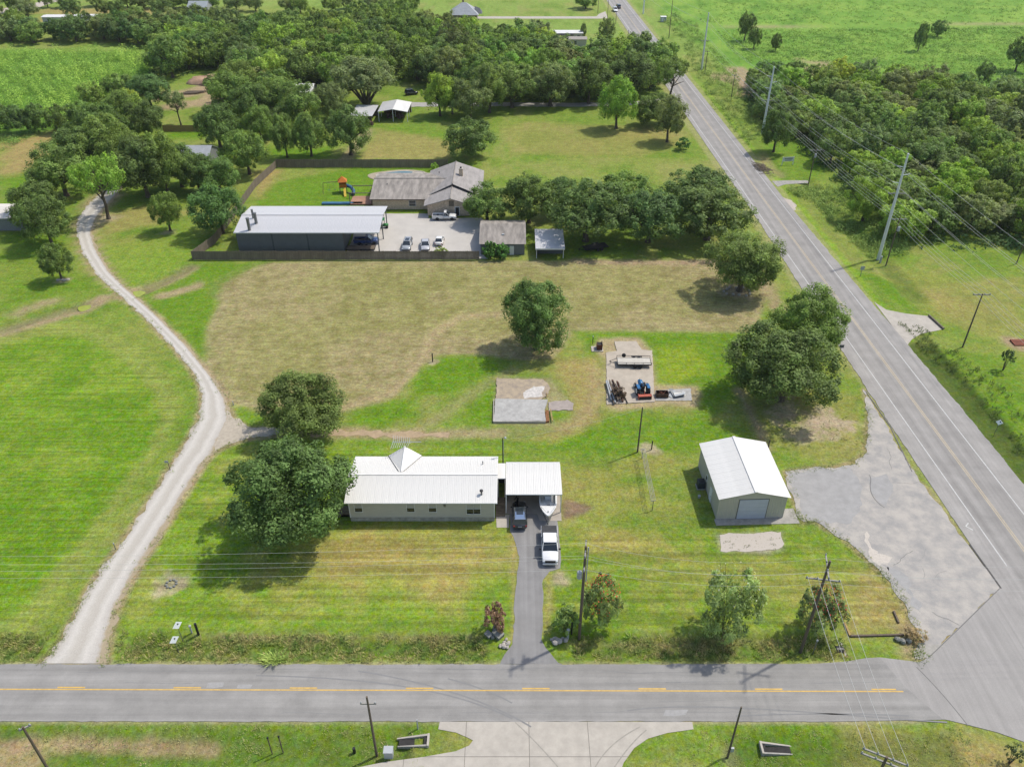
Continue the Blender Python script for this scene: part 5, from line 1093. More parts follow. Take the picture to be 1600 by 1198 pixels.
shrub('yard_bush', 'right one of two bright green bushes at the garden shed', 786, 404, 24, 378, (.06, .13, .03), 1200, .9)
shrub('yard_bush', 'yellow-green bush behind the fence below the white car', 688, 398, 24, 386, (.15, .19, .04), 700, 1.0, stems=False)
shrub('verge_bush', 'small dense bush by the highway verge below the grey-green tree', 1066, 234, 26, 212, (.06, .12, .028), 900, .8, stems=False)
shrub('pool_shrub', 'small lime green shrub beside the brick house at the pool lawn', 680, 266, 14, 253, (.14, .22, .03), 600, 1.0, stems=False)
shrub('sapling', 'thin staked sapling in the grass at the right edge', 1567, 578, 22, 545, (.07, .10, .04), 320, 1.0, 'open')
shrub('sapling', 'thin sapling in the dry verge at the bottom right corner', 1576, 1192, 34, 1165, (.08, .10, .05), 220, .9, 'open')
shrub('dead_brush', 'mound of dry brown brush at the end of the landscape timbers', 1428, 996, 36, 982, (.20, .155, .085), 1600, .5, 'bush', stems=False, cat='brush')

# scattered ground vegetation (uncountable)
def stuff(name, label, cat, pts, scale, tints, proto_n=5, blades=14, h=.55, spread=.3, wide=.07, mode='blade', seed=1, lean=.5, base=None):
    """one mesh of many tufts: grass blades or leafy weed clumps, coloured by patch"""
    r = np.random.default_rng(seed); n = len(pts); k = blades; pts = np.asarray(pts)
    P = np.repeat(pts, k, 0); s = np.repeat(scale, k); N = n * k
    zg = -ditch_depth(P[:, 0], P[:, 1]) - .03
    if mode == 'blade':
        a = r.uniform(0, 6.28, N); rad = spread * np.sqrt(r.random(N)) * s; bx = P[:, 0] + rad * np.cos(a); by = P[:, 1] + rad * np.sin(a); hh = h * s * r.uniform(.5, 1.2, N); la = a + r.normal(size=N) * .7; l = lean * hh * r.uniform(.2, 1.2, N); wd = wide * np.sqrt(s) * r.uniform(.7, 1.3, N)
        tx, ty = -np.sin(la), np.cos(la); root = np.stack([bx, by, zg], 1); tip = np.stack([bx + l * np.cos(la), by + l * np.sin(la), zg + hh], 1); T = np.stack([tx, ty, 0 * tx], 1) * wd[:, None]
        mid = root * .45 + tip * .55; mid[:, 2] += hh * .18
        v = np.stack([root - T * .6, mid - T, tip, mid + T], 1).reshape(-1, 3)
    else:
        d = unit(r.normal(size=(N, 3))); d[:, 2] = np.abs(d[:, 2]); q = r.random(N) ** .4
        p = np.stack([P[:, 0], P[:, 1], zg], 1) + d * (s * q)[:, None] * np.array([spread, spread, h]); nr = unit(d * 1.1 + np.array([0, 0, .2]) + r.normal(size=(N, 3)) * .3); t = unit(np.cross(nr, r.normal(size=(N, 3)))); b = np.cross(nr, t); z = (wide * np.sqrt(s) * r.uniform(.6, 1.4, N))[:, None]
        v = np.stack([p - t * z * .8, p - b * z * .45, p + t * z * .8, p + b * z * .45], 1).reshape(-1, 3)
    lv = np.clip(np.repeat(.25 + .5 * r.random(n), k) + .3 * (r.random(N) - .5), 0, 1)
    me = raw_mesh(name, v, np.repeat(lv, 4), [])
    m = bpy.data.materials.new(name + '_leaf'); m.use_nodes = True; nt = m.node_tree; L = nt.links.new; b_ = nt.nodes['Principled BSDF']; b_.inputs['Roughness'].default_value = .7; b_.inputs['Specular IOR Level'].default_value = .15
    pos = nn(nt, 'ShaderNodeNewGeometry').outputs['Position']; nz = nn(nt, 'ShaderNodeTexNoise'); nz.inputs['Scale'].default_value = .16 if base is None else base; nz.inputs['Detail'].default_value = 4; L(pos, nz.inputs['Vector'])
    rp = nn(nt, 'ShaderNodeValToRGB'); L(nz.outputs['Fac'], rp.inputs[0]); els = rp.color_ramp.elements
    for i, c in enumerate(tints):
        e = els[i] if i < 2 else els.new(.5); e.position = .34 + .34 * i / max(1, len(tints) - 1); e.color = (*(min(.6, q * 1.75) for q in c), 1)
    at = nn(nt, 'ShaderNodeAttribute', attribute_name='lv'); mr = nn(nt, 'ShaderNodeMapRange'); mr.inputs[3].default_value = .6; mr.inputs[4].default_value = 1.4; L(at.outputs['Fac'], mr.inputs[0])
    sc = nn(nt, 'ShaderNodeVectorMath', operation='SCALE'); L(rp.outputs[0], sc.inputs[0]); L(mr.outputs[0], sc.inputs['Scale']); L(sc.outputs[0], b_.inputs['Base Color'])
    tr = nn(nt, 'ShaderNodeBsdfTranslucent'); L(sc.outputs[0], tr.inputs[0]); ms = nn(nt, 'ShaderNodeMixShader'); ms.inputs[0].default_value = .3 if mode == 'blade' else .2; L(b_.outputs[0], ms.inputs[1]); L(tr.outputs[0], ms.inputs[2]); L(ms.outputs[0], nt.nodes['Material Output'].inputs[0])
    me.materials.append(m); o = bpy.data.objects.new(name, me); COL.objects.link(o); return tag(o, label, cat, None, 'stuff')
def area_pts(poly, dens, seed, thr=None, ns=.2):
    r = np.random.default_rng(seed); P = np.array(poly); lo, hi = P.min(0), P.max(0); c = r.uniform(lo, hi, (int((hi - lo).prod() * dens), 2)); c = c[inside(c[:, 0], c[:, 1], poly)]
    if thr is not None: c = c[fbm(c[:, 0], c[:, 1], ns) + .25 * (r.random(len(c)) - .5) > thr]
    return c
rs = np.random.default_rng(5)
GN_ = [(.085, .15, .03), (.17, .23, .05), (.30, .24, .11)]
d1 = np.concatenate([area_pts([(-43.0, 54.35), (-2.0, 54.35), (-2.6, 57.9), (-43.8, 58.1)], 13, 31, .43, .5), area_pts([(6.4, 54.4), (37, 54.6), (36.5, 57.6), (6.6, 57.8)], 13, 32, .43, .5), area_pts([(-66, 54.35), (-51.8, 54.35), (-51.0, 58), (-66, 58)], 10, 33)])
stuff('ditch_grass', 'rank green and straw grass in the ditch north of the front road', 'grass', d1, rs.uniform(.3, 1.15, len(d1)), GN_, blades=10, h=.36, spread=.28, wide=.034, seed=41, base=.7, lean=1.0)
d2 = np.concatenate([area_pts([(-60, 41.5), (-8, 41.5), (-8.5, 46.9), (-60, 46.9)], 6, 34, .46, .6), area_pts([(15, 41.5), (46, 41.5), (45, 46.6), (19, 46.3)], 6, 35, .46, .6)])
stuff('verge_grass', 'uneven grass along the verge south of the front road', 'grass', d2, rs.uniform(.35, .9, len(d2)), [(.14, .195, .05), (.20, .23, .075), (.29, .24, .12)], blades=8, h=.18, spread=.26, wide=.03, seed=42, base=.3, lean=1.4)
EB = W2([(1090, 40), (1112, 75), (1150, 110), (1170, 165), (1235, 215), (1190, 222), (1165, 228), (1120, 175), (1085, 110), (1060, 60), (1030, 30), (1050, 20)])
EB2 = W2([(1250, 292), (1330, 292), (1400, 330), (1420, 400), (1365, 402), (1335, 385), (1300, 350), (1268, 318), (1225, 296)])
d3 = np.concatenate([area_pts(EB, .35, 36), area_pts(EB2, .8, 37)])
stuff('verge_brush', 'bright green brush between the highway and the right wood', 'brush', d3, rs.uniform(.6, 1.7, len(d3)), [(.09, .145, .03), (.14, .215, .042), (.19, .25, .06)], blades=48, h=1.25, spread=.95, wide=.15, mode='leaf', seed=43, base=.12)
FR_ = W2([(1075, -20), (1095, 36), (1400, 40), (1800, 36), (1950, -20)]); FR2 = W2([(1120, 50), (1160, 98), (1240, 96), (1300, 100), (1420, 118), (1540, 125), (1640, 138), (1850, 120), (1700, 42), (1150, 48)])
d4 = np.concatenate([area_pts(FR2, .34, 38), area_pts(FR_, .10, 39)])
stuff('field_weeds', 'sea of bright green weeds in the open field right of the highway', 'weeds', d4, rs.uniform(.6, 1.9, len(d4)), [(.10, .165, .034), (.15, .24, .042), (.20, .29, .055)], blades=22, h=.8, spread=1.1, wide=.2, mode='leaf', seed=44, base=.05)
LS = W2([(-60, 86), (60, 84), (150, 80), (215, 84), (240, 112), (225, 132), (190, 150), (150, 190), (110, 205), (60, 198), (-60, 210)])
d5 = area_pts(LS, .13, 40)
stuff('sapling_thicket', 'thicket of bright green saplings filling the field at left', 'saplings', d5, rs.uniform(.55, 1.6, len(d5)) , [(.13, .225, .034), (.19, .31, .042), (.24, .36, .055)], blades=120, h=3.0, spread=1.45, wide=.2, mode='leaf', seed=45, base=.06)
LS2 = W2([(-60, 226), (-10, 222), (52, 206), (55, 212), (0, 238), (-60, 250)]); d6 = area_pts(LS2, .9, 46)
stuff('tall_cane', 'strip of tall green cane beside the dry field at left', 'cane', d6, rs.uniform(.8, 1.4, len(d6)), [(.08, .15, .03), (.12, .2, .04)], blades=26, h=1.5, spread=.8, wide=.16, mode='leaf', seed=46, base=.1)
UW = W2([(1168, 172), (1170, 130), (1330, 120), (1600, 140), (1740, 150), (1760, 392), (1420, 388), (1375, 345), (1300, 280), (1240, 215)]); d7 = area_pts(UW, .22, 47)
stuff('undergrowth', 'dense undergrowth between the trees of the right wood', 'undergrowth', d7, rs.uniform(.8, 2.0, len(d7)), [(.05, .09, .025), (.09, .15, .035), (.06, .1, .03)], blades=26, h=1.3, spread=1.3, wide=.32, mode='leaf', seed=47, base=.06)
UW2 = area_pts(WOOD, .12, 48)
stuff('forest_floor_scrub', 'shaded scrub under the trees of the middle wood', 'undergrowth', UW2, rs.uniform(.8, 1.8, len(UW2)), [(.04, .07, .02), (.06, .1, .028)], blades=22, h=1.2, spread=1.4, wide=.34, mode='leaf', seed=48)
ed = W2([(1418, 498), (1445, 530), (1500, 600), (1560, 668), (1600, 715), (1640, 770), (1600, 700), (1540, 615), (1480, 545)]); d8 = area_pts(W2([(1395, 500), (1440, 540), (1520, 620), (1610, 725), (1700, 850), (1740, 830), (1640, 690), (1560, 600), (1490, 545), (1440, 510)]), 2.2, 49, .42, .25)
stuff('east_ditch_weeds', 'coarse weeds in the ditch along the right side of the highway', 'weeds', d8, rs.uniform(.4, 1.1, len(d8)), [(.07, .10, .03), (.12, .16, .045)], blades=12, h=.5, spread=.4, wide=.05, seed=49, base=.2)
o = stuff('cane_grass_clump', 'bright yellow-green clump of cane grass at the road edge', 'plant', np.array([[G(431, 1034).x + dx, G(431, 1034).y + .15 * k] for k, dx in enumerate((-.9, -.3, .3, .9))]), np.array([.8, 1.1, 1.0, .7]), [(.19, .27, .06), (.25, .31, .08)], blades=60, h=.85, spread=.35, wide=.045, seed=77, lean=1.2); o.pop('kind', None)
def edge_pts(px, n, seed, w=.8):
    r = np.random.default_rng(seed); P = np.array(W2(px)); k = r.integers(0, len(P) - 1, n); t = r.random((n, 1)); return P[k] * (1 - t) + P[k + 1] * t + r.normal(size=(n, 2)) * w * .5
d10 = np.concatenate([edge_pts(LOT[:7], 220, 61), edge_pts(LOT[12:] + LOT[:1], 420, 62), edge_pts(DRIVE_L, 700, 63, .7), edge_pts(DRIVE_R, 500, 64, .7)])
stuff('edge_weeds', 'low weeds creeping over the edges of gravel and broken asphalt', 'weeds', d10, rs.uniform(.3, 1.0, len(d10)), [(.11, .16, .04), (.20, .22, .07)], blades=9, h=.22, spread=.28, wide=.03, seed=66, lean=1.2)
d9 = np.concatenate([area_pts(W2([(1110, 845), (1230, 838), (1222, 860), (1128, 862)]), 1.0, 50), area_pts(W2([(560, 650), (660, 625), (700, 640), (640, 665)]), .5, 51), area_pts(W2([(1240, 630), (1340, 640), (1340, 700), (1230, 700)]), .6, 52)])
stuff('stray_tufts', 'scattered low tufts of coarse grass in worn yard patches', 'grass', d9, rs.uniform(.3, .8, len(d9)), [(.08, .12, .03), (.16, .16, .06)], blades=10, h=.3, spread=.25, wide=.03, seed=50)

# ------------------------------------------------------------------ slabs and yard clutter
def slab(name, label, cat, pts, h, m, rag=.08):
    c = sum((Vector(p) for p in pts), Vector((0, 0))) / len(pts); t = thing(name, label, cat, (c.x, c.y, 0)); return t, c
def poly_prism(pts, z0, z1, name, m, parent, rag=0.0, step=.5):
    out = []
    for i in range(len(pts)):
        a, b = Vector(pts[i]), Vector(pts[(i + 1) % len(pts)]); k = max(1, int((b - a).length / step)) if rag else 1
        for j in range(k):
            p = a.lerp(b, j / k); out.append((p.x + R.uniform(-rag, rag), p.y + R.uniform(-rag, rag)))
    mb = MB(); mb.prism(out, z0, z1); mb2 = mb; return mb2.build(name, m, parent, world=True)
def slabs():
    t = thing('foundation_slab', 'old cracked concrete house slab with crumbled back half', 'concrete slab', (1.6, 101.5, 0))
    poly_prism([(-2.75, 96.4), (5.1, 96.5), (5.0, 99.4), (5.6, 101.9), (-2.6, 102.2)], -.1, .32, 'slab', mat('grey_slab', S(196, 194, 188), .9, .16, 1.4, .3, 10), t, .04)
    poly_prism([(-2.55, 102.25), (4.6, 102.0), (5.9, 104.6), (6.1, 106.0), (5.0, 107.6), (-2.4, 108.0)], -.1, .16, 'crumbled_slab', mat('stained_slab', S(206, 188, 158), .95, 0, 1.1, .4, 9, col2=S(170, 156, 140)), t, .18)
    poly_prism([(5.62, 99.3), (9.3, 99.6), (9.5, 101.2), (8.8, 102.2), (5.65, 101.6)], -.1, .07, 'side_walk', mat('walk_slab', S(186, 174, 164), .95, .12, 1, .3, 9), t, .15)
    poly_prism([(2.0, 102.5), (4.6, 102.9), (5.2, 105.6), (3.4, 105.8), (1.6, 103.8)], .16, .175, 'plaster_residue', mat('white_residue', S(226, 220, 212), .9, .2, 3, .3, 12), t, .25)
    poly_prism([(5.05, 96.35), (5.65, 96.5), (5.62, 99.2), (5.15, 99.3)], -.1, .28, 'rusty_footing', mat('rusty_footing', S(150, 104, 66), .95, .4, 4, .5, 10), t, .05)
    MB().box((6.0, 97.9, .35), (.14, 3.0, .14), .06).build('edge_board', M_WOODL, t, world=True)
    MB().box((5.5, 103.2, .3), (.10, 1.1, .10), .1).build('edge_board', M_WOODL, t, world=True)
    for k in range(4): MB().bb(-2.8 + k * 1.97, -2.8 + k * 1.97 + 1.95, 96.30, 96.395, -.1, .33).build('edge_block', M_CONC, t, world=True)
    for k in range(3): MB().bb(-2.88, -2.765, 96.4 + k * 1.9, 96.4 + k * 1.9 + 1.88, -.1, .34).build('edge_block', M_CONC, t, world=True)
    t = thing('equipment_slab', 'pale concrete slab carrying the tractor, trailer and pipe stack', 'concrete slab', (18.5, 109, 0))
    poly_prism(W2([(948, 632), (1023, 628), (1019, 548), (1003, 547), (994, 533.5), (960, 534), (964, 549), (947, 551)]), -.1, .10, 'slab', mat('tan_slab', S(206, 194, 176), .9, .10, .7, .3, 10), t, .05)
    poly_prism(W2([(1024, 626), (1081, 626), (1079, 607), (1024, 610)]), -.1, .06, 'extension_slab', mat('grey_slab', (0, 0, 0)), t, .05)
    t = thing('burn_box', 'rust-brown steel burn box on a small pale pad', 'burn box', tuple(G(933, 545)))
    MB().bb(-1.0, 1.0, -.9, .7, -.05, .10).build('pad', M_CONC, t); MB().bb(-.1, .75, -.55, .55, .10, 1.05).build('box', M_RUST, t); MB().bb(-.02, .67, -.47, .47, 1.05, 1.07).build('ash', M_DARKIN, t)
    MB().bb(.75, .83, -.6, .6, .1, 1.3).build('side_sheet', M_DARKIN, t)
    t = thing('water_hydrant', 'short dark yard post with white top behind the burn box', 'post', tuple(G(926, 537)))
    MB().tube([(0, 0, 0), (0, 0, 1.4)], .06, 8).build('post', M_BLACK, t); MB().lathe([(.08, 1.38), (.12, 1.5), (.05, 1.62)], n=10).build('cap', M_INS, t)
    # stack of pipes, each its own thing
    r = random.Random(9); c = G(962, 612)
    for i in range(12):
        m = [M_INS, M_WOODP, M_RUST, M_WOODP, M_RUST, M_INS][i % 6] if i < 3 else [M_RUST, M_WOODP, M_DARKIN][i % 3]; x = c.x - 1.15 + i * .2 ; l = r.uniform(4.2, 6.2); z = .18 + (.17 if i % 3 == 1 else 0)
        word = ['white', 'grey', 'white'][i] if i < 3 else 'rusty brown'
        lab = ['outermost white pipe of the pipe stack on the equipment slab', 'grey timber beside the white pipes of the stack', 'second pale pipe of the pipe stack on the equipment slab'][i] if i < 3 else 'rusty brown pipe or timber lying in the stack on the equipment slab'
        z += .25 if i in (0, 2) else 0; o = MB().tube([(-.05, -l / 2, 0), (.03, l / 2, 0)], .09 if i > 2 else .13, 8).build('pipe', M_INS if i in (0, 2) else m, None)
        o.location = (x, c.y + r.uniform(-.6, .6), z); o.rotation_euler = (0, 0, .12 + r.uniform(-.06, .06)); tag(o, lab, 'pipe', 'pipe stack')
    p = G(970, 618); o = shrub('scrap_heap', 'dark tangled scrap and vines on the pipe stack', 966, 622, 26, 604, (.075, .055, .04), 500, 1.1, 'bush', stems=False, cat='scrap')
    t = thing('steel_tank_bin', 'open brown steel bin beside the red implement', 'bin', tuple(G(1034, 619)))
    b = MB(); b.bb(-.95, .95, -.55, -.5, .08, .8); b.bb(-.95, .95, .5, .55, .08, .8); b.bb(-.95, -.9, -.5, .5, .08, .8); b.bb(.9, .95, -.5, .5, .08, .8); b.bb(-.9, .9, -.5, .5, .08, .14); b.build('bin', mat('brown_steel', S(96, 74, 60), .8, .3, 3), t)
    b = MB(); [b.tube([(r.uniform(-.8, .6), -.3, .3 + .05 * i), (r.uniform(-.6, .8), .4, .55 + .05 * i)], .05, 6) for i in range(6)]; b.build('scrap', M_RUST, t)
    t = thing('metal_offcuts', 'heap of crumpled grey sheet metal on the slab extension', 'scrap metal', tuple(G(1064, 618)))
    for i in range(7):
        b = MB(); b.box((0, 0, 0), (r.uniform(.8, 2.0), r.uniform(.3, .8), .03)); o = b.build('sheet_piece', M_STEEL if i % 2 else M_INS, t); o.location = (r.uniform(-1.5, 1.2), r.uniform(-.7, .7), .15 + .06 * i); o.rotation_euler = (r.uniform(-.3, .3), r.uniform(-.25, .25), r.uniform(0, 3))
slabs()
def landscape_bits():
    t = thing('landscape_timbers', 'L-shaped landscape timber border by the broken lot corner', 'timber border', (29, 57.5, 0))
    a, b, c, d = (Vector(p) for p in W2([(1319, 973), (1328, 994), (1412, 992), (1396, 955)]))
    for p, q in ((a, b), (b, b.lerp(c, .5)), (b.lerp(c, .5), c), (d, d.lerp(c, .5))):
        m = (p + q) / 2; MB().box((m.x, m.y, .08), ((q - p).length - .03, .2, .24), math.atan2(q.y - p.y, q.x - p.x)).build('timber', M_WOODP if q != b else M_WOODL, t, world=True)
    r = random.Random(4)
    def rock(px, py, s, label, group, m):
        g = G(px, py); mb = MB(); mb.ell((0, 0, s * .3), (s * .55, s * .45, s * .38), 9, 5, 0, .16, r); o = mb.build('rock', m, None, bevel=.0); o.location = (g.x, g.y, gz(g.x, g.y)); o.rotation_euler = (r.uniform(-.2, .2), r.uniform(-.2, .2), r.uniform(0, 6)); tag(o, label, 'rock', group)
    def block(px, py, s, label, group, m):
        g = G(px, py); o = MB().box((0, 0, s * .28), (s, s * .8, s * .6)).build('concrete_block', m, None, bevel=.05); o.location = (g.x, g.y, gz(g.x, g.y) + .02); o.rotation_euler = (r.uniform(-.25, .25), r.uniform(-.25, .25), r.uniform(0, 6)); tag(o, label, 'concrete block', group)
    MR = mat('pale_rock', S(206, 198, 186), .9, .15, 4, .3, 8); MG = mat('grey_rock', S(164, 164, 154), .9, .15, 4, .3, 8)
    block(778, 992, 1.15, 'largest square grey block left of the driveway mouth', None, MG); block(763, 992, .8, 'squat grey block left of the largest square block', None, MG); block(774, 983, .6, 'dark block tucked under the reddish-brown shrub', None, MG); block(770, 996, .5, 'little block between the two grey blocks', None, MG)
    for q in ((791, 999), (788, 1004), (790, 1008), (794, 1006), (782, 1010), (788, 1012), (793, 1012), (786, 1009)): rock(q[0], q[1], r.uniform(.35, .6), 'pale stone in the heap left of the driveway mouth', 'pale stones by the driveway', MR)
    for q in ((862, 1000), (868, 1006), (873, 1003), (879, 998), (868, 999), (884, 1001)): rock(q[0], q[1], r.uniform(.4, .75), 'pale stone in the heap right of the driveway mouth', 'pale stones right of driveway', MR)
    for q in ((1402, 1000), (1410, 1003), (1420, 1002)): rock(q[0], q[1], .7, 'broken concrete lump below the landscape timbers', 'concrete lumps', MG)
    for i in range(12):
        a = i * .52; g = G(1153, 456); p = (g.x + 2.4 * math.cos(a) * r.uniform(.8, 1.2), g.y + 1.6 * math.sin(a) * r.uniform(.8, 1.2)); o = MB().ell((0, 0, .1), (.32, .26, .22), 8, 5, 0, .15, r).build('rock', MR, None); o.location = (p[0], p[1], 0); o.rotation_euler = (0, 0, r.uniform(0, 6)); tag(o, 'pale stone in the ring around the lone round tree', 'rock', 'tree ring stones')
    for i in range(4):
        g = G(97, 437); o = MB().ell((0, 0, .1), (.45, .35, .2), 8, 5, 0, .12, r).build('rock', MR, None); o.location = (g.x - .6 + i * .6, g.y - .3 + .2 * (i % 2), 0); tag(o, 'white stone at the foot of the small drive-side tree', 'rock', 'stones at small tree')
    t = thing('brush_pile', 'heap of grey cut branches beside the highway turn', 'brush pile', tuple(G(1190, 264))); mb = MB()
    for i in range(150): a = r.uniform(0, 3.14); l = r.uniform(.8, 2.2); x, y, z = r.gauss(0, .8), r.gauss(0, 2.0), r.uniform(.05, .7); mb.tube([(x - l * math.cos(a) / 2, y - l * math.sin(a) / 2, z), (x + l * math.cos(a) / 2, y + l * math.sin(a) / 2, z + r.uniform(-.2, .3))], .045, 4)
    o = mb.build('branches', M_DEADW, t); o['kind'] = 'stuff'; t.rotation_euler = (0, 0, .25)
    t = thing('soil_mound', 'heap of reddish bare soil at the edge of the wood', 'soil heap', tuple(G(330, 128))); mo = mat('red_soil', S(204, 168, 138), .95, .2, .8, .6, 6)
    MB().ell((0, 0, 0), (8, 5, 1.9), 22, 9, 0, .22, r).build('heap', mo, t, True); MB().ell((9, 7, 0), (7, 4, 1.8), 18, 8, 0, .22, r).build('heap', mo, t, True)
    t = thing('fallen_logs', 'dark fallen logs on bare ground near the red soil heap', 'logs', tuple(G(298, 146)))
    for i in range(5): MB().tube([(-3 + i * .4, i * .8 - 2, .3), (2.5 + i * .6, i * .5 - 1, .4)], .22, 7).build('log', M_WOODP, t)
    for (px, py, lab) in ((134, 480, 'left of the gravel drive'), (214, 458, 'right of the gravel drive')):
        g = G(px, py); mb = MB(); pts = [(math.cos(a) * (1.55 if px < 200 else 1.4) * (1 + .12 * math.sin(3 * a)), math.sin(a) * (1.2 if px < 200 else 1.3)) for a in np.linspace(0, 6.28, 24)[:-1]]
        mb.add([(p[0] + g.x, p[1] + g.y, -.20) for p in pts], [tuple(range(len(pts)))]); o = mb.build('puddle', mat('algae_water', S(176, 186, 70), .25, .12, 1, spec=.5), None); struct(o)
    # pool behind the brick house
    g = G(625, 275); t = thing('swimming_pool', 'kidney-shaped pool with pale deck behind the brick house', 'pool', (g.x, g.y, 0))
    def blob(rx, ry, z0, z1, name, m, dx=0): MB().prism([(dx + rx * math.cos(a) * (1 + .12 * math.cos(2 * a + .4)), ry * math.sin(a) * (1 + .1 * math.sin(2 * a))) for a in np.linspace(0, 6.28, 36)[:-1]], z0, z1).build(name, m, t)
    blob(7.4, 4.3, -.1, .06, 'deck', mat('pool_deck', S(190, 176, 152), .9, .1, 1)); blob(5.6, 3.2, .06, .16, 'coping', M_CONC); blob(5.1, 2.8, .06, .18, 'water', mat('pool_water', S(120, 160, 176), .08, .06, 1, spec=.5)); MB().lathe([(1.7, .06), (1.7, .3), (1.4, .3), (1.4, .2)], (4.6, 1.2, 0), n=24).build('spa_ring', M_CONC, t)
    t = thing('patio_deck', 'small timber patio deck with posts left of the brick house', 'deck', (-34.6, 181.5, 0)); MB().bb(-3.4, 1.9, -2.2, 2.6, 0, .35).build('floor', mat('terracotta_deck', S(196, 150, 124), .85, .1, 2), t)
    for x in (-3.3, 1.8):
        for y in (-2.1, 2.5): MB().bb(x - .08, x + .08, y - .08, y + .08, 0, 2.9).build('post', M_WOODD, t)
    for y in (-2.1, 2.5): MB().bb(-3.4, 1.9, y - .07, y + .07, 2.9, 3.05).build('beam', M_WOODD, t)
    # play set
    g = G(537, 300); t = thing('play_set', 'colourful play set with orange tower and slides on the back lawn', 'play set', (g.x, g.y, 0), .2); MO = mat('orange_plastic', S(226, 132, 46), .5, .08, 2); MY = mat('yellow_plastic', S(228, 196, 70), .5, .06, 2); MBp = mat('blue_plastic', S(60, 110, 150), .5, .06, 2)
    for x in (-.8, .8):
        for y in (-.8, .8): MB().bb(x - .07, x + .07, y - .07, y + .07, 0, 2.9).build('tower_post', M_WOODP, t)
    MB().bb(-.9, .9, -.9, .9, 1.35, 1.45).build('platform', M_WOODP, t); q = MB(); q.add([(-1.1, -1.1, 2.8), (1.1, -1.1, 2.8), (1.1, 1.1, 2.8), (-1.1, 1.1, 2.8), (0, 0, 4.0)], [(0, 1, 4), (1, 2, 4), (2, 3, 4), (3, 0, 4), (3, 2, 1, 0)]); q.build('tower_roof', MO, t)
    for i, s in enumerate((-1, 1)): MB().bb(-.88, .88, s * .85 - .04, s * .85 + .04, 1.5, 2.1).build('side_panel', MO, t)
    MB().box((.3, -2.1, .75), (.55, 2.9, .1), 0, 0, .48).build('slide', MY, t); MB().tube([(.9, 0, 1.6), (1.9, -.6, 1.3), (2.4, -1.8, .8), (2.2, -3.0, .4)], .42, 10).build('tube_slide', MBp, t)
    b = MB(); b.tube([(-.8, .5, 2.5), (-4.6, .5, 2.5)], .07, 6); b.tube([(-4.6, .5, 2.5), (-4.9, -.7, 0)], .06, 6); b.tube([(-4.6, .5, 2.5), (-4.9, 1.7, 0)], .06, 6); b.build('swing_beam', M_WOODP, t)
    for x in (-2, -3.4): q = MB(); q.tube([(x - .2, .5, 2.5), (x - .2, .4, .6)], .012, 4); q.tube([(x + .2, .5, 2.5), (x + .2, .4, .6)], .012, 4); q.box((x, .4, .58), (.45, .2, .05)); q.build('swing', MBp, t)
    g = G(530, 319); o = MB().box((0, 0, 0), (1, 1, 1)); t = thing('blue_tarp', 'strip of blue tarpaulin on grass behind the workshop', 'tarp', (g.x, g.y, 0)); MB().bb(-4, 5.5, -.5, .6, 0, .35).ell((2, 0, .3), (1.5, .5, .25), 8, 5).build('sheet', mat('blue_tarp', S(66, 118, 160), .6, .12, 1.5), t)
    # clothesline of pipe
    a, b = G(1003, 716), G(1019, 797); t = thing('clothesline', 'grey pipe clothesline with two T posts on the lawn', 'clothesline', (a.x, a.y, 0)); bl = b - a
    for p in (Vector((0, 0, 0)), bl): MB().tube([(p.x, p.y, 0), (p.x, p.y, 1.7)], .05, 8).build('post', M_STEEL, t)
    for p in (Vector((0, 0, 0)), bl): MB().tube([(p.x - .3, p.y, 1.7), (p.x + .3, p.y, 1.7)], .04, 8).build('cross_arm', M_STEEL, t)
    for s in (-.28, -.1, .1, .28): MB().tube([(s, 0, 1.72), (bl.x * .5 + s, bl.y * .5, 1.62), (bl.x + s, bl.y, 1.72)], .032, 5).build('line', M_GREYP, t)
    # culvert headwalls
    for (px, py, lab, fl) in ((644, 1158, 'concrete culvert headwall left of the apron', 1), (1216, 1166, 'concrete culvert headwall at the bottom right verge', -1)):
        g = G(px, py); t = thing('culvert', lab, 'culvert', (g.x, g.y, gz(g.x, g.y))); q = MB()
        q.add([(-1.55 * fl, .45, .02), (1.5 * fl, .62, .5), (1.5 * fl, .42, .5), (-1.55 * fl, .32, .02), (-1.55 * fl, .45, -.3), (1.5 * fl, .62, -.3), (1.5 * fl, .42, -.3), (-1.55 * fl, .32, -.3)], [(0, 1, 2, 3), (3, 2, 6, 7), (0, 4, 5, 1), (1, 5, 6, 2), (0, 3, 7, 4)]); q.build('wing_wall', M_CONC, t)
        q = MB(); q.add([(-1.4 * fl, -.5, .0), (1.5 * fl, -.62, .4), (1.5 * fl, -.45, .4), (-1.4 * fl, -.38, .0), (-1.4 * fl, -.5, -.3), (1.5 * fl, -.62, -.3), (1.5 * fl, -.45, -.3), (-1.4 * fl, -.38, -.3)], [(0, 1, 2, 3), (3, 2, 6, 7), (0, 4, 5, 1), (1, 5, 6, 2), (0, 3, 7, 4)]); q.build('wing_wall', M_CONC2, t)
        MB().bb(min(1.5 * fl, 1.7 * fl), max(1.5 * fl, 1.7 * fl), -.65, .65, -.3, .52).build('headwall', M_CONC, t); MB().bb(min(1.2 * fl, 1.49 * fl), max(1.2 * fl, 1.49 * fl), -.44, .41, -.25, .36).build('opening', M_DARKIN, t); MB().bb(min(-1.3 * fl, 1.2 * fl), max(-1.3 * fl, 1.2 * fl), -.42, .36, -.1, .03).build('channel', M_DARKIN, t)
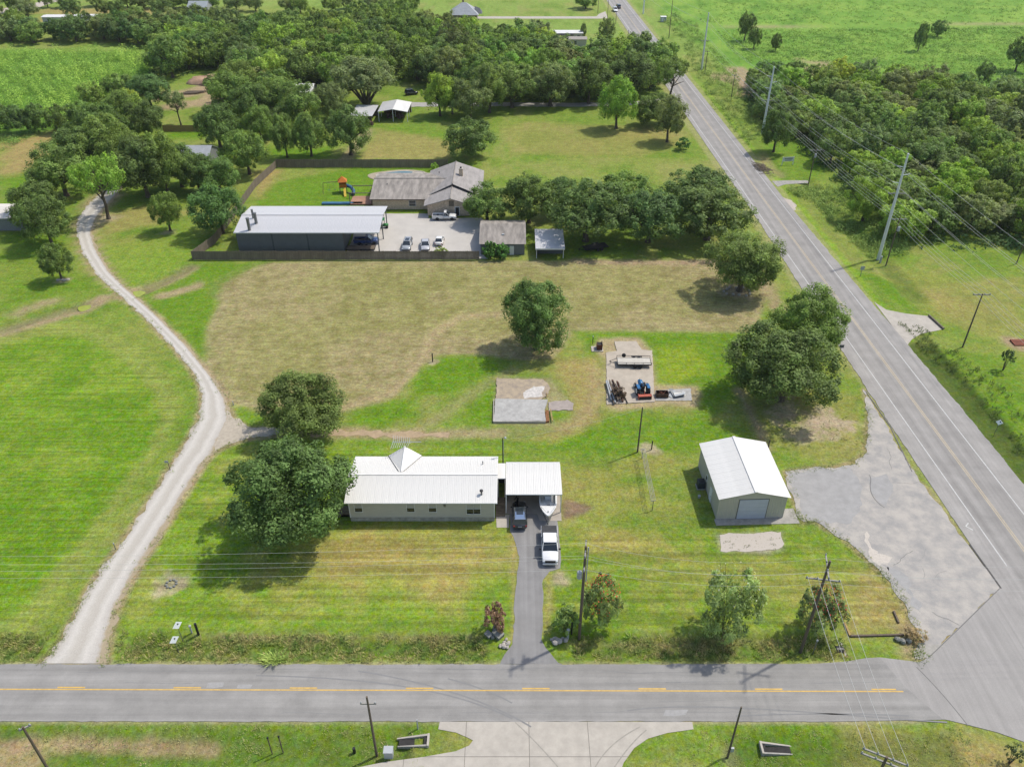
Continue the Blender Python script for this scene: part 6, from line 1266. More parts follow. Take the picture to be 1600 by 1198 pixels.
    g = G(608, 1180); t = thing('utility_box', 'pale green utility cabinet beside the left roadside pole', 'utility cabinet', (g.x, g.y, 0)); MB().bb(-.42, .42, -.35, .35, 0, 1.0).build('cabinet', mat('pale_box', S(196, 202, 196), .5, .05), t, bevel=.03); MB().bb(-.46, .46, -.39, .39, 1.0, 1.08).build('lid', M_INS, t); MB().bb(.40, .435, -.3, .3, .1, .9).build('door', M_INS, t)
    g = G(1230, 258); t = thing('board_sign', 'white two-post board sign on the lawn beyond the highway', 'sign', (g.x, g.y, 0), .15); [MB().bb(x - .08, x + .08, -.06, .06, 0, 2.2).build('post', M_TRIMW, t) for x in (-1.5, 1.5)]; MB().bb(-1.5, 1.5, -.1, -.065, 1.0, 2.15).build('board', M_TRIMW, t)
    MB().bb(-1.1, 1.1, -.112, -.101, 1.62, 1.92).build('faded_lettering', mat('faded_letter', S(150, 150, 152), .8, .5, 9, lo=.45, hi=.55), t); MB().bb(-.9, .9, -.112, -.101, 1.2, 1.42).build('faded_lettering', mat('faded_letter', (0, 0, 0)), t)
    # small signs, markers and posts
    def diamond(px, py, top, lab, s=.82, rz=.9):
        g = G(px, py); h = HT(px, py, top); t = thing('diamond_sign', lab, 'sign', (g.x, g.y, gz(g.x, g.y)), rz); MB().tube([(0, 0, 0), (0, 0, h)], .035, 6).build('post', M_STEEL, t); MB().box((0, -.05, h - .35), (s, .02, s), 0, 0, 0, math.pi / 4).build('plate', mat('sign_white', (.92, .93, .92), .5, .04), t); MB().box((.08, -.065, h - .22), (.16, .008, .2)).build('symbol', M_BLACK, t)
    diamond(285, 999, 969, 'upper white diamond marker sign beside the left ditch'); diamond(279, 1018, 991, 'lower white diamond marker sign nearer the front road'); diamond(1555, 675, 650, 'white diamond marker sign in the right ditch of the highway', .7, -.5)
    def post(px, py, top, lab, name, m, r_=.06, cap=None, head=None):
        g = G(px, py); h = HT(px, py, top); t = thing(name, lab, 'post', (g.x, g.y, gz(g.x, g.y))); MB().tube([(0, 0, 0), (0, 0, h)], r_, 8).build('post', m, t)
        if cap: MB().lathe([(r_ * 1.5, h - .1), (r_ * 1.7, h + .08), (r_, h + .15)], n=10).build('cap', cap, t)
        if head: MB().box((head[0], -.06, h - .1), (head[1], .03, head[2])).build('plate', head[3], t)
    post(310, 990, 973, 'short black stump post beside a white marker at the ditch', 'stump_post', M_BLACK, .14)
    post(300, 988, 978, 'white marker next to the black stump post', 'marker_post', M_INS, .09, M_INS)
    post(266, 734, 720, 'small white sign on a post beside the gravel drive', 'drive_sign', M_WOODP, .05, None, (-.15, .5, .4, M_INS)); post(181, 858, 849, 'thin bent post at the gravel drive edge', 'edge_post', M_STEEL, .05, M_INS)
    post(676, 565, 552, 'dark pipe post on a sandy pad in the hay field', 'pipe_post', M_BLACK, .1); post(1018, 702, 689, 'short dark post right of the tall dark pole', 'stub_post', M_BLACK, .09)
    post(887, 998, 984, 'white hydrant-like marker by the front utility pole', 'marker_post', M_INS, .12, M_INS); post(893, 990, 972, 'black stub post against the front utility pole', 'stub_post', M_BLACK, .09); post(1271, 1018, 996, 'grey pipe post right of the leaning corner pole', 'pipe_post', M_STEEL, .07, M_INS)
    post(653, 1138, 1124, 'slim white marker post on the verge left of the apron', 'marker_post', M_INS, .07); post(424, 1172, 1147, 'left one of two thin dark stakes on the lower verge', 'stake', M_WOODP, .06, M_BLACK); post(441, 1170, 1145, 'right one of two thin dark stakes on the lower verge', 'stake', M_WOODP, .06, M_BLACK); post(553, 1170, 1163, 'small black bucket-like post near the left roadside pole', 'stub_post', M_BLACK, .16)
    post(1344, 432, 418, 'grey double sign at the highway verge below the steel pole', 'verge_sign', M_STEEL, .05, None, (0, .8, .8, M_INS)); post(1313, 548, 540, 'dark sign back at the highway edge by the big trees', 'verge_sign', M_STEEL, .05, None, (0, .8, .6, M_CHAR)); post(365, 633, 627, 'white pipe marker at the drive fork', 'marker_post', M_INS, .08)
    post(1376, 407, 397, 'white equipment marker at the foot of the steel pole', 'marker_post', M_INS, .2)
    g = G(1462, 504); t = thing('log_barrier', 'dark log lying across the end of the right concrete apron', 'log', (g.x, g.y, 0)); a, b = G(1451, 494) - g, G(1474, 515) - g; MB().tube([(a.x, a.y, .2), (b.x, b.y, .2)], .2, 8).build('log', M_WOODD, t)
    g = G(268, 912); t = thing('fire_ring', 'round pit ring of stones on the left part of the front lawn', 'fire pit', (g.x, g.y, 0))
    for i in range(9): a = i * .7; MB().ell((.6 * math.cos(a), .6 * math.sin(a), .06), (.2, .16, .14), 7, 4, 0, .12, r).build('stone', MG, t)
    g = G(1166, 417); t = thing('stone_ring', 'small white stone ring at the edge of the hay field', 'stone ring', (g.x, g.y, 0))
    for i in range(8): a = i * .785; MB().ell((.7 * math.cos(a), .7 * math.sin(a), .08), (.25, .2, .16), 7, 4, 0, .12, r).build('stone', MR, t)
    t = thing('brick_planter', 'patch of stacked red pallets at the right edge of the lawn', 'pallets', tuple(G(1592, 536)))
    for i in range(4): MB().bb(-1.2, 1.5, -.9 + i * .45, -.5 + i * .45, 0, .18 + .03 * i).build('board', mat('red_boards', S(150, 92, 70), .9, .2, 2), t)
    g = G(1430, 1022); t = thing('ditch_culvert', 'dark corrugated culvert mouth at the end of the front ditch', 'culvert', (36.2, 56.0, -.5)); b = MB()
    b.lathe([(.55, -.6), (.55, .2), (.48, .2), (.48, -.6)], (0, 0, .2), 'X', 16); b.build('pipe', M_BLACK, t); MB().bb(.1, .3, -.9, .9, -.4, .55).build('headwall', M_CONC2, t)
    g = G(172, 1004); t = thing('drive_culvert', 'pale pipe end sticking out beside the gravel drive mouth', 'culvert', (g.x + .1, 56.3, -.4)); MB().lathe([(.25, -.6), (.25, .3), (.2, .3), (.2, -.6)], (0, 0, 0), 'X', 14).build('pipe', M_STEEL, t); MB().lathe([(.19, .2), (.19, .22)], (0, 0, 0), 'X', 14).build('opening', M_DARKIN, t)
landscape_bits()

# ------------------------------------------------------------------ utility poles and wires
PT = {}
def pole(key, px, py, top, label, r_=.17, arms=(), xf=None, steel=False, group=None, loc=None, h=None, rz=0.0, name=None):
    g = G(px, py) if loc is None else Vector(loc); h = h or HT(px, py, top); gz_ = gz(g.x, g.y); t = thing(name or ('steel_power_pole' if steel else 'utility_pole'), label, 'power pole', (g.x, g.y, gz_), rz); m = M_STEELP if steel else M_WOODP
    MB().tube([(0, 0, -.2), (0, 0, h * .5), (0, 0, h - gz_)], [r_ * (1.1 if steel else 1.05), r_ * .85, r_ * .55] if steel else [r_ * .95, r_ * .85, r_ * .65], 10).build('pole', m, t); PT[key] = []
    for (z, w, ang) in arms:
        a = MB().box((0, .16, h - z), (w, .13, .15), ang).build('crossarm', M_GREYP, t); ins = []
        for u in (-w / 2 + .1, -w / 6, w / 6, w / 2 - .1) if w > 2 else (-w / 2 + .1, w / 2 - .1):
            p = Vector((u * math.cos(ang), .16 + u * math.sin(ang), h - z)); MB().lathe([(.03, .07), (.07, .12), (.07, .2), (.03, .27)], p, n=8).build('insulator', M_INS, a); q = Matrix.Rotation(rz, 3, 'Z') @ (p + Vector((0, 0, .27))); PT[key].append(Vector((g.x, g.y, gz_)) + q)
    PT[key].append(Vector((g.x, g.y, gz_ + h - gz_)))
    if xf: MB().lathe([(.0, 0), (.28, .02), (.28, .85), (.22, .92), (.05, .95)], (xf[0], xf[1], h - xf[2]), n=14).build('transformer', M_INS, t)
    return t
pole('p1', 905, 995, 853, 'front utility pole with transformer right of the driveway mouth', .19, [(.35, 2.4, 1.45), (2.6, 2.0, 1.45)], (-.45, 0, 4.4))
pole('p2', 1252, 1014, 876, 'leaning corner utility pole with crossed arms by the front ditch', .19, [(.5, 3.4, 1.35), (2.4, 3.4, -.15)])
t_ = [o for o in bpy.data.objects if o.get('label', '').startswith('front utility pole')][0]; MB().tube([(.26, -.05, 9.5), (.26, -.05, 14.6)], .07, 6).build('riser_pipe', M_INS, t_)
pole('f1', 588, 1175, 1088, 'utility pole on the lower left verge by the pale cabinet', .14, [(.7, 1.5, .0)]); pole('f2', 1138, 1178, 1104, 'bare pole with meter box on the lower right verge', .12)
MB().box((.2, -.1, 1.6), (.3, .2, .6)).build('meter_box', M_INS, [o for o in bpy.data.objects if o.get('label', '').startswith('bare pole with meter')][0])
q = G(37, 1138, 8.6); pole('f0', 0, 0, 0, 'utility pole cut by the bottom left corner of the photo', .15, [(.4, 1.0, .6)], None, False, None, (q.x, q.y, 0), 8.9)
q = G(1384, 1186, 10.2); pole('f3', 0, 0, 0, 'utility pole top with double arms at the bottom right', .17, [(.3, 3.6, -.45), (1.0, 3.6, -.45)], None, False, None, (q.x, q.y, 0), 10.6)
pole('dark', 996, 706, 636, 'tall dark bare pole on the lawn behind the clothesline', .13); bpy.data.objects[-1] if False else None
pole('w1', 1504, 542, 459, 'wooden utility pole with crossarm on the right lawn', .15, [(.25, 2.9, .0)]); pole('w2', 1385, 412, 338, 'wooden utility pole with crossarm beside the steel power pole', .14, [(.25, 2.8, 0), ], (0.3, -.2, 2.6)); pole('w3', 1263, 288, 231, 'wooden utility pole with crossarm on the lawn behind the board sign', .14, [(.2, 2.8, 0)], (.2, 0, 1.9))
pole('w4', 1142, 157, 117, 'rusty wooden pole at the edge of the bare soil beyond the highway', .13, [(.2, 1.6, 0)]); pole('w5', 1101, 116, 80, 'thin wooden pole left of the far steel pole', .13, [(.2, 1.6, 0)])
pole('w6', 1045, 60, -2, 'slim pole in the brush right of the far highway', .15, [(.3, 2, 0)])
pole('s1', 1373, 402, 240, 'tall steel power pole with arms beside the right wood', .33, [(7.6, 3.4, 0)], None, True); pole('s2', 1191, 209, 104, 'tall steel power pole by the edge of the right wood', .32, [(9.2, 3.2, 0)], None, True); pole('s3', 1096, 109, 20, 'far steel power pole beyond the bare soil patch', .32, [(9.2, 3.0, 0)], None, True); pole('s4', 1005, 22, -34, 'farthest steel power pole at the top of the photo', .32, [(9, 3, 0)], None, True)
q = Vector((77.5, 82, 0)); pole('s0', 0, 0, 0, 'steel power pole outside the right edge of the photo', .33, [(7.6, 3.4, 0)], None, True, None, (83.5, 68, 0), 21.5); pole('w0', 0, 0, 0, 'wooden utility pole outside the right edge of the photo', .15, [(.25, 2.9, 0)], None, False, None, (79.5, 82, 0), 10.5)
for i, (px, py, top, lab) in enumerate(((947, 62, 0, 'slim pole on the left verge of the far highway'), (934, 21, -14, 'slim pole left of the far concrete lane'), (962, 38, 20, 'short pole on the left highway edge behind the cars'), (980, 77, 47, 'pole on the left highway verge above the wood corner'), (994, 85, 66, 'short pole showing above the wood beside the highway'), (1588, 412, 378, 'dark pole at the right edge of the mown lawn'), (1200, 700, 687, 'slender dark stake behind the metal shed'))):
    pole('x%d' % i, px, py, top, lab, .12)
ST = MB()
pr = [o for o in bpy.data.objects if o.get('label', '').startswith('tall steel power pole')]
for t in pr:
    h = max(c.dimensions.z for c in t.children if c.name.startswith('pole')) - .3
    for k, (z, s) in enumerate(((2.6, -1), (4.2, 1), (5.8, -1))): MB().tube([(0, 0, h - z), (s * 1.5, 0, h - z + .25)], .06, 6).build('bracket_arm', M_STEELP, t)
def wire(label, a, b, sag, r_=.02, n=16, name='overhead_wire', more=()):
    pts = []; chain = [a, b] + list(more)
    for j in range(len(chain) - 1):
        p, q = Vector(chain[j]), Vector(chain[j + 1])
        for i in range(n + (1 if j == len(chain) - 2 else 0)): t = i / n; v = p.lerp(q, t); v.z -= 4 * sag * t * (1 - t); pts.append(v)
    o = MB().tube(pts, r_, 5).build(name, M_WIRE, None); return tag(o, label, 'wire', 'overhead wires')
P1, P2 = PT['p1'], PT['p2']
Lx = -110
for k, (z1, dy, nm) in enumerate(((13.9, .9, 'top back'), (13.9, -.8, 'top front'), (11.7, .8, 'lower back'), (11.7, -.7, 'lower front'))):
    a = Vector((7.5, 57.6 + dy, z1)); b = Vector((31.7, 56.0 + dy, 13.4 if k < 2 else 11.5)); c = Vector((72, 57.0 + dy, 13.0 if k < 2 else 10.6)); l = Vector((Lx, 58.4 + dy * .3, 13.0 if k < 2 else 10.3))
    wire(nm + ' overhead wire of the front line parallel to the road', l, a, 1.6 if k < 2 else 1.3, .010, 30, more=[b, c])
for k in range(4):
    a = P2[4 + k] if len(P2) > 7 else P2[k]; b = PT['f3'][k]; wire(['leftmost', 'second', 'third', 'rightmost'][k] + ' wire crossing the front road from the corner pole', a, b, .5, .017)
for k, nm in enumerate(('left', 'inner left', 'inner right', 'right')): wire(nm + ' conductor of the wooden pole line along the highway', PT['w0'][k], PT['w1'][k], .5, .018, 12, more=[PT['w2'][k], PT['w3'][k], PT['w4'][min(k, 1)]])
for k, (z, s) in enumerate(((0, 0), (2.35, -1.5), (3.95, 1.5), (5.55, -1.5))):
    ch = []
    for key in ('s0', 's1', 's2', 's3', 's4'): p = PT[key][-1]; ch.append(Vector((p.x + s, p.y, p.z - z)))
    wire(['shield wire', 'upper conductor', 'middle conductor', 'lower conductor'][k] + ' strung between the steel power poles', ch[0], ch[1], 1.4, .02, 16, more=ch[2:])
for k in (0, 3): wire(['left', 'right'][k // 3] + ' underbuilt wire on the crossarms of the steel poles', PT['s0'][k], PT['s1'][k], 1.2, .018, 16, more=[PT['s2'][k], PT['s3'][k]])
wire('service wire from the dark pole to the yard light pole', Vector((18.0, 89.6, 7.8)), Vector((-1.2, 84.6, 6.3)), .5, .008)

# ------------------------------------------------------------------ vehicles
def paint(name, col, rough=.3): return mat(name, col, rough, .04, 1, spec=.5, coat=.6)
M_CGLASS = mat('car_glass', (.02, .026, .032), .06, .1, 1, spec=.7); M_LAMP = mat('headlamp', (.6, .62, .64), .15, .05, 3, spec=.6); M_TAIL = mat('tail_lamp', (.3, .02, .02), .2, .1, 3, spec=.6); M_TRIMB = mat('black_trim', (.02, .02, .021), .55, .2, 3); M_CHROME = mat('chrome', (.6, .6, .62), .15, .05, 2, metal=.9)
def loft(mb, secs, mi=0, capa=True):
    """secs: list of (x, [(y,z)...]) half profiles from bottom centre to top centre, mirrored"""
    n = len(secs[0][1]); ring = 2 * n - 2; vs = []
    for x, pr in secs:
        full = list(pr) + [(-y, z) for (y, z) in reversed(pr[1:-1])]; vs += [(x, y, z) for y, z in full]
    fs = [(i * ring + k, i * ring + (k + 1) % ring, (i + 1) * ring + (k + 1) % ring, (i + 1) * ring + k) for i in range(len(secs) - 1) for k in range(ring)]
    if capa: fs += [tuple(range(ring - 1, -1, -1)), tuple(range((len(secs) - 1) * ring, len(secs) * ring))]
    mb.add(vs, fs, mi); return mb
def wheel(t, x, y, r_, w, rim=M_RIM):
    a = MB().lathe([(r_ * .62, -w / 2), (r_ * .94, -w / 2), (r_, -w * .36), (r_, w * .36), (r_ * .94, w / 2), (r_ * .62, w / 2)], (x, y, r_), 'Y', 18).build('wheel', M_RUBBER, t)
    s = 1 if y > 0 else -1; MB().lathe([(r_ * .62, -.02), (r_ * .60, .03), (r_ * .2, .05)], (x, y + s * (w / 2 - .03), r_), 'Y', 14).build('rim', rim, a)
def car(name, label, loc, rz, kind, col, pn, L_=4.7, Wd=1.88, H=1.7, scale=1.0):
    t = thing(name, label, {'suv': 'car', 'sedan': 'car', 'coupe': 'car', 'pickup': 'truck', 'oldpickup': 'truck', 'crewpickup': 'truck'}[kind], loc, rz); P_ = paint(pn, col); h = L_ / 2; w = Wd / 2; hb = {'suv': .98, 'sedan': .88, 'coupe': .85}.get(kind, 1.12); gc = .24 if kind in ('suv', 'sedan', 'coupe') else .42
    def sec(x, ww, zt, zb=None): zb = zb or gc; return (x, [(0, zb), (ww * .88, zb), (ww, zb + .18), (ww, zt - .22), (ww * .955, zt - .05), (ww * .86, zt), (0, zt + .03)])
    if kind in ('suv', 'sedan', 'coupe'):
        tr = .02 if kind == 'suv' else -.02; b = loft(MB(), [sec(-h, w * .80, hb - .1, gc + .16), sec(-h + .12, w * .92, hb + tr, gc + .05), sec(-h + .6, w, hb + .04), sec(-.3, w, hb + .02), sec(h - 1.35, w * .99, hb), sec(h - .7, w * .97, hb - .08), sec(h - .18, w * .88, hb - .2, gc + .05), sec(h, w * .72, hb - .34, gc + .14)]); b.build('body', P_, t, True)
        xr0, xr1, xg0, xg1 = {'suv': (-h + .45, .25, -h + .12, 1.15), 'sedan': (-1.05, .2, -1.75, 1.1), 'coupe': (-.9, .1, -1.7, .95)}[kind]; gl = lambda x, ww, z0, z1: (x, [(0, z0), (ww, z0), (ww * .97, (z0 + z1) / 2), (ww * .88, z1), (0, z1 + .02)])
        g = MB(); wi = w * .93; wr = w * .74; g.add([(xg0, wi, hb), (xr0, wr, H), (xr1, wr, H), (xg1, wi, hb), (xg0, -wi, hb), (xr0, -wr, H), (xr1, -wr, H), (xg1, -wi, hb)], [(0, 1, 2, 3), (7, 6, 5, 4), (0, 4, 5, 1), (3, 2, 6, 7), (1, 5, 6, 2)]); g.build('windows', M_CGLASS, t)
        ro = MB(); ro.add([(xr0 - .06, wr + .02, H - .02), (xr1 + .05, wr + .02, H - .02), (xr1 + .05, -wr - .02, H - .02), (xr0 - .06, -wr - .02, H - .02), (xr0 + .1, wr * .85, H + .04), (xr1 - .1, wr * .85, H + .04), (xr1 - .1, -wr * .85, H + .04), (xr0 + .1, -wr * .85, H + .04)], [(0, 1, 5, 4), (1, 2, 6, 5), (2, 3, 7, 6), (3, 0, 4, 7), (4, 5, 6, 7), (3, 2, 1, 0)]); rf = ro.build('roof', P_ if kind != 'suv' or col[0] > .1 or 'road' in pn else mat('mirror_roof', (.38, .45, .53), .12, .03, 1, metal=.95), t)
        for s in (-1, 1):
            for (xa, xb) in ((xr0, xg0), (xr1, xg1), ((xr0 + xr1) / 2, (xr0 + xr1) / 2 + .1)): MB().tube([(xa, s * (wr + .01), H - .01), (xb, s * (wi + .01), hb + .02)], .045, 5).build('pillar', P_, t)
        if kind == 'suv':
            MB().bb(xr0 + .75, xr1 - .1, -wr * .62, wr * .62, H + .042, H + .055).build('sunroof', M_CGLASS, rf)
            for s in (-1, 1): MB().tube([(xr0 + .1, s * wr * .93, H + .07), (xr1 - .1, s * wr * .93, H + .07)], .025, 5).build('roof_rail', M_STEEL, rf)
    elif kind in ('crewpickup', 'oldpickup'):
        old = kind == 'oldpickup'; xc0 = -.25 if not old else -.1; xc1 = 1.45 if not old else 1.25; crew = -.65 if not old else 0; cab0 = -1.0 if not old else -.15
        loft(MB(), [sec(cab0, w, hb), sec(xc1, w, hb), sec(h - .5, w * .97, hb - .04), sec(h - .14, w * .92, hb - .12), sec(h, w * .82, hb - .3, gc + .1)]).build('body', P_, t, True)
        bed = MB(); bx0 = -h + .08; bed.bb(bx0, cab0 - .03, w - .09, w, gc + .06, hb + .02); bed.bb(bx0, cab0 - .03, -w, -w + .09, gc + .06, hb + .02); bed.bb(bx0, bx0 + .08, -w + .09, w - .09, gc + .06, hb); bed.bb(bx0 + .08, cab0 - .03, -w + .09, w - .09, gc + .1, gc + .22); bd = bed.build('bed', P_, t)
        if not old: MB().bb(bx0 + .02, cab0 - .1, -w + .05, w - .05, hb + .025, hb + .075).build('bed_cover', mat('vinyl_cover', (.035, .036, .038), .7, .2, 2), bd)
        else: MB().bb(bx0 + .1, cab0 - .05, -w + .1, w - .1, gc + .22, gc + .24).build('bed_liner', mat('liner', S(150, 150, 150), .8), bd)
        wi = w * .92; wr = w * .78; xr0, xr1 = cab0 + .22, xc1 - .75
        g = MB(); g.add([(cab0 + .04, wi, hb), (xr0, wr, H), (xr1, wr, H), (xc1, wi, hb), (cab0 + .04, -wi, hb), (xr0, -wr, H), (xr1, -wr, H), (xc1, -wi, hb)], [(0, 1, 2, 3), (7, 6, 5, 4), (0, 4, 5, 1), (3, 2, 6, 7), (1, 5, 6, 2)]); g.build('windows', M_CGLASS, t)
        ro = MB(); ro.box(((xr0 + xr1) / 2, 0, H + .015), (xr1 - xr0 + .14, wr * 2 + .05, .07)); ro.build('roof', P_, t, bevel=.03)
        for s in (-1, 1):
            for (xa, xb) in ((xr0, cab0 + .04), (xr1, xc1), ((xr0 + xr1) / 2, (xr0 + xr1) / 2)): MB().tube([(xa, s * (wr + .01), H - .01), (xb, s * (wi + .01), hb + .02)], .05, 5).build('pillar', P_, t)
            MB().box((xc1 - .25, s * (w + .16), hb + .12), (.12, .24, .22)).build('mirror', M_TRIMB, t)
        MB().box((h - .02, 0, gc + .42), (.08, w * 1.25, .34)).build('grille', M_TRIMB, t, bevel=.02); MB().box((h + .02, 0, gc + .08), (.16, w * 1.8, .22)).build('bumper', M_CHROME if old else P_, t, bevel=.04)
    for s in (-1, 1):
        MB().box((h - .1, s * w * .72, hb - .34 if kind in ('suv', 'sedan', 'coupe') else hb - .26), (.16, w * .32, .16)).build('headlight', M_LAMP, t, bevel=.03); MB().box((-h + .06, s * w * .78, hb - .16), (.12, w * .26, .22)).build('tail_light', M_TAIL, t, bevel=.02)
        if kind in ('suv', 'sedan', 'coupe'): MB().box((.95, s * (w + .1), hb + .08), (.14, .18, .13)).build('mirror', P_, t, bevel=.03)
    MB().box((-h - .012, 0, hb - .22), (.015, .5, .15)).build('licence_plate', M_INS, t)
    r_ = {'suv': .37, 'sedan': .33, 'coupe': .32}.get(kind, .41)
    for x in (h - .95, -h + (.95 if kind in ('suv', 'sedan', 'coupe') else 1.25)):
        for s in (-1, 1): wheel(t, x, s * (w - .12), r_, .24)
    t.scale = (scale,) * 3; return t
car('sport_utility_vehicle', 'black sport utility vehicle parked tail out at the carport', (.98, 76.25, .02), math.pi / 2 + .02, 'suv', (.014, .017, .022), 'black_car_paint', 4.75, 1.92, 1.72)
car('pickup_truck', 'white crew cab pickup with black bed cover on the asphalt driveway', (4.68, 70.85, .01), -math.pi / 2 - .01, 'crewpickup', (.62, .62, .61), 'white_truck_paint', 5.9, 2.05, 1.93)
g = G(637, 385); car('silver_sedan', 'silver car parked nearest the workshop on the concrete yard', (g.x, g.y - .4, .01), -math.pi / 2 - .05, 'suv', (.26, .275, .285), 'silver_paint', 4.6, 1.85, 1.6)
g = G(665, 385); car('wrecked_car', 'pale car with open dark bonnet in the middle of the three parked cars', (g.x, g.y - .4, .01), -math.pi / 2 + .08, 'sedan', (.36, .36, .37), 'pale_grey_paint', 4.6, 1.85, 1.45); t = [o for o in bpy.data.objects if o.get('label', '').startswith('pale car')][0]
MB().box((-1.75, 0, .96), (.75, 1.3, .06)).build('open_boot', M_DARKIN, t)
g = G(687, 379); car('white_car', 'small white car rightmost of the three parked cars', (g.x, g.y, .01), math.pi / 2 - .05, 'coupe', (.60, .59, .55), 'cream_white_paint', 4.2, 1.75, 1.4)
g = G(694, 344); car('old_pickup', 'old white pickup parked sideways before the brick house', (g.x, g.y + .6, .01), .0, 'oldpickup', (.60, .60, .58), 'old_white_paint', 5.5, 2.0, 1.85)
g = G(572, 382); car('blue_pickup', 'dark blue pickup parked under the workshop bay', (g.x, g.y + .6, .01), .05, 'oldpickup', (.03, .06, .16), 'blue_paint', 5.3, 1.95, 1.8)
g = G(961, 18); car('white_road_car', 'white car approaching on the far highway', (g.x, g.y, .04), -math.pi / 2 + .04, 'suv', (.75, .75, .75), 'road_white_paint', 4.8, 1.9, 1.75)
g = G(966, 13); car('dark_road_car', 'dark car close behind the white one on the far highway', (g.x, g.y, .04), math.pi / 2 + .04, 'suv', (.03, .03, .035), 'road_dark_paint', 4.8, 1.9, 1.75)
g = G(643, 148); car('dark_jeep', 'dark vehicle parked in the shade of the wood clearing', (g.x, g.y, 0), .4, 'suv', (.02, .025, .02), 'dark_green_paint', 4.3, 1.85, 1.85)
def boat():
    t = thing('motor_boat', 'white open motor boat with its bow out of the carport', 'boat', (4.72, 78.1, .55), -math.pi / 2 - .03); MW = mat('gelcoat', (.60, .60, .585), .25, .03, 1, spec=.5, coat=.4); h = 3.4
    st = [(-3.3, 1.10, .25, 1.05), (-2, 1.18, .2, 1.08), (-.5, 1.20, .18, 1.12), (.8, 1.16, .2, 1.18), (1.8, .98, .3, 1.24), (2.6, .66, .5, 1.30), (3.15, .30, .75, 1.35), (3.45, .04, 1.05, 1.38)]
    n = len(st); vs = []; fs = []
    for x, w, zk, zg in st: vs += [(x, 0, zk), (x, w * .72, zk + (zg - zk) * .38), (x, w, zg - .12), (x, w, zg), (x, -w * .72, zk + (zg - zk) * .38), (x, -w, zg - .12), (x, -w, zg)]
    for i in range(n - 1):
        a = i * 7; b = a + 7
        for p, q in ((0, 1), (1, 2), (2, 3)): fs.append((a + p, b + p, b + q, a + q))
        for p, q in ((0, 4), (4, 5), (5, 6)): fs.append((a + q, b + q, b + p, a + p))
    fs.append((0, 1, 2, 3, 6, 5, 4)); m = MB(); m.add(vs, fs); hl_ = m.build('hull', MW, t, True)
    # gunwale ring, foredeck and cockpit floor
    g = MB()
    for s in (1, -1):
        pts = [(x, s * w, zg) for x, w, zk, zg in st]; inn = [(x, s * max(0, w - .24), zg + .02) for x, w, zk, zg in st]
        for i in range(4): g.add([pts[i], pts[i + 1], inn[i + 1], inn[i], (inn[i][0], inn[i][1], .62), (inn[i + 1][0], inn[i + 1][1], .62)], [(0, 1, 2, 3) if s < 0 else (3, 2, 1, 0), (3, 2, 5, 4) if s < 0 else (4, 5, 2, 3)])
    g.build('gunwale', MW, hl_)
    d = MB(); fd = [(st[i][0], st[i][1], st[i][3] + .0) for i in range(4, n)]; ring = [(1.45, 1.04, 1.215)] + fd; ring = ring + [(x, -y, z) for x, y, z in reversed(ring)]; ring2 = [(x, y * .98, z + .03) for x, y, z in ring]; d.add(ring2, [tuple(range(len(ring2) - 1, -1, -1))]); d.build('foredeck', MW, hl_)
    MB().bb(-3.1, 1.4, -.9, .9, .58, .62).build('cockpit_floor', mat('boat_floor', (.56, .57, .57), .7, .08, 3), hl_); MB().bb(-3.3, -3.1, -1.0, 1.0, .6, 1.06).build('transom', MW, hl_)
    MB().bb(-.9, -.2, -.45, .45, .62, 1.5).build('console', MW, t, bevel=.06); MB().box((-.2, 0, 1.68), (.04, .8, .4), 0, 0, 0, -.3).build('windscreen', M_CGLASS, t); MB().lathe([(.2, -.01), (.2, .01)], (-1.0, 0, 1.25), 'X', 14).build('wheel', M_BLACK, t)
    for y in (-.55, .55): MB().bb(.55, 1.25, y - .35, y + .35, .62, .98).build('bow_seat', mat('boat_vinyl', (.6, .6, .58), .6), t, bevel=.05)
    MB().bb(-2.2, -1.6, -.55, .55, .62, 1.05).build('seat', mat('boat_vinyl', (0, 0, 0)), t, bevel=.05); b = MB().bb(-3.75, -3.3, -.25, .25, .5, 1.6).build('outboard_motor', M_BLACK, t, bevel=.08)
    q = MB(); q.tube([(1.6, .9, 1.25), (2.5, .62, 1.62), (3.3, .1, 1.72)], .018, 5); q.tube([(1.6, -.9, 1.25), (2.5, -.62, 1.62), (3.3, -.1, 1.72)], .018, 5); q.build('bow_rail', M_CHROME, t); MB().box((2.7, 0, 1.385), (.3, .12, .05)).build('deck_cleat', M_STEEL, t)
    t2 = thing('boat_trailer', 'steel boat trailer under the white motor boat', 'trailer', (4.72, 78.1, 0), -math.pi / 2 - .03); f = MB(); f.tube([(-3.2, .6, .5), (1.5, .6, .5), (3.4, 0, .5), (4.6, 0, .5)], .06, 6); f.tube([(-3.2, -.6, .5), (1.5, -.6, .5), (3.4, 0, .5)], .06, 6); f.build('frame', M_STEEL, t2)
    for x in (-1.9, -1.1):
        for y in (-1.1, 1.1): wheel(t2, x, y, .33, .2)
    MB().tube([(3.5, 0, .5), (3.6, 0, 1.3)], .05, 6).build('winch_post', M_STEEL, t2); MB().lathe([(.12, 0), (.1, .05), (.04, .5)], (4.2, .12, 0), n=8).build('jack', M_STEEL, t2)
boat()
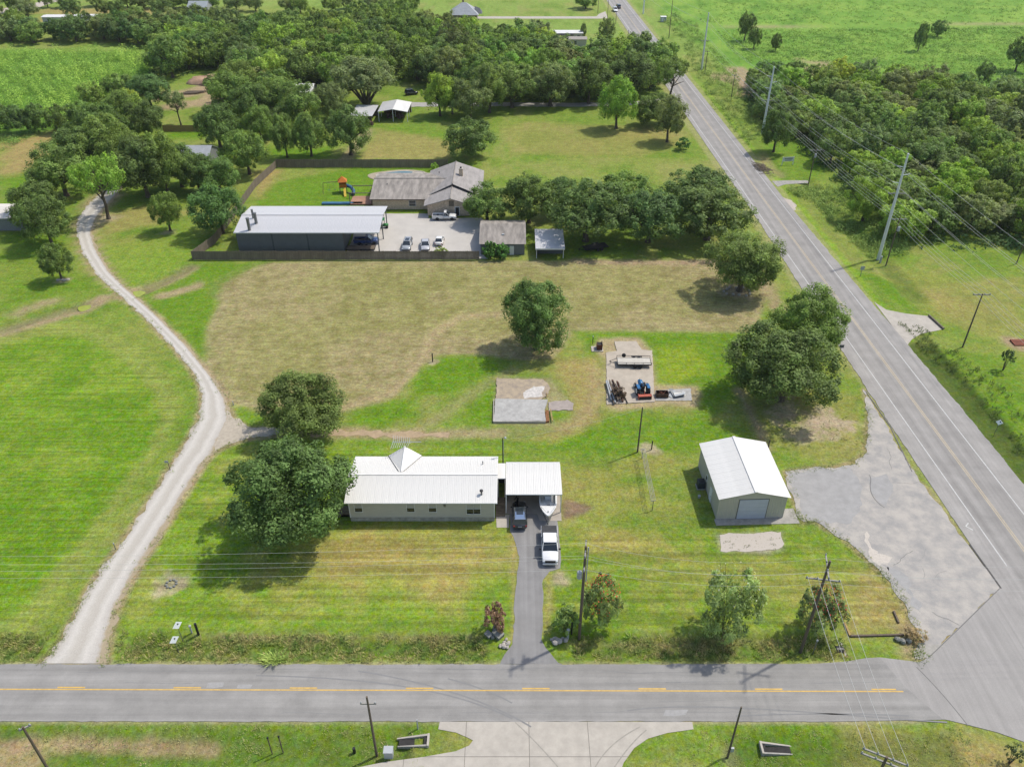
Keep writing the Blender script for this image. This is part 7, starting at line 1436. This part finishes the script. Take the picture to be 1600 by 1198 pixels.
def tractor():
    g = G(1002, 612); t = thing('tractor', 'blue farm tractor parked on the equipment slab', 'tractor', (g.x, g.y - .1, .10), math.pi / 2 + .12); MBt = mat('tractor_blue', S(50, 122, 176), .4, .08, 2, coat=.3)
    loft(MB(), [(.1, [(0, .75), (.32, .75), (.38, 1.0), (.34, 1.38), (0, 1.45)]), (1.5, [(0, .75), (.3, .75), (.36, 1.0), (.3, 1.28), (0, 1.33)]), (1.75, [(0, .8), (.24, .8), (.28, 1.0), (.22, 1.15), (0, 1.2)])]).build('hood', MBt, t, True); MB().bb(-.9, 1.4, -.25, .25, .45, .78).build('chassis', M_TRIMB, t); MB().bb(1.74, 1.79, -.2, .2, .8, 1.12).build('grille', M_TRIMB, t)
    for s in (-1, 1):
        wheel(t, -.65, s * .85, .72, .42, mat('white_rim', (.6, .6, .58), .5)); wheel(t, 1.25, s * .72, .42, .26, mat('white_rim', (0, 0, 0)))
        MB().box((-.65, s * .78, 1.52), (1.25, .5, .06)).build('fender', MBt, t, bevel=.02); MB().box((-.1, s * .78, 1.3), (.06, .5, .45)).build('fender_front', MBt, t)
    MB().bb(-.75, -.25, -.25, .25, 1.0, 1.15).bb(-.8, -.7, -.25, .25, 1.15, 1.55).build('seat', M_TRIMB, t); MB().tube([(.1, 0, 1.3), (-.12, 0, 1.55)], .03, 6).build('steering_column', M_TRIMB, t); MB().lathe([(.22, -.015), (.22, .015)], (-.13, 0, 1.57), n=14).build('steering_wheel', M_TRIMB, t)
    q = MB(); q.tube([(-.95, -.5, .9), (-.95, -.5, 2.3), (-.95, .5, 2.3), (-.95, .5, .9)], .045, 6); q.build('roll_bar', M_TRIMB, t); MB().tube([(.9, .2, 1.3), (.9, .2, 1.95)], .04, 6).build('exhaust', M_TRIMB, t)
    q = MB(); q.tube([(1.75, -.45, .75), (2.3, -.45, .4)], .05, 5); q.tube([(1.75, .45, .75), (2.3, .45, .4)], .05, 5); q.build('front_guard', M_TRIMB, t); MB().bb(-1.35, -.9, -.4, .4, .45, .6).build('hitch_arms', M_TRIMB, t)
    g = G(1007, 623); t = thing('rear_blade', 'faded red box implement behind the blue tractor', 'implement', (g.x, g.y, .1), .08); MR_ = mat('faded_red', S(206, 108, 88), .6, .12, 2); MB().bb(-1.0, 1.0, -.35, .25, .55, .62).build('top_plate', MR_, t); MB().bb(-1.0, 1.0, .2, .26, .05, .55).build('blade', MR_, t)
    for s in (-1, 1): MB().bb(s * 1.0 - .04, s * 1.0 + .04, -.4, .3, .02, .7).build('side_plate', MR_, t)
    MB().bb(-.95, .95, -.38, -.33, .1, .5).build('rear_gate', M_DARKIN, t); MB().tube([(0, .2, .6), (0, .55, 1.1)], .05, 6).build('hitch_mast', MR_, t)
tractor()
def trailer(label, loc, rz, L_, Wd, deckm, railm, name='flatbed_trailer', rails=True, spare=False):
    t = thing(name, label, 'trailer', loc, rz); h = L_ / 2; w = Wd / 2; n = int(Wd / .2)
    f = MB(); f.bb(-h, h, -w, -w + .1, .52, .66); f.bb(-h, h, w - .1, w, .52, .66); f.bb(-h, -h + .1, -w + .1, w - .1, .52, .66); f.bb(h - .1, h, -w + .1, w - .1, .52, .66); f.build('frame', railm, t)
    for i in range(n): a = -w + .1 + i * (Wd - .2) / n; MB().bb(-h + .1, h - .1, a + .005, a + (Wd - .2) / n - .005, .64, .685 + .004 * (i % 2)).build('deck_plank', deckm, t)
    q = MB(); q.tube([(-h, -w + .15, .58), (-h - 1.3, 0, .55)], .05, 5); q.tube([(-h, w - .15, .58), (-h - 1.3, 0, .55)], .05, 5); q.build('tongue', railm, t); MB().tube([(-h - 1.1, 0, .02), (-h - 1.1, 0, .8)], .04, 6).build('jack', railm, t)
    for x in (.1, .95):
        for s in (-1, 1): wheel(t, x, s * (w + .16), .34, .22)
    for s in (-1, 1): MB().box((.52, s * (w + .16), .76), (1.75, .26, .05)).build('mudguard', railm, t)
    if rails:
        for s in (-1,) if spare is None else (-1, 1):
            MB().bb(-h, h, s * w - .03, s * w + .03, 1.0, 1.06).build('rail', railm, t)
            for i in range(5): MB().bb(-h + i * (L_ - .06) / 4, -h + i * (L_ - .06) / 4 + .06, s * w - .025, s * w + .025, .66, 1.0).build('rail_post', railm, t)
    if spare: a = MB().lathe([(.2, -.1), (.34, -.1), (.36, 0), (.34, .1), (.2, .1)], (-h + 1.2, w + .16, 1.0), 'Y', 16).build('spare_wheel', M_RUBBER, t)
    return t
g = G(990, 570); trailer('long pale-decked flatbed trailer with spare wheel on the equipment slab', (g.x, g.y, .1), -.02, 5.6, 2.1, mat('white_planks', S(228, 222, 208), .8, .08, 2), M_TRIMB, spare=True)
g = G(930, 389); trailer('black tandem-axle trailer under the live oak row', (g.x, g.y, 0), .35, 5.2, 2.2, M_DARKIN, M_BLACK, 'black_trailer', rails=False)
g = G(565, 390); trailer('low dark trailer with scrap parked behind the wooden fence', (g.x, g.y - .3, 0), .02, 6.0, 2.0, M_WOODP, M_BLACK, 'scrap_trailer', rails=False)
def mower():
    g = G(598, 356); t = thing('green_mower', 'bright green mower tractor under the workshop roof edge', 'mower', (g.x, g.y, .01), .1); MG_ = mat('mower_green', S(62, 150, 70), .45, .08, 2); loft(MB(), [(.2, [(0, .45), (.35, .45), (.4, .7), (.35, .95), (0, 1.0)]), (1.3, [(0, .45), (.3, .45), (.36, .65), (.3, .85), (0, .9)])]).build('hood', MG_, t, True)
    MB().bb(-1.0, .2, -.45, .45, .45, .62).build('deck', MG_, t); MB().bb(-.7, -.2, -.28, .28, .62, .8).bb(-.75, -.65, -.28, .28, .8, 1.2).build('seat', mat('yellow_seat', S(216, 186, 60), .6), t); MB().bb(-1.2, .6, -.8, .8, 2.0, 2.1).build('canopy', MG_, t)
    for x, y in ((-1.1, -.7), (-1.1, .7), (.5, -.7), (.5, .7)): MB().tube([(x, y, .5), (x, y, 2.0)], .03, 5).build('canopy_post', M_TRIMB, t)
    for s in (-1, 1): wheel(t, -.7, s * .6, .45, .3, mat('yellow_seat', (0, 0, 0))); wheel(t, .95, s * .5, .3, .2, mat('yellow_seat', (0, 0, 0)))
mower()

# ------------------------------------------------------------------ thin summer haze
def haze():
    o = MB().bb(-4700, 4700, -1000, 6300, -3.0, 79.0).build('haze', [], None); o.data.materials.clear()
    m = bpy.data.materials.new('haze_air'); m.use_nodes = True; nt = m.node_tree; nt.nodes.clear(); out = nn(nt, 'ShaderNodeOutputMaterial'); v = nn(nt, 'ShaderNodeVolumePrincipled')
    v.inputs['Color'].default_value = (.93, .96, 1.0, 1); v.inputs['Density'].default_value = .00006; v.inputs['Anisotropy'].default_value = .2; nt.links.new(v.outputs[0], out.inputs['Volume'])
    o.data.materials.append(m); tag(o, 'thin pale summer haze over the whole countryside', 'haze', None, 'stuff')
haze()
